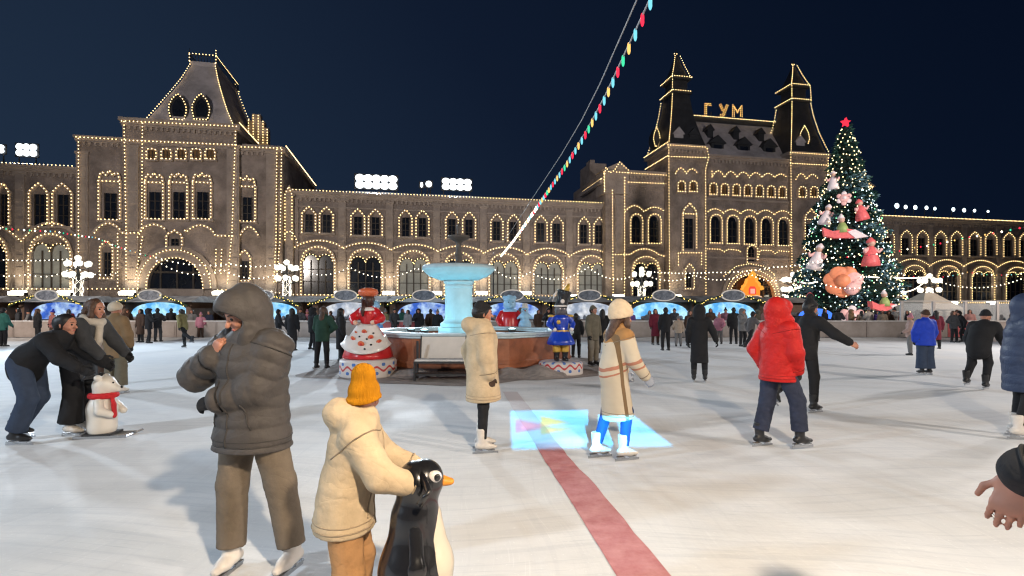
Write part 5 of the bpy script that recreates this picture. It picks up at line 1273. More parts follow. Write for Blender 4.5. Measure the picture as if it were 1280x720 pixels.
for sd in (-1, 1):
    B = Soft(.03); B.chain([(sd*.24, 0, 1.54), (sd*.34, -.02, 1.36), (sd*.26, -.2, 1.24)], [.085, .075, .06]); B.build('arm', .014, LACQ_B, so)
    g = MB(); g.ball((sd*.27, 0, 1.58), .10, 14, (1, 1, .45)); g.build('epaulette', GOLD, so, True)
    g = MB(); g.ball((sd*.24, -.22, 1.22), .06, 10); g.build('hand', LACQ_W, so, True)
g = MB(); g.ball((-.12, -.21, 1.42), .06, 12, (1, .4, 1)); g.build('badge', GOLD, so, True)
g = MB(); g.lathe([(.235, 1.11), (.24, 1.13), (.24, 1.18), (.235, 1.2)], 28); g.build('belt', GOLD, so)
g = MB(); g.lathe([(.13, 1.60), (.16, 1.66), (.165, 1.78), (.14, 1.86)], 20); g.ball((0, -.16, 1.75), .035, 8); g.build('head', mat('dark_painted_face', (.10, .09, .10), .4), so, True)
for sd in (-1, 1): g = MB(); g.ball((sd*.06, -.155, 1.78), .02, 8); g.build('eye', LACQ_W, so, True)
g = MB(); g.lathe([(.15, 1.80), (.17, 1.83), (.165, 2.05), (.20, 2.22), (.21, 2.25), (.19, 2.28)], 24); g.xform(Matrix.Translation((0, 0, 1.8)) @ Matrix.Rotation(math.radians(14), 4, 'Y') @ Matrix.Translation((0, 0, -1.8))); hat = g.build('shako', LACQ_K, so, True)
g = MB(); g.lathe([(.17, 1.83), (.182, 1.84), (.182, 1.87), (.17, 1.88)], 24); g.ball((.0, -.18, 1.98), .06, 10, (1, .4, 1)); g.build('hat_band', LACQ_W, hat)
g = MB(); g.tube([(-.14, -.10, 2.25), (-.22, -.12, 2.14), (-.26, -.12, 1.98)], [.03, .028, .02], 8); g.build('hat_cord', LACQ_W, hat, True)
g = MB(); g.tube([(.10, -.05, 2.18), (.18, -.06, 2.34), (.22, -.06, 2.46)], [.05, .075, .03], 8); g.build('plume', GOLD, hat, True)
# figures beyond the basin
LTB = mat('pale_blue_lacquer', (.30, .52, .72), .4, .1, 3, coat=.2)
p = at(637, 412, 19.4); f1 = thing('bear_figure', 'pale blue painted bear in a red coat standing behind the fountain basin', 'statue', (p.x, p.y, 0), .2)
g = MB(); g.lathe([(.5, 0), (.52, .1), (.5, .62), (.44, .66)], 28); g.build('podium', PODM, f1)
g = MB(); g.lathe([(.30, .66), (.38, .72), (.37, .95), (.35, 1.2), (.28, 1.42), (.12, 1.5)], 24); g.build('coat', LACQ_R, f1, True)
g = MB(); g.lathe([(.385, .74), (.40, .76), (.40, .84), (.385, .86)], 24); g.build('hem', LACQ_W, f1)
for sd in (-1, 1):
    B = Soft(.03); B.chain([(sd*.26, 0, 1.38), (sd*.40, -.06, 1.16), (sd*.36, -.2, 1.0)], [.11, .10, .08]); B.build('arm', .016, LACQ_R, f1)
    g = MB(); g.ball((sd*.17, 0, 1.92), .075, 10, (1, .6, 1)); g.build('ear', LTB, f1, True); g = MB(); g.ball((sd*.08, -.2, 1.76), .02, 8); g.build('eye', LACQ_K, f1, True)
B = Soft(.06); B.ball((0, 0, 1.70), .215); B.limb((0, -.15, 1.64), (0, -.24, 1.62), .10, .07); B.build('head', .016, LTB, f1)
g = MB(); g.lathe([(.235, 1.40), (.26, 1.45), (.235, 1.52)], 20); g.build('scarf', LTB, f1, True)
g = MB(); g.lathe([(.2, 1.80), (.22, 1.84), (.16, 1.95), (.05, 2.02)], 20); g.build('cap', LTB, f1, True)
p = at(656, 414, 19.1); f2 = thing('snowman_figure', 'slim pale blue snowman figure standing right of the red-coated bear', 'statue', (p.x, p.y, 0), .1)
g = MB(); g.lathe([(.3, 0), (.3, .7), (.26, .73)], 24); g.build('podium', PODM, f2)
B = Soft(.05); B.ball((0, 0, .98), .22); B.ball((0, 0, 1.26), .17); B.ball((0, 0, 1.48), .125); B.chain([(.12, 0, 1.32), (.24, -.06, 1.22)], [.05, .04]); B.chain([(-.12, 0, 1.32), (-.24, -.06, 1.22)], [.05, .04]); B.build('body', .014, LTB, f2)
g = MB(); g.lathe([(.13, 1.56), (.1, 1.60), (.09, 1.72), (.0, 1.73)], 16); g.build('hat', LACQ_W, f2, True); g = MB(); g.tube([(0, -.11, 1.48), (0, -.22, 1.46)], [.03, .005], 8); g.build('nose', ORP, f2)
for sd in (-1, 1): g = MB(); g.ball((sd*.045, -.115, 1.52), .015, 6); g.build('eye', LACQ_K, f2)
p = at(469, 404, 17.6); f3 = thing('snow_maiden_figure', 'small blue and white painted figure half hidden behind the doll in the red skirt', 'statue', (p.x, p.y, 0), .1)
f1.scale = f2.scale = (1.1,)*3; f3.scale = (1.15,)*3
g = MB(); g.lathe([(.3, 0), (.3, .68), (.26, .7)], 24); g.build('podium', PODM, f3)
g = MB(); g.lathe([(.26, .7), (.29, .74), (.20, 1.05), (.15, 1.28), (.06, 1.36)], 20); g.build('coat', mat('sky_blue_lacquer', (.08, .28, .70), .35, coat=.3), f3, True)
g = MB(); g.ball((0, -.01, 1.47), .12, 14); g.build('head', FSKIN, f3, True); g = MB(); g.lathe([(.14, 1.50), (.15, 1.55), (.13, 1.66), (.02, 1.72)], 16); g.build('hat', LTB, f3, True)
for sd in (-1, 1): B = Soft(.03); B.chain([(sd*.14, 0, 1.27), (sd*.26, -.05, 1.1), (sd*.2, -.18, 1.02)], [.06, .055, .045]); B.build('arm', .014, LTB, f3)
# ------------------------------------------------------------------ people
SKIN = mat('skin', (.42, .19, .125), .5, .12, 9, spec=.35); LIP = mat('lips', (.38, .11, .09), .5); EYE_M = mat('dark_eye', (.02, .015, .012), .2)
HAIRK = mat('black_hair', (.012, .010, .010), .5, .3, 30); HAIRB = mat('brown_hair', (.07, .035, .02), .5, .4, 30, .4, 60)
STEEL = mat('skate_steel', (.55, .56, .58), .25, .1, 5, metal=1.)
BOOTW = mat('white_skate_leather', (.66, .60, .54), .45, .12, 8); BOOTK = mat('black_skate_leather', (.018, .018, .02), .4, .2, 8)
def knit(name, c):
    m = mat(name, c, .95, .2, 14, 0, spec=.15); n, l = m.node_tree.nodes, m.node_tree.links; t = n.new('ShaderNodeTexCoord')
    mp = n.new('ShaderNodeMapping'); mp.inputs['Scale'].default_value = (120, 120, 9); l.new(t.outputs['Object'], mp.inputs['Vector']); v = n.new('ShaderNodeTexNoise'); v.inputs['Scale'].default_value = 1; v.inputs['Detail'].default_value = 2; l.new(mp.outputs[0], v.inputs['Vector'])
    b = n.new('ShaderNodeBump'); b.inputs['Strength'].default_value = .9; b.inputs['Distance'].default_value = .008; l.new(v.outputs['Fac'], b.inputs['Height']); l.new(b.outputs[0], n['Principled BSDF'].inputs['Normal']); return m
def cloth(r, g, b, shiny=.85): return mat('cloth_%d_%d_%d' % (r*1000, g*1000, b*1000), (r, g, b), shiny, .16, 7, .5, 45, spec=.22, bdist=.006, crease=.22)
def U(v): return Vector(v).normalized()
def boot_template(m, name, h=.010):
    B = Soft(.03); B.limb((0, -.045, -.055), (0, .07, -.062), .047, .044, ((0, 0, 1), .85)); B.limb((0, .07, -.065), (0, .15, -.075), .044, .030, ((0, 0, 1), .8)); B.limb((0, 0, -.03), (0, -.012, .125), .052, .060); B.cut((0, 0, -.105), (0, 0, -1)); B.cut((0, 0, .15), (0, -.1, 1))
    me = B.mesh(name, h, m)
    g = MB(); g.box(-.0035, .0035, -.115, .195, -.155, -.130); g.box(-.004, .004, -.085, -.035, -.130, -.104); g.box(-.004, .004, .07, .125, -.130, -.104); g.box(-.03, .03, -.085, .0, -.118, -.1045); g.box(-.028, .028, .05, .15, -.112, -.1045)
    return me, g.mesh('blade', [STEEL])
BT = {'white': boot_template(BOOTW, 'skate'), 'black': boot_template(BOOTK, 'skate')}
BT['plain'] = (Soft(.03).limb((0, -.04, -.05), (0, .13, -.062), .05, .04).limb((0, 0, 0), (0, 0, .1), .055, .06).cut((0, 0, -.09), (0, 0, -1)).mesh('boot', .018, BOOTK), None)
def hand_into(S, w, d, n, t, curl=.5, s=1., fat=1., spread=.25, thumb=.8):
    """palm and five unequal bent fingers: w wrist, d along the hand, n the way the palm faces, t the thumb side"""
    w, d, n, t = Vector(w), U(d), U(n), U(t); P = lambda a, b, c: w+(d*a+t*b+n*c)*s
    S.limb(P(-.02, 0, 0), P(.03, 0, 0), .026*s*fat, .030*s*fat, (n, .7), k=.02*s)
    S.limb(P(.03, .006, 0), P(.085, .012, 0), .036*s*fat, .034*s*fat, (n, .42), k=.02*s); S.limb(P(.03, -.012, 0), P(.08, -.018, 0), .033*s*fat, .028*s*fat, (n, .42), k=.02*s)
    for off, L, r in ((.031, .072, .0092), (.0105, .080, .0096), (-.0105, .074, .0092), (-.030, .058, .0082)):
        p = P(.09-(abs(off) > .02)*.006, off, 0); dd = U(d+t*off*6*spread); r *= s*fat
        ax = dd.cross(n).normalized()
        for q, (fr, a) in enumerate(((.45, curl*.75), (.31, curl*1.0), (.24, curl*.7))):
            dd = Matrix.Rotation(a, 3, ax) @ dd; e = p+dd*L*fr*s; S.limb(p, e, r*(1-.06*q), r*(.94-.06*q), k=.006*s); p = e
    p = P(.028, .030, .006); e1 = p+U(d*.62+t*.62+n*.35*thumb)*.045*s; e2 = e1+U(d*.85+t*.22+n*.5*thumb)*.034*s
    S.limb(P(.02, .012, .004), p, .020*s*fat, .016*s*fat, k=.015*s); S.limb(p, e1, .0135*s*fat, .0115*s*fat, k=.008*s); S.limb(e1, e2, .0115*s*fat, .0095*s*fat, k=.006*s)
def join_meshes(name, ms, m):
    g = MB()
    for me in ms: g.add([tuple(v.co) for v in me.vertices], [tuple(p.vertices) for p in me.polygons]); 
    r = g.mesh(name, [m], True)
    for me in ms: bpy.data.meshes.remove(me)
    return r
DEF = dict(H=1.72, lean=0., side=0., head_yaw=0., head_pitch=0., sh=1., bulk=1., top='jacket', drop=.13, hem=1., legb=1., res=.011, quilt=0., fold=.006, hood=None, hat=None, hatm=None, hair=None, hairm=None, skates='black',
           armL=((-.22, 0, -.97), (-.05, .25, -.96)), armR=((.22, 0, -.97), (.05, .25, -.96)), legL=((-.05, .05, -1), (-.03, -.05, -1)), legR=((.05, .05, -1), (.03, -.05, -1)),
           footL=(0, 0), footR=(0, 0), handL='glove', handR='glove', glovem=None, handdir=None, curl=.6, face=False, scarf=None, detail=True, collar=True, knit=None, handfrL=None, handfrR=None)
def person(label, loc, heading, topm, legm, group=None, **kw):
    K = dict(DEF); K.update(kw); s = K['H']/1.75; h = K['res']; lift = .065 if K['skates'] in ('white', 'black') else 0.
    V = Vector; fwd, rt, up = V((0, 1, 0)), V((1, 0, 0)), V((0, 0, 1))
    hipL, hipR = V((-.095, 0, -.02)), V((.095, 0, -.02)); J = {}
    for sd, hp in (('L', hipL), ('R', hipR)):
        t, q = K['leg'+sd]; kn = hp+U(t)*.43; an = kn+U(q)*.42; J['hip'+sd], J['kn'+sd], J['an'+sd] = hp, kn, an
    z0 = .09+lift-min(J['anL'].z, J['anR'].z); O = V((0, 0, z0))
    for k in list(J): J[k] = J[k]+O
    pel = O.copy(); sp = U((math.sin(K['side']), math.sin(K['lean'])*math.cos(K['side']), math.cos(K['lean']))); sf = U(fwd-sp*fwd.dot(sp)); sr = sf.cross(sp).normalized()
    tw = K.get('twist', 0.); srt = (Matrix.Rotation(tw, 3, sp) @ sr)
    chest, neck = pel+sp*.30, pel+sp*.50
    hl = K['lean']*.35+K['head_pitch']; hf = Matrix.Rotation(K['head_yaw'], 3, 'Z') @ V((0, math.cos(hl), -math.sin(hl))); hu = Matrix.Rotation(K['head_yaw'], 3, 'Z') @ V((0, math.sin(hl), math.cos(hl))); hr = hf.cross(hu)
    hc = neck+sp*.045+hu*.115+hf*.015
    sw = .180*K['sh']
    for sd, sg in (('L', -1), ('R', 1)):
        a, b = K['arm'+sd]; J['sh'+sd] = pel+sp*.445+srt*sg*sw; J['el'+sd] = J['sh'+sd]+U(a)*.285; J['wr'+sd] = J['el'+sd]+U(b)*.245
        ik = K.get('ik'+sd)
        if ik:                                       # reach for a point given in the head's frame (or, with a third item, in the person's)
            tg = hc+hr*ik[0][0]+hf*ik[0][1]+hu*ik[0][2] if len(ik) == 2 else V(ik[0])/s
            dv = tg-J['sh'+sd]; D = min(dv.length, .528); u = dv.normalized(); a_ = (.285**2-.245**2+D*D)/(2*D); hh_ = math.sqrt(max(0, .285**2-a_*a_)); po = V(ik[1]); po = U(po-u*po.dot(u))
            J['el'+sd] = J['sh'+sd]+u*a_+po*hh_; J['wr'+sd] = J['sh'+sd]+u*D
    for k in J: J[k] = J[k]*s
    pel, chest, neck, hc = pel*s, chest*s, neck*s, hc*s
    hp = lambda x, y, z: hc+(hr*x+hf*y+hu*z)*s
    # --- the body, one skin
    S = Soft(.04*s); S.limb(pel, chest, .125*s, .135*s, (sf, .7)); S.limb(J['shL'], J['shR'], .05*s, .05*s); S.limb(chest, neck, .09*s, .05*s); S.limb(neck-sp*.02*s, hc-hu*.05*s, .052*s, .052*s)
    for sd in 'LR':
        S.chain([J['sh'+sd], J['el'+sd], J['wr'+sd]], [.05*s, .040*s, .028*s]); S.chain([J['hip'+sd], J['kn'+sd], J['an'+sd]], [.085*s, .055*s, .038*s])
    ms = [S.mesh('b', max(h*1.6, .016), SKIN)]
    Hd = Soft(.025*s); Hd.limb(hp(0, -.022, .025), hp(0, .02, .03), .090*s, .086*s, (hr, .88)); Hd.limb(hp(0, .03, -.01), hp(0, .045, -.075), .066*s, .042*s, (hr, .95)); Hd.limb(hp(0, -.02, -.05), hp(0, -.02, -.16), .052*s, .055*s)
    if K['detail']:
        Hd.limb(hp(0, .098, .012), hp(0, .120, -.026), .010*s, .015*s, k=.012*s)
        for sg in (-1, 1):
            Hd.limb(hp(sg*.085, -.008, .012), hp(sg*.082, -.004, -.025), .016*s, .011*s, (hr, .5), k=.006*s); Hd.ball(hp(sg*.036, .070, -.028), .024*s, k=.02*s)
            Hd.sub(hp(sg*.033, .115, .012), hp(sg*.033, .116, .012), .021*s, .021*s, .012*s)
        Hd.limb(hp(-.02, .083, -.062), hp(.02, .083, -.062), .011*s, .011*s, k=.012*s); Hd.ball(hp(0, .076, -.092), .020*s, k=.015*s)
    ms.append(Hd.mesh('b', min(h, .008)*(1 if K['detail'] else 2), SKIN))
    hands = []
    for sd, sg in (('L', -1), ('R', 1)):
        hk = K['hand'+sd]
        if hk is None: continue
        w = J['wr'+sd]; d = (w-J['el'+sd]).normalized(); d2 = K.get('handfr'+sd)
        if d2: d, n, t = U(d2[0]), V(d2[1]), V(d2[2]); n = U(n-d*n.dot(d)); t = U(t-d*t.dot(d)-n*t.dot(n))
        else:
            n = V((-sg, 0, 0)); n = U(n-d*n.dot(d)); t = d.cross(n) if sg < 0 else n.cross(d)
            if t.y < 0: t = -t
        if K['detail']:
            G = Soft(.012); hand_into(G, w+d*.005, d, n, t, K['curl'], s*(1.02 if hk == 'glove' else .95), 1.16 if hk == 'glove' else K.get('handfat', 1.0))
            m_ = G.mesh('glove' if hk == 'glove' else 'b', .0052 if h < .012 else .007, K['glovem'] or cloth(.02, .02, .022))
        else:
            G = Soft(.012); G.limb(w, w+d*.10*s, .032*s, .028*s, (n, .6)); G.limb(w+d*.03*s, w+d*.06*s+t*.04*s, .015*s, .012*s); m_ = G.mesh('glove' if hk == 'glove' else 'b', .014, K['glovem'] or cloth(.02, .02, .022))
        if hk == 'glove': hands.append(m_)
        else: ms.append(m_)
    root = link('person', join_meshes('person', ms, SKIN)); tag(root, label, 'person', group)
    root.location = loc; root.rotation_euler = (0, 0, math.atan2(-heading[0], heading[1]))
    for m_ in hands: link('glove', m_, root)
    if K['face']:
        for sg in (-1, 1):
            g = MB(); g.ball(hp(sg*.033, .090, .010), .0125*s, 10); g.build('eye', EYE_M, root, True)
            g = MB(); g.tube([hp(sg*.016, .104, .034), hp(sg*.034, .102, .040), hp(sg*.052, .086, .034)], [.0035*s, .0045*s, .002*s], 6); g.build('eyebrow', HAIRB, root, True)
        g = MB(); g.ball((0, 0, 0), .021*s, 10, (1, .35, .36)); g.xform(Matrix.Translation(hp(0, .094, -.062)) @ Matrix((hr, hf, hu)).transposed().to_4x4()); g.build('mouth', LIP, root, True)
    # --- trousers
    lb = K['legb']*s; B = Soft(.05*s); B.limb(pel+up*.06*s, pel-up*.03*s, .140*s, .145*s, (fwd, .78)); B.fold = K['fold']*.9; B.seed = int(abs(loc[0])*100) % 97
    for sd in 'LR':
        d = (J['an'+sd]-J['kn'+sd]).normalized(); B.chain([J['hip'+sd], J['kn'+sd], J['an'+sd]-d*K.get('short', .022)*s], [.098*lb, .078*lb, K.get('cuff', .062)*lb], k=.03*s, flat=True)
    B.build('trousers', h, legm, root)
    # --- jacket or coat
    b = K['bulk']*s; q = K['quilt']*s; Jk = Soft(.055*s); Jk.fold = K['fold']; Jk.seed = int(abs(loc[1])*90) % 91+3
    hemc = pel-up*K['drop']*s
    if K['top'] == 'coat': mid = (J['knL']+J['knR'])/2; f = min(1.3, K['drop']/.43); hemc = pel+(mid-pel)*f
    qa = K.get('qa', .008); Jk.limb(pel+sp*.02*s, chest+sp*.02*s, .165*b, .180*b, (sf, .78), q, qa); Jk.limb(J['shL']+(J['shR']-J['shL'])*.12, J['shR']+(J['shL']-J['shR'])*.12, .085*b, .085*b, (sf, .95)); Jk.limb(chest+sp*.05*s, neck-sp*.02*s, .125*b, .085*b)
    Jk.limb(pel+sp*.06*s, hemc, .163*b, (.172*K['hem'])*b, (fwd, .82), q, qa)
    for sd in 'LR':
        d = (J['wr'+sd]-J['el'+sd]).normalized(); Jk.chain([J['sh'+sd], J['el'+sd], J['wr'+sd]-d*.02*s], [.086*b, .074*b, .058*b], quilt=q*.9, qa=qa, k=.035*s)
    hn = U(hemc-pel) if K['top'] == 'coat' else U(-up*.9-sp*.1)
    Jk.cut(hemc+hn*.04*s, hn) if K['top'] == 'coat' or K['lean'] < .5 else None
    if K['collar']: Jk.limb(neck-sp*.02*s, neck+sp*.05*s+sf*.01*s, .088*s, .080*s)
    if K['hood'] == 'down':
        R = [neck+sp*.035*s+(srt*x+sf*y)*s for x, y in ((-.10, .05), (-.115, -.05), (-.06, -.135), (0, -.16), (.06, -.135), (.115, -.05), (.10, .05))]; Jk.chain(R, [.045*s, .058*s, .07*s, .078*s, .07*s, .058*s, .045*s]); Jk.limb(R[3], R[3]-sp*.09*s+sf*.03*s, .07*s, .05*s)
    jk = Jk.build('coat' if K['top'] == 'coat' else 'jacket', h, topm, root)
    if K['detail'] and h < .0105:                     # stitched seams laid on the cloth
        from mathutils.bvhtree import BVHTree
        bv = BVHTree.FromPolygons([v.co for v in jk.data.vertices], [p.vertices for p in jk.data.polygons]); bc = BASE.get(topm.name, (.36, .28, .2)); sm_ = mat('seam_%d_%d_%d' % tuple(int(c*1000) for c in bc), tuple(c*.62 for c in bc), .85, 0)
        def run(name, rays, r=.0042, jump=.07):
            cur = []; g = MB()
            for o_, d_ in rays+[(None, None)]:
                hit = bv.ray_cast(o_, d_)[0] if o_ is not None else None
                if hit is not None and (not cur or (hit-cur[-1]).length < jump): cur.append(hit)
                else:
                    if len(cur) > 2: g.tube(cur, r, 6)
                    cur = [hit] if hit is not None else []
            if g.v: g.build(name, sm_, jk, True)
        m_ = 64; ax = (hemc-pel).normalized()
        for nm_, c_, rr_ in (('hem_seam', hemc-ax*.0*s, .0045), ('hem_stitch', hemc-ax*.035*s, .003)):
            run(nm_, [(c_+(fwd*math.cos(i*2*math.pi/m_)+rt*math.sin(i*2*math.pi/m_))*.6, -(fwd*math.cos(i*2*math.pi/m_)+rt*math.sin(i*2*math.pi/m_))) for i in range(m_+1)], rr_)
        top_, bot_ = neck-sp*.03*s, hemc
        run('zip', [(bot_+(top_-bot_)*(i/40)+sf*.7, -sf) for i in range(41)], .006)
        for sg_ in (-1, 1): run('pocket_seam', [(pel+sp*(.10-.16*i/14)*s+srt*sg_*(.075+.035*i/14)*s*K['bulk']+sf*.7, -sf) for i in range(15)], .0055)
        for sd in 'LR':
            a_, e_ = J['el'+sd], J['wr'+sd]; u_ = (e_-a_).normalized(); p1 = u_.orthogonal().normalized(); p2 = u_.cross(p1); c_ = e_-u_*.035*s
            run('cuff_seam', [(c_+(p1*math.cos(i*2*math.pi/32)+p2*math.sin(i*2*math.pi/32))*.12*s, -(p1*math.cos(i*2*math.pi/32)+p2*math.sin(i*2*math.pi/32))) for i in range(33)], .0055, .05)
            a_ = J['sh'+sd]; u_ = (J['el'+sd]-a_).normalized(); p1 = u_.orthogonal().normalized(); p2 = u_.cross(p1); c_ = a_+u_*.02*s
            run('armhole_seam', [(c_+(p1*math.cos(i*2*math.pi/40)+p2*math.sin(i*2*math.pi/40))*.22*s, -(p1*math.cos(i*2*math.pi/40)+p2*math.sin(i*2*math.pi/40))) for i in range(41)], .004, .06)
    if K['hood'] == 'up':
        Q = Soft(.05*s); hv = K.get('hoodup', 0); Q.fold = K['fold']*.8; Q.limb(hp(0, -.03, .04+hv), hp(0, .03, .045+hv), .150*s, .128*s, (hr, .92)); Q.limb(hp(0, -.04, .0), neck-sf*.02*s, .135*s, .135*s, (sf, .95)); Q.limb(hp(-.10, .06, -.10), neck+srt*-.05*s+sf*.09*s-sp*.05*s, .055*s, .06*s); Q.limb(hp(.10, .06, -.10), neck+srt*.05*s+sf*.09*s-sp*.05*s, .055*s, .06*s)
        Q.sub(hp(0, .06, -.015), hp(0, .30, -.02), .092*s, .13*s, .02*s); Q.sub(hp(0, .085, -.09), hp(0, .30, -.12), .05*s, .09*s, .02*s)
        Q.build('hood', h, K.get('hoodm') or topm, root)
    if K['hat'] in ('beanie', 'pom', 'big'):
        k = 1.12 if K['hat'] == 'big' else 1.
        Q = Soft(.03*s); Q.limb(hp(0, -.025, .045), hp(0, .005, .05), .103*s*k, .098*s*k, (hr, .94)); tl = K.get('tall', 0); Q.ball(hp(0, -.03, .105+.05*tl), (.072+.008*tl)*s*k); Q.cut(hp(0, 0, .040-.045*tl), -hu+hf*.28)
        pts = [hp(.090*k*math.sin(a), -.012+.104*k*math.cos(a), .044-.045*tl+(.030-.01*tl)*math.cos(a)) for a in [i*2*math.pi/16 for i in range(17)]]; Q.chain(pts, [.021*s*k]*17, k=.012*s); Q.fold = .0018; Q.fscale = .3
        if K['hat'] == 'pom': Q.ball(hp(0, -.03, .20), .05*s, k=.01)
        Q.build('hat', min(h, .009), K['hatm'], root)
    if K['hat'] == 'fluffy':
        Q = Soft(.04*s); Q.limb(hp(0, -.03, .055), hp(0, .0, .065), .138*s, .130*s); Q.ball(hp(0, -.04, .12), .11*s); Q.cut(hp(0, 0, .012), -hu+hf*.25); Q.fold = .010; Q.fscale = .45
        Q.build('hat', min(h, .009), K['hatm'], root)
    if K['hat'] == 'flap':
        Q = Soft(.035*s); Q.limb(hp(0, -.03, .05), hp(0, .01, .055), .118*s, .112*s); Q.cut(hp(0, 0, .02), -hu+hf*.4)
        for sg in (-1, 1): Q.chain([hp(sg*.10, 0, .0), hp(sg*.12, .03, -.15), hp(sg*.13, .05, -.42)], [.045*s, .035*s, .03*s])
        Q.build('hat', h, K['hatm'], root)
    if K['hair']:
        Q = Soft(.03*s); Q.fold = .004; Q.limb(hp(0, -.035, .035), hp(0, -.01, .045), .102*s, .098*s, (hr, .95))
        if K['hair'] == 'long':
            Q.limb(hp(0, -.06, 0), neck-sf*.11*s-sp*.04*s, .085*s, .075*s, (sf, .7)); Q.limb(neck-sf*.11*s-sp*.04*s, neck-sf*.13*s-sp*.18*s, .07*s, .045*s, (sf, .6))
            for sg in (-1, 1): Q.chain([hp(sg*.075, .02, .03), hp(sg*.085, .03, -.08), hp(sg*.08, .03, -.18)], [.032*s, .034*s, .025*s])
        else: Q.limb(hp(0, -.05, .0), hp(0, -.045, -.06), .085*s, .065*s)
        Q.sub(hp(0, .085, -.03), hp(0, .2, -.04), .075*s, .09*s); Q.build('hair', max(h, .010), K['hairm'] or HAIRK, root)
    if K['scarf']:
        Q = Soft(.03*s); Q.fold = .005; pts = [neck+sp*.02*s+(srt*math.sin(a)*.10+sf*(math.cos(a)*.095+.01))*s for a in [i*2*math.pi/12 for i in range(13)]]; Q.chain(pts, [.042*s]*13)
        Q.chain([neck+sf*.12*s, chest+sf*.19*b+srt*.03*s, pel+sp*.17*s+sf*.19*b+srt*.02*s], [.040*s, .042*s, .036*s], sq=None); Q.build('scarf', h, K['scarf'], root)
    # --- skates
    for sd in 'LR':
        yaw, pitch = K['foot'+sd]; me, bl = BT[K['skates']]
        o = link('skate' if bl else 'boot', me, root); o.location = J['an'+sd]; o.rotation_euler = (pitch, 0, yaw); o.scale = (s*1.02,)*3
        if bl:
            bo = link('blade', bl, o)
    return root
WHITE = cloth(.55, .48, .40); CREAM = cloth(.54, .41, .265); BLACK = cloth(.016, .016, .018); NAVY = cloth(.020, .026, .05); DGREY = cloth(.045, .047, .052); TAUPE = cloth(.15, .118, .088)
REDC = cloth(.46, .014, .012, .6); MUST = knit('mustard_knit', (.44, .175, .006)); TANP = cloth(.42, .225, .10); PUFF = cloth(.066, .058, .054, .6); BLUEC = cloth(.012, .045, .42, .6); OLIVE = cloth(.13, .115, .085); BROWN = cloth(.20, .13, .07); JEANS = cloth(.035, .05, .085)
MAROON = cloth(.13, .016, .03); BEIGE = cloth(.33, .26, .20); PINKC = cloth(.42, .17, .22); KHAKI = cloth(.19, .165, .075); GREY = cloth(.15, .145, .145); TEAL = cloth(.03, .12, .10); PURP = cloth(.12, .07, .26); DBRN = cloth(.06, .035, .025); LBLUE = cloth(.20, .30, .42)

# 1 the hooded person in front
hp_ = person('person in a grey hooded puffer jacket and taupe trousers, hand to the mouth', (-1.63, 3.22, 0), (-.36, -1), PUFF, TAUPE, H=1.675, bulk=1.36, hem=1.12, drop=.17, quilt=.115, qa=.017, hood='up', hoodup=.018, hair='long', skates='white', res=.0085, face=True,
       ikR=((.105, .225, -.195), (.8, .0, -.6)), handR='bare', handfrR=((-.42, .06, .90), (-.2, -.97, .1), (-.9, .1, -.3)), ikL=((.02, .335, -.44), (-.9, -.15, -.4)), handfrL=((.9, .3, -.25), (.1, -.8, -.6), (.25, -.3, .9)), handL='glove', glovem=BLACK,
       legR=((.03, .14, -1), (-.02, .04, -1)), legL=((-.29, -.04, -1), (-.19, -.04, -1)), footL=(.15, 0), footR=(.25, 0), head_pitch=.36, head_yaw=-.34, legb=1.2, cuff=.072, fold=.008, curl=.75, footroll=0)
# 2 the child with the penguin
person('child in a cream jacket, mustard beanie and tan trousers pushing the penguin skating aid', (-.80, 2.44, 0), (1, .22), CREAM, TANP, H=1.27, lean=.22, bulk=1.24, hem=1.12, drop=.15, hood='down', hat='beanie', hatm=MUST, skates='white', res=.008, fold=.009,
       armR=((.30, .50, -.80), (-.22, .86, -.36)), armL=((-.30, .50, -.80), (.25, .86, -.34)), glovem=GREY, head_yaw=1.05, legb=1.22, tall=1, cuff=.075, legR=((.08, .10, -1), (.02, -.15, -1)), legL=((-.08, .22, -1), (-.02, -.10, -1)), curl=.8)
# 4 cream coat
person('person in a long cream padded coat, black hat and brown gloves, standing sideways', (-.35, 5.95, 0), (1, .22), CREAM, BLACK, H=1.645, top='coat', drop=.34, hem=1.12, bulk=1.36, hood='down', hat='beanie', hatm=BLACK, hair='short', skates='white', res=.010, face=True,
       glovem=DBRN, armR=((.14, .06, -1), (.03, .18, -1)), armL=((-.25, -.40, -.8), (.2, .1, -.9)), legb=.86, legR=((.05, .0, -1), (.02, -.04, -1)), legL=((-.04, .10, -1), (-.02, -.06, -1)))
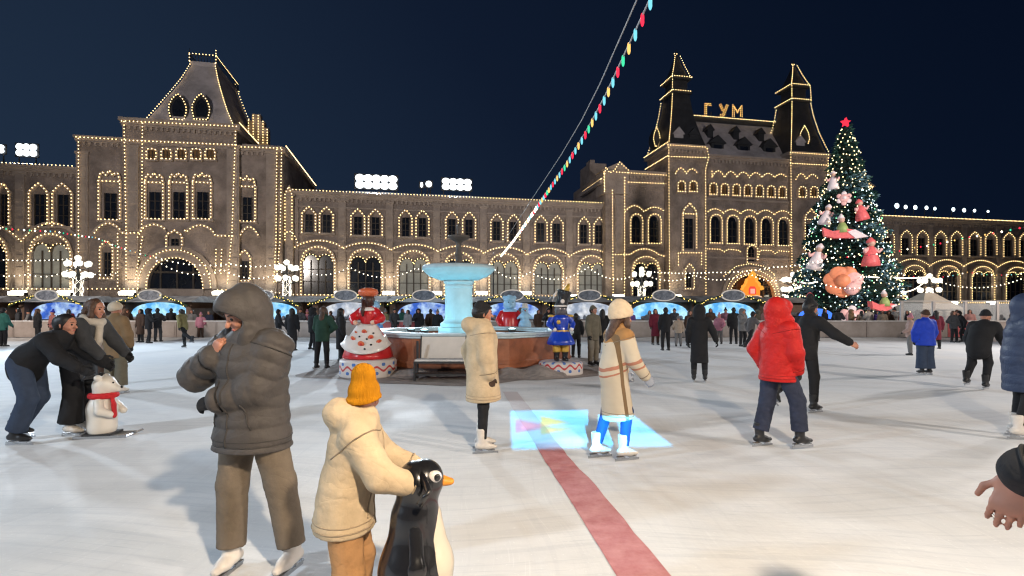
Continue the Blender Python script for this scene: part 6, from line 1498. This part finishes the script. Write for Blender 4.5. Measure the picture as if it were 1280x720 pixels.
# 5 woman in the long two-tone coat
def two_tone():
    m = bpy.data.materials.new('two_tone_coat_cloth'); m.use_nodes = True; n, l = m.node_tree.nodes, m.node_tree.links; b = n['Principled BSDF']; b.inputs['Roughness'].default_value = .9
    t = n.new('ShaderNodeTexCoord'); s = n.new('ShaderNodeSeparateXYZ'); l.new(t.outputs['Object'], s.inputs[0])
    nz = n.new('ShaderNodeTexNoise'); nz.inputs['Scale'].default_value = 5; l.new(t.outputs['Object'], nz.inputs['Vector'])
    z = n.new('ShaderNodeMath'); z.operation = 'MULTIPLY_ADD'; z.inputs[1].default_value = .06; l.new(nz.outputs['Fac'], z.inputs[0]); l.new(s.outputs['Z'], z.inputs[2])
    y = n.new('ShaderNodeMath'); y.operation = 'MULTIPLY_ADD'; y.inputs[1].default_value = -.35; l.new(s.outputs['Y'], y.inputs[0]); l.new(z.outputs[0], y.inputs[2])
    r = n.new('ShaderNodeValToRGB'); r.color_ramp.interpolation = 'CONSTANT'; el = r.color_ramp.elements
    el[0].position = 0; el[0].color = (.52, .44, .33, 1); el[1].position = .485; el[1].color = (.40, .16, .10, 1)
    for p, c in ((.50, (.54, .46, .35)), (.523, (.40, .17, .11)), (.54, (.55, .47, .36)), (.665, (.36, .185, .065))): e = el.new(p); e.color = (*c, 1)
    d = n.new('ShaderNodeMath'); d.operation = 'MULTIPLY'; d.inputs[1].default_value = .5; l.new(y.outputs[0], d.inputs[0]); l.new(d.outputs[0], r.inputs[0])
    # brown strip down the side seam
    st = n.new('ShaderNodeMath'); st.operation = 'COMPARE'; st.inputs[1].default_value = -.035; st.inputs[2].default_value = .022
    sl = n.new('ShaderNodeMath'); sl.operation = 'MULTIPLY_ADD'; sl.inputs[1].default_value = .12; l.new(s.outputs['Z'], sl.inputs[0]); l.new(s.outputs['Y'], sl.inputs[2])
    st.inputs[1].default_value = .13; l.new(sl.outputs[0], st.inputs[0])
    x = n.new('ShaderNodeMix'); x.data_type = 'RGBA'; l.new(st.outputs[0], x.inputs[0]); l.new(r.outputs[0], x.inputs[6]); x.inputs[7].default_value = (.16, .10, .05, 1)
    l.new(x.outputs[2], b.inputs['Base Color']); return m
wm = person('woman in a fluffy cream hat, tan and cream coat and blue leggings', (1.10, 5.62, 0), (1, .32), two_tone(), cloth(.010, .030, .11), H=1.635, lean=.19, top='coat', drop=.47, hem=1.16, bulk=1.08, hat='fluffy', hatm=cloth(.66, .52, .36), hair='long', hairm=HAIRB, skates='white', res=.010, face=True,
       armR=((.20, .22, -.95), (.02, .62, -.75)), armL=((-.3, .35, -.9), (0, .55, -.8)), glovem=cloth(.30, .33, .40), legb=.88, legR=((.02, .34, -1), (.0, -.10, -1)), legL=((-.02, -.02, -1), (0, -.34, -1)))
for sd in (-1, 1): pass
# 6 red jacket
person('person in a bright red hooded jacket and baggy navy trousers, from behind', (3.14, 6.06, 0), (1, .34), REDC, cloth(.030, .036, .062), H=1.69, bulk=1.22, hem=1.08, drop=.14, hood='up', skates='black', res=.010, face=True, lean=.05, side=-.02, short=.05, head_yaw=-.15,
       armL=((-.42, -.22, -.86), (.35, .25, -.9)), armR=((.26, .0, -.93), (-.2, .35, -.9)), legb=1.18, cuff=.078, legL=((-.08, -.06, -1), (-.03, -.26, -1)), legR=((.08, .46, -1), (.04, .06, -1)), footR=(-.05, 0), fold=.012)
# 7 black jacket behind the red one
person('person in black behind the red jacket, one arm stretched to the right', (4.72, 8.25, 0), (.92, .35), BLACK, BLACK, H=1.74, bulk=1.06, hat='pom', hatm=BLACK, hair='short', skates='black', res=.012, lean=.20, face=True,
       armR=((.62, .35, -.62), (.55, .62, -.52)), handR='bare', armL=((-.5, -.35, -.75), (-.2, .2, -.95)), legR=((.04, .16, -1), (.02, -.05, -1)), legL=((-.10, -.28, -1), (0, -.90, -.65)), footL=(0, -.8))
# 8 long black coat
person('person in a long black hooded coat, skating away left of the red jacket', (4.28, 11.7, 0), (.35, 1), BLACK, BLACK, H=1.66, top='coat', drop=.50, bulk=1.08, hem=1.12, hood='up', skates='black', res=.014, detail=True, armR=((.45, .1, -.9), (.30, .2, -.9)), legL=((-.05, .05, -1), (-.02, -.1, -1)))
# 9 man leaning forward
person('man in a black jacket and dark jeans bent far forward', (-6.0, 6.32, 0), (1, .05), BLACK, JEANS, H=1.80, lean=.95, bulk=1.12, drop=.10, hair='short', skates='black', res=.011, head_pitch=-.3, face=True,
       armL=((-.1, .75, -.65), (.1, .85, -.5)), armR=((.15, .70, -.70), (-.05, .85, -.5)), legb=1.2, cuff=.085, legL=((-.08, .12, -1), (0, -.60, -.8)), legR=((.08, .34, -1), (0, -.35, -.95)))
# 10 woman leaning on the bear
person('brown-haired woman in a dark grey coat leaning on the white bear', (-5.72, 6.75, 0), (1, -.05), DGREY, BLACK, H=1.76, lean=.38, top='coat', drop=.26, bulk=1.08, hem=1.05, hair='long', hairm=HAIRB, skates='white', res=.011, face=True, scarf=cloth(.45, .40, .34),
       armL=((-.1, .55, -.8), (.1, .72, -.65)), armR=((.15, .55, -.8), (-.05, .72, -.65)), legb=1.35, cuff=.10, legL=((-.06, .06, -1), (0, -.16, -1)), legR=((.06, .12, -1), (0, -.10, -1)))
# 12 brown coat and her neighbour
person('person in a brown coat with a cream eared hat, skating away', (-7.75, 10.0, 0), (.15, 1), BROWN, OLIVE, H=1.70, top='coat', drop=.24, bulk=1.20, hat='flap', hatm=cloth(.50, .42, .32), skates='white', res=.013, legb=1.3, cuff=.09, armR=((.25, .15, -.95), (-.1, .3, -.9)))
person('person in a grey and tan jacket partly hidden left of the brown coat', (-8.95, 11.0, 0), (-.1, 1), cloth(.33, .26, .22), DBRN, H=1.62, bulk=1.15, hat='beanie', hatm=GREY, skates='black', res=.015, drop=.25)
# 13 blue jacket, 14 bent skater, 15 navy coat
person('person in a bright blue jacket and wide dark jeans, from behind', (10.5, 13.0, 0), (-.05, 1), BLUEC, JEANS, H=1.56, bulk=1.32, drop=.15, hem=1.15, hat='beanie', hatm=DBRN, skates='black', res=.014, legb=1.5, cuff=.10, armL=((-.35, .1, -.93), (.1, .2, -.95)), armR=((.35, .1, -.93), (-.1, .2, -.95)), legL=((-.03, .03, -1), (0, -.03, -1)), legR=((.03, .03, -1), (0, -.03, -1)))
person('skater in black bending forward, left of the navy padded coat at the right edge', (9.75, 10.7, 0), (.75, .45), BLACK, BLACK, H=1.74, lean=.72, bulk=1.2, drop=.16, hat='beanie', hatm=BLACK, skates='black', res=.014, armR=((.2, .5, -.8), (0, .7, -.6)), armL=((-.3, .1, -.9), (0, .5, -.8)), legR=((.05, .35, -1), (0, -.40, -1)), legL=((-.08, .15, -1), (0, -.7, -.7)))
person('person in a quilted navy coat cut by the right edge, one white skate showing', (6.50, 6.55, 0), (.72, -.30), cloth(.028, .042, .085, .5), BLACK, H=1.74, top='coat', drop=.34, bulk=1.32, hem=1.1, quilt=.12, hood='up', skates='white', res=.011, lean=.12, armR=((.45, .1, -.88), (.1, .3, -.94)), armL=((-.35, .1, -.93), (0, .3, -.95)), legR=((.05, .1, -1), (.12, -.30, -1)), legL=((-.1, .15, -1), (-.04, -.1, -1)), legb=.9)
# 16 the passer-by whose hand comes in from the right
person('passer-by at the right edge, only a bare hand and black cuff showing', (1.755, 1.36, 0), (0, 1), BLACK, BLACK, H=1.76, bulk=1.1, hat='beanie', hatm=BLACK, hair='short', skates='black', res=.0085, handL='bare', face=True, handfat=.84, ikL=((-.425, -.02, 1.20), (-.1, -1, -.3), 0), handfrL=((-.30, .05, -.95), (.75, .65, -.1), (-.65, .75, .2)), curl=.40, thumbout=1)
# 17 grey-olive figure by the soldier
person('person all in grey-olive standing right of the soldier figure', (2.36, 14.9, 0), (.5, -.6), OLIVE, cloth(.17, .15, .12), H=1.68, bulk=1.12, drop=.20, hat='beanie', hatm=OLIVE, hair='short', skates='black', res=.015, legb=1.2, face=True)
# 18 khaki skater in mid stride
person('small skater in a khaki jacket in mid stride, one leg kicked back', (-14.1, 22.0, 0), (-.75, .2), KHAKI, BLACK, H=1.66, bulk=1.1, hair='short', skates='black', res=.016, lean=.25, legR=((.05, .3, -1), (0, -.1, -1)), legL=((-.05, -.5, -.8), (0, -.85, -.45)), armR=((.3, .5, -.8), (0, .8, -.4)), armL=((-.3, -.5, -.8), (0, 0, -1)))

# ---- skating aids
def penguin(x, y, rz, label):
    th = thing('penguin_aid', label, 'skating aid', (x, y, 0), rz)
    K = LACQ_K; B = Soft(.05); B.limb((0, .0, .16), (0, -.01, .42), .150, .155, ((0, 1, 0), .95)); B.limb((0, -.01, .42), (0, 0, .66), .150, .105); B.limb((0, 0, .66), (0, .02, .80), .095, .088); B.limb((0, .015, .83), (0, .045, .84), .098, .088); B.cut((0, 0, .05), (0, 0, -1)); B.build('body', .009, K, th)
    B = Soft(.03); B.limb((0, .045, .14), (0, .052, .44), .122, .128); B.limb((0, .052, .44), (0, .045, .66), .122, .080); B.cut((0, 0, .055), (0, 0, -1)); B.build('belly', .009, mat('cream_lacquer', (.66, .58, .46), .3, .05, 3, coat=.3), th)
    B = Soft(.02); B.limb((0, .10, .825), (0, .165, .812), .042, .022, ((0, 0, 1), .8)); B.build('beak', .006, mat('orange_beak', (.70, .26, .03), .35), th)
    for sg in (-1, 1):
        g = MB(); g.ball((sg*.074, .080, .865), .034, 16, (.55, 1, .85)); e = g.build('eye', LACQ_W, th, True); g = MB(); g.ball((sg*.089, .090, .865), .017, 10, (.5, 1, 1)); g.build('pupil', LACQ_K, e, True)
        B = Soft(.03); B.chain([(sg*.10, -.01, .64), (sg*.150, -.01, .48), (sg*.160, .0, .32)], [.035, .034, .018], sq=((1, 0, 0), .5)); B.build('flipper', .009, K, th)
        g = MB(); g.tube([(sg*.06, .02, .88), (sg*.16, .04, .83), (sg*.15, .0, .77)], [.018, .016, .016], 8); g.build('handle', K, th, True)
        B = Soft(.03); B.limb((sg*.08, .06, .055), (sg*.09, .17, .05), .045, .05, ((0, 0, 1), .5)); B.build('foot', .01, mat('orange_beak', (.70, .26, .03), .35), th)
        g = MB(); g.box(sg*.11-.012, sg*.11+.012, -.22, .24, 0, .035); g.tube([(sg*.11, .24, .018), (sg*.11, .30, .05), (sg*.11, .33, .10)], .012, 6); g.build('runner', STEEL, th)
    g = MB(); g.box(-.12, .12, -.12, .14, .036, .06); g.build('base', K, th)
penguin(-.455, 2.40, math.radians(-72), 'glossy black penguin skating aid with a cream belly and orange beak, held by the child')
def bear(x, y, rz, label):
    th = thing('bear_aid', label, 'skating aid', (x, y, 0), rz); Wm = mat('white_plastic', (.70, .65, .58), .4, .06, 3, coat=.2)
    B = Soft(.06); B.limb((0, 0, .14), (0, 0, .36), .165, .160); B.limb((0, 0, .36), (0, .01, .52), .150, .115); B.limb((0, .02, .66), (0, .04, .67), .125, .12); B.limb((0, .12, .63), (0, .18, .62), .06, .045); B.cut((0, 0, .05), (0, 0, -1))
    for sg in (-1, 1): B.ball((sg*.095, .0, .765), .042, k=.02)
    B.build('body', .010, Wm, th)
    for sg in (-1, 1):
        B = Soft(.03); B.chain([(sg*.13, .03, .46), (sg*.20, .08, .36), (sg*.15, .17, .31)], [.055, .05, .045]); B.build('arm', .010, Wm, th)
        g = MB(); g.ball((sg*.05, .155, .70), .013, 8); g.build('eye', LACQ_K, th, True); g = MB(); g.box(sg*.12-.015, sg*.12+.015, -.26, .34, 0, .035); g.tube([(sg*.12, .34, .018), (sg*.12, .42, .05)], .014, 6); g.build('runner', STEEL, th)
        g = MB(); g.tube([(sg*.08, -.02, .80), (sg*.15, -.10, .80), (sg*.15, -.14, .74)], .016, 8); g.build('handle', MAST, th, True)
    g = MB(); g.ball((0, .228, .635), .018, 8); g.build('nose', LACQ_K, th, True)
    g = MB(); g.box(-.15, .15, -.15, .17, .036, .06); g.build('base', MAST, th)
    B = Soft(.02); B.chain([(.13*math.sin(a), .015+.13*math.cos(a), .535) for a in [i*2*math.pi/16 for i in range(17)]], [.034]*17); B.chain([(.07, .15, .52), (.10, .19, .42), (.115, .205, .30)], [.036, .042, .045], sq=((0, 1, 0), .45)); B.build('scarf', .009, mat('red_scarf_wool', (.50, .015, .02), .8, .15, 8, .4, 60), th)
bear(-5.30, 6.62, math.radians(-80), 'white bear skating aid with a red scarf on sled runners, pushed by the leaning pair')

# ---- people far across the ice and along the barrier: a few poses, every person an object of its own
PR = {}
def proto(key, **kw):
    r = person('x', (0, 0, 0), (0, 1), BLACK, BLACK, res=.021, detail=False, skates='plain', H=1.70, **kw); PR[key] = r
proto('stand', bulk=1.12, drop=.18, hat='beanie', hatm=BLACK, hair='short', armR=((.25, .2, -.95), (-.2, .6, -.7)), armL=((-.2, .1, -.97), (.1, .3, -.95)))
proto('coat', top='coat', drop=.48, bulk=1.1, hem=1.1, hair='long')
proto('hooded', bulk=1.2, drop=.2, hood='up', legL=((-.1, .1, -1), (-.05, -.2, -1)), armR=((.3, .45, -.8), (-.4, .7, .3)))
proto('stride', bulk=1.08, drop=.12, hat='beanie', hatm=BLACK, hair='short', lean=.25, legL=((-.06, .35, -1), (0, -.15, -1)), legR=((.08, -.35, -.95), (0, -.6, -.8)), armL=((-.3, -.4, -.85), (0, .2, -1)), armR=((.3, .5, -.8), (0, .6, -.7)))
proto('short', bulk=1.18, drop=.14, hat='pom', hatm=BLACK, legb=1.15, armL=((-.4, .2, -.9), (.2, .7, -.5)))
proto('walk', bulk=1.12, drop=.15, hat='beanie', hatm=BLACK, hair='short', lean=.06, legL=((-.05, .32, -1), (-.02, -.02, -1)), legR=((.05, -.22, -1), (.02, -.42, -1)), armL=((-.2, -.35, -.9), (.05, .1, -1)), armR=((.2, .3, -.92), (-.05, .6, -.8)))
proto('phone', bulk=1.14, drop=.2, hat='beanie', hatm=BLACK, hair='short', armR=((.35, .4, -.85), (-.45, .65, .6)), armL=((-.35, .4, -.85), (.45, .65, .6)), legR=((.1, .08, -1), (.04, -.05, -1)), head_yaw=.3)
proto('hips', bulk=1.15, drop=.16, hair='long', hairm=HAIRB, armR=((.6, -.1, -.8), (-.7, .35, -.5)), armL=((-.25, .15, -.95), (.1, .5, -.85)), side=.06, legL=((-.16, .06, -1), (-.06, -.02, -1)))
PARTS = {'jacket': 0, 'coat': 0, 'hood': 0, 'trousers': 1, 'hat': 2}
def crowd(key, px, py, H, head, cols, label, group=None, d=None, used=set()):
    rk = random.Random(int(px*7)); key = rk.choice(('stand', 'walk', 'phone', 'hips')) if key == 'stand' and d is None and py < 445 else rk.choice(('stand', 'walk', 'phone', 'hips', 'coat')) if key == 'stand' else key
    o = PR[key] if key not in used else copy_tree(PR[key]); used.add(key)
    if d is None: p = gp(px, py)
    else: p = Vector(((px-CX)/F*d, d, 0))
    o.location = p; o.rotation_euler = (0, 0, math.atan2(-head[0], head[1])); o.scale = (H/1.70,)*3; o['label'] = label; o['category'] = 'person'
    if group: o['group'] = group
    for ch in o.children:
        i = PARTS.get(ch.name.split('.')[0])
        if i is not None: ch.material_slots[0].link = 'OBJECT'; ch.material_slots[0].material = cols[i]
    return o
L_ = [
 ('stand', 4, 433, 1.72, (.3, 1), (TEAL, BLACK, BLACK), 'person in a dark teal jacket cut by the left edge, near the far barrier'),
 ('stand', 47, 428, 1.72, (.5, .8), (BLACK, BLACK, BLACK), 'person in black standing by the barrier above the bent man\'s back'),
 ('short', 66, 426, 1.60, (-.4, -.9), (cloth(.25, .10, .09), DBRN, cloth(.02, .03, .30)), 'small person with a blue hat and reddish jacket by the far left stall'),
 ('coat', 176, 428, 1.70, (-.3, -.8), (DBRN, BLACK, BLACK), 'person in a dark brown coat just right of the cream eared hat'),
 ('hooded', 186, 429, 1.70, (.6, .5), (BLACK, BLACK, BLACK), 'hooded person in black in front of the left end of the wide pale blue counter'),
 ('stand', 197, 427, 1.72, (0, 1), (BLACK, DGREY, BLACK), 'slim person in black in front of the middle of the wide pale blue counter'),
 ('short', 251, 424, 1.45, (.4, -.8), (PINKC, DBRN, PINKC), 'child in pink by the barrier, left of the hooded person in the puffer jacket'),
 ('coat', 240, 423, 1.66, (.2, -.9), (GREY, BLACK, BLACK), 'person in a grey coat by the barrier next to the child in pink'),
 ('stand', 348, 430, 1.66, (.7, .5), (BLACK, BLACK, BLACK), 'small person in black just right of the grey puffer hood'),
 ('coat', 365, 438, 1.72, (.1, 1), (BLACK, BLACK, BLACK), 'slender person in a long black coat under the lit lamp post'),
 ('hooded', 391, 437, 1.72, (.6, .7), (BLACK, BLACK, BLACK), 'hooded person in black left of the green-topped skater'),
 ('stand', 403, 460, 1.74, (.1, 1), (cloth(.02, .05, .035), BLACK, cloth(.02, .10, .05)), 'skater in black with a dark green top and hat left of the doll figure'),
 ('stand', 426, 452, 1.70, (.8, .4), (BLACK, BLACK, BLACK), 'person in black half hidden behind the doll figure'),
 ('stand', 493, 424, 1.70, (.5, -.8), (DGREY, BLACK, BLACK), 'person in dark grey behind the fountain, first right of the doll figure'),
 ('coat', 510, 425, 1.66, (-.5, -.8), (cloth(.20, .19, .19), BLACK, BLACK), 'person in a pale grey coat behind the fountain, left of the column'),
 ('hooded', 523, 425, 1.70, (.1, -1), (BLACK, BLACK, BLACK), 'hooded person in black behind the fountain, left of the column'),
 ('stand', 538, 424, 1.70, (.2, 1), (DBRN, BLACK, BLACK), 'person in dark brown behind the fountain, close to the left of the column'),
 ('short', 547, 425, 1.62, (-.2, -1), (BLACK, DGREY, GREY), 'person with a grey hat almost touching the left side of the fountain column'),
 ('coat', 673, 424, 1.66, (.3, -.9), (DBRN, BLACK, HAIRB), 'person in a dark brown coat behind the basin right of the snowman figure'),
 ('hooded', 686, 425, 1.72, (-.2, -1), (BLACK, BLACK, BLACK), 'hooded person in black just left of the soldier figure'),
 ('stand', 720, 447, 1.50, (.4, .9), (BLACK, BLACK, BLACK), 'short person in black standing close behind the soldier figure'),
 ('coat', 753, 441, 1.68, (.1, 1), (BLACK, BLACK, BLACK), 'slim person in a long black coat right of the grey-olive person'),
 ('coat', 819, 431, 1.70, (.1, -1), (MAROON, DBRN, BLACK), 'person in a long maroon coat right of the white fluffy hat'),
 ('stand', 832, 438, 1.72, (-.1, 1), (BLACK, BLACK, BLACK), 'person in black skating away, right of the maroon coat'),
 ('short', 848, 433, 1.35, (.1, 1), (BEIGE, GREY, GREY), 'child in a beige jacket left of the long black coat'),
 ('coat', 862, 432, 1.62, (.3, -.9), (DBRN, BLACK, BLACK), 'person in dark brown half hidden behind the long black coat'),
 ('short', 899, 430, 1.45, (-.5, -.7), (PINKC, GREY, PINKC), 'child in a pink jacket in front of the bright cyan counter'),
 ('stand', 917, 430, 1.74, (.1, 1), (BLACK, BLACK, BLACK), 'slim person in black in front of the bright cyan counter'),
 ('hooded', 928, 433, 1.68, (.4, -.8), (GREY, BLACK, GREY), 'hooded person in grey just left of the red jacket'),
 ('stride', 938, 436, 1.60, (.8, .2), (cloth(.10, .09, .09), BLACK, BLACK), 'small skater in dark grey in mid stride behind the red jacket'),
 ('short', 1021, 426, 1.55, (-.2, 1), (DGREY, BLACK, LBLUE), 'person in dark grey by the blue-lit kiosk'),
 ('short', 1138, 444, 1.45, (-.6, .4), (cloth(.34, .23, .20), GREY, PINKC), 'child in a pale tan jacket close to the left of the blue jacket'),
 ('coat', 1170, 436, 1.62, (.3, .8), (MAROON, BLACK, BLACK), 'person in a maroon coat half hidden behind the right side of the blue jacket'),
 ('stand', 1192, 428, 1.60, (.2, -1), (DGREY, BLACK, BLACK), 'person in dark grey by the glass fence, right of the blue jacket'),
 ('stride', 1203, 427, 1.62, (-.9, .2), (BLACK, BLACK, BLACK), 'skater in black in mid stride by the glass fence'),
 ('short', 1186, 421, 1.5, (.1, -1), (cloth(.45, .30, .28), BLACK, GREY), 'small person in a pale pink jacket beyond the ice by the glass fence'),
]
for a in L_: crowd(*a)
rg = random.Random(21)
back = [(1077, 'coat', BEIGE, 'beige coat', 'first right of the tubs'), (1086, 'short', cloth(.40, .36, .33), 'off-white jacket', 'second right of the tubs'), (1095, 'stand', PURP, 'purple jacket', 'in the queue under the fir'), (1103, 'coat', cloth(.26, .20, .15), 'light brown coat', 'right of the purple jacket'),
        (1111, 'hooded', DBRN, 'dark brown hooded jacket', 'under the low sleigh ornament'), (1118, 'short', GREY, 'grey jacket', 'under the right end of the low sleigh ornament'), (1126, 'stand', cloth(.28, .12, .09), 'rust jacket', 'right of the fir foot'), (1134, 'coat', BLACK, 'black coat', 'between the fir and the pale tent'),
        (1047, 'stand', DGREY, 'dark grey jacket', 'among the tubs under the fir'), (1064, 'hooded', BROWN, 'brown hooded jacket', 'under the lowest pink ornament'), (1196, 'stand', DBRN, 'dark brown jacket', 'behind the glass fence, nearest the tent'), (1212, 'coat', cloth(.35, .18, .16), 'dusty pink coat', 'behind the glass fence'),
        (1228, 'hooded', BLACK, 'black hooded jacket', 'behind the glass fence above the bent skater'), (1246, 'stand', GREY, 'grey jacket', 'behind the glass fence near the right edge'), (1266, 'coat', DGREY, 'dark grey coat', 'behind the glass fence at the right edge'),
        (23, 'coat', DGREY, 'dark grey coat', 'at the far left stall beyond the barrier'), (104, 'stand', NAVY, 'navy jacket', 'beyond the barrier right of the brown-haired woman'), (159, 'hooded', DBRN, 'dark brown hooded jacket', 'beyond the barrier behind the cream eared hat'), (214, 'stand', BLACK, 'black jacket', 'at the right end of the wide pale blue counter'),
        (376, 'short', DGREY, 'dark grey jacket', 'beyond the barrier right of the lit lamp post'), (414, 'stand', DBRN, 'brown jacket', 'beyond the barrier left of the doll figure'), (768, 'hooded', BLACK, 'black hooded jacket', 'beyond the barrier left of the white fluffy hat'), (779, 'coat', cloth(.18, .12, .10), 'brown coat', 'beyond the barrier hidden by the white fluffy hat'), (843, 'stand', DGREY, 'dark grey jacket', 'beyond the barrier over the beige child'),
        (888, 'coat', DBRN, 'dark brown coat', 'beyond the barrier right of the long black coat'), (907, 'short', cloth(.22, .10, .14), 'plum jacket', 'at the left of the bright cyan counter'), (947, 'hooded', OLIVE, 'olive hooded jacket', 'beyond the barrier hidden by the red jacket'), (1031, 'coat', BLACK, 'black coat', 'between the blue-lit kiosk and the tubs')]
back += [(36, 'short', GREY, 'mid grey jacket', 'at the far left, left of the first full stall'), (86, 'coat', MAROON, 'wine coat', 'beyond the barrier over the bent man'), (126, 'hooded', TEAL, 'teal hooded jacket', 'beyond the barrier left of the cream eared hat'), (229, 'coat', BEIGE, 'beige coat', 'beyond the barrier over the khaki skater'),
         (262, 'stand', NAVY, 'navy jacket', 'beyond the barrier beside the child in pink'), (338, 'coat', cloth(.28, .12, .09), 'rust coat', 'just right of the puffer hood'), (384, 'short', PINKC, 'pink jacket', 'beyond the barrier left of the green-topped skater'), (462, 'hooded', DGREY, 'dark grey hooded jacket', 'beyond the barrier right of the doll cap'),
         (482, 'short', KHAKI, 'khaki jacket', 'beyond the left end of the basin'), (503, 'coat', TEAL, 'teal coat', 'beyond the basin left of the column'), (601, 'stand', DBRN, 'brown jacket', 'beyond the basin right of the column'), (651, 'hooded', OLIVE, 'olive hooded jacket', 'beyond the blue snowman figure'),
         (707, 'coat', BEIGE, 'beige coat', 'beyond the barrier behind the soldier'), (790, 'short', PURP, 'purple jacket', 'beyond the barrier left of the fluffy hat'), (812, 'stand', GREY, 'mid grey jacket', 'beyond the barrier right of the fluffy hat'), (871, 'short', BROWN, 'light brown jacket', 'beyond the barrier behind the long black hooded coat'),
         (958, 'coat', cloth(.35, .18, .16), 'dusty pink coat', 'beyond the barrier behind the red jacket'), (982, 'stand', KHAKI, 'khaki jacket', 'beyond the barrier between the red and black jackets'), (1147, 'hooded', DGREY, 'dark grey hooded jacket', 'beyond the barrier behind the blue jacket'), (1180, 'short', BEIGE, 'beige jacket', 'in front of the tent, right of the blue jacket')]
for x, k_, c, nm, pl_ in back:
    crowd(k_, x, 0, rg.uniform(1.58, 1.76), (rg.uniform(-1, 1), rg.choice((-1, -.6, .7))), (c, rg.choice((BLACK, DGREY, JEANS)), rg.choice((BLACK, GREY, DBRN, c))), 'person in a %s %s' % (nm, pl_), 'people beyond the barrier', d=rg.uniform(29.6, 31.8) if x < 1040 or x > 1180 else rg.uniform(29.7, 33.5))
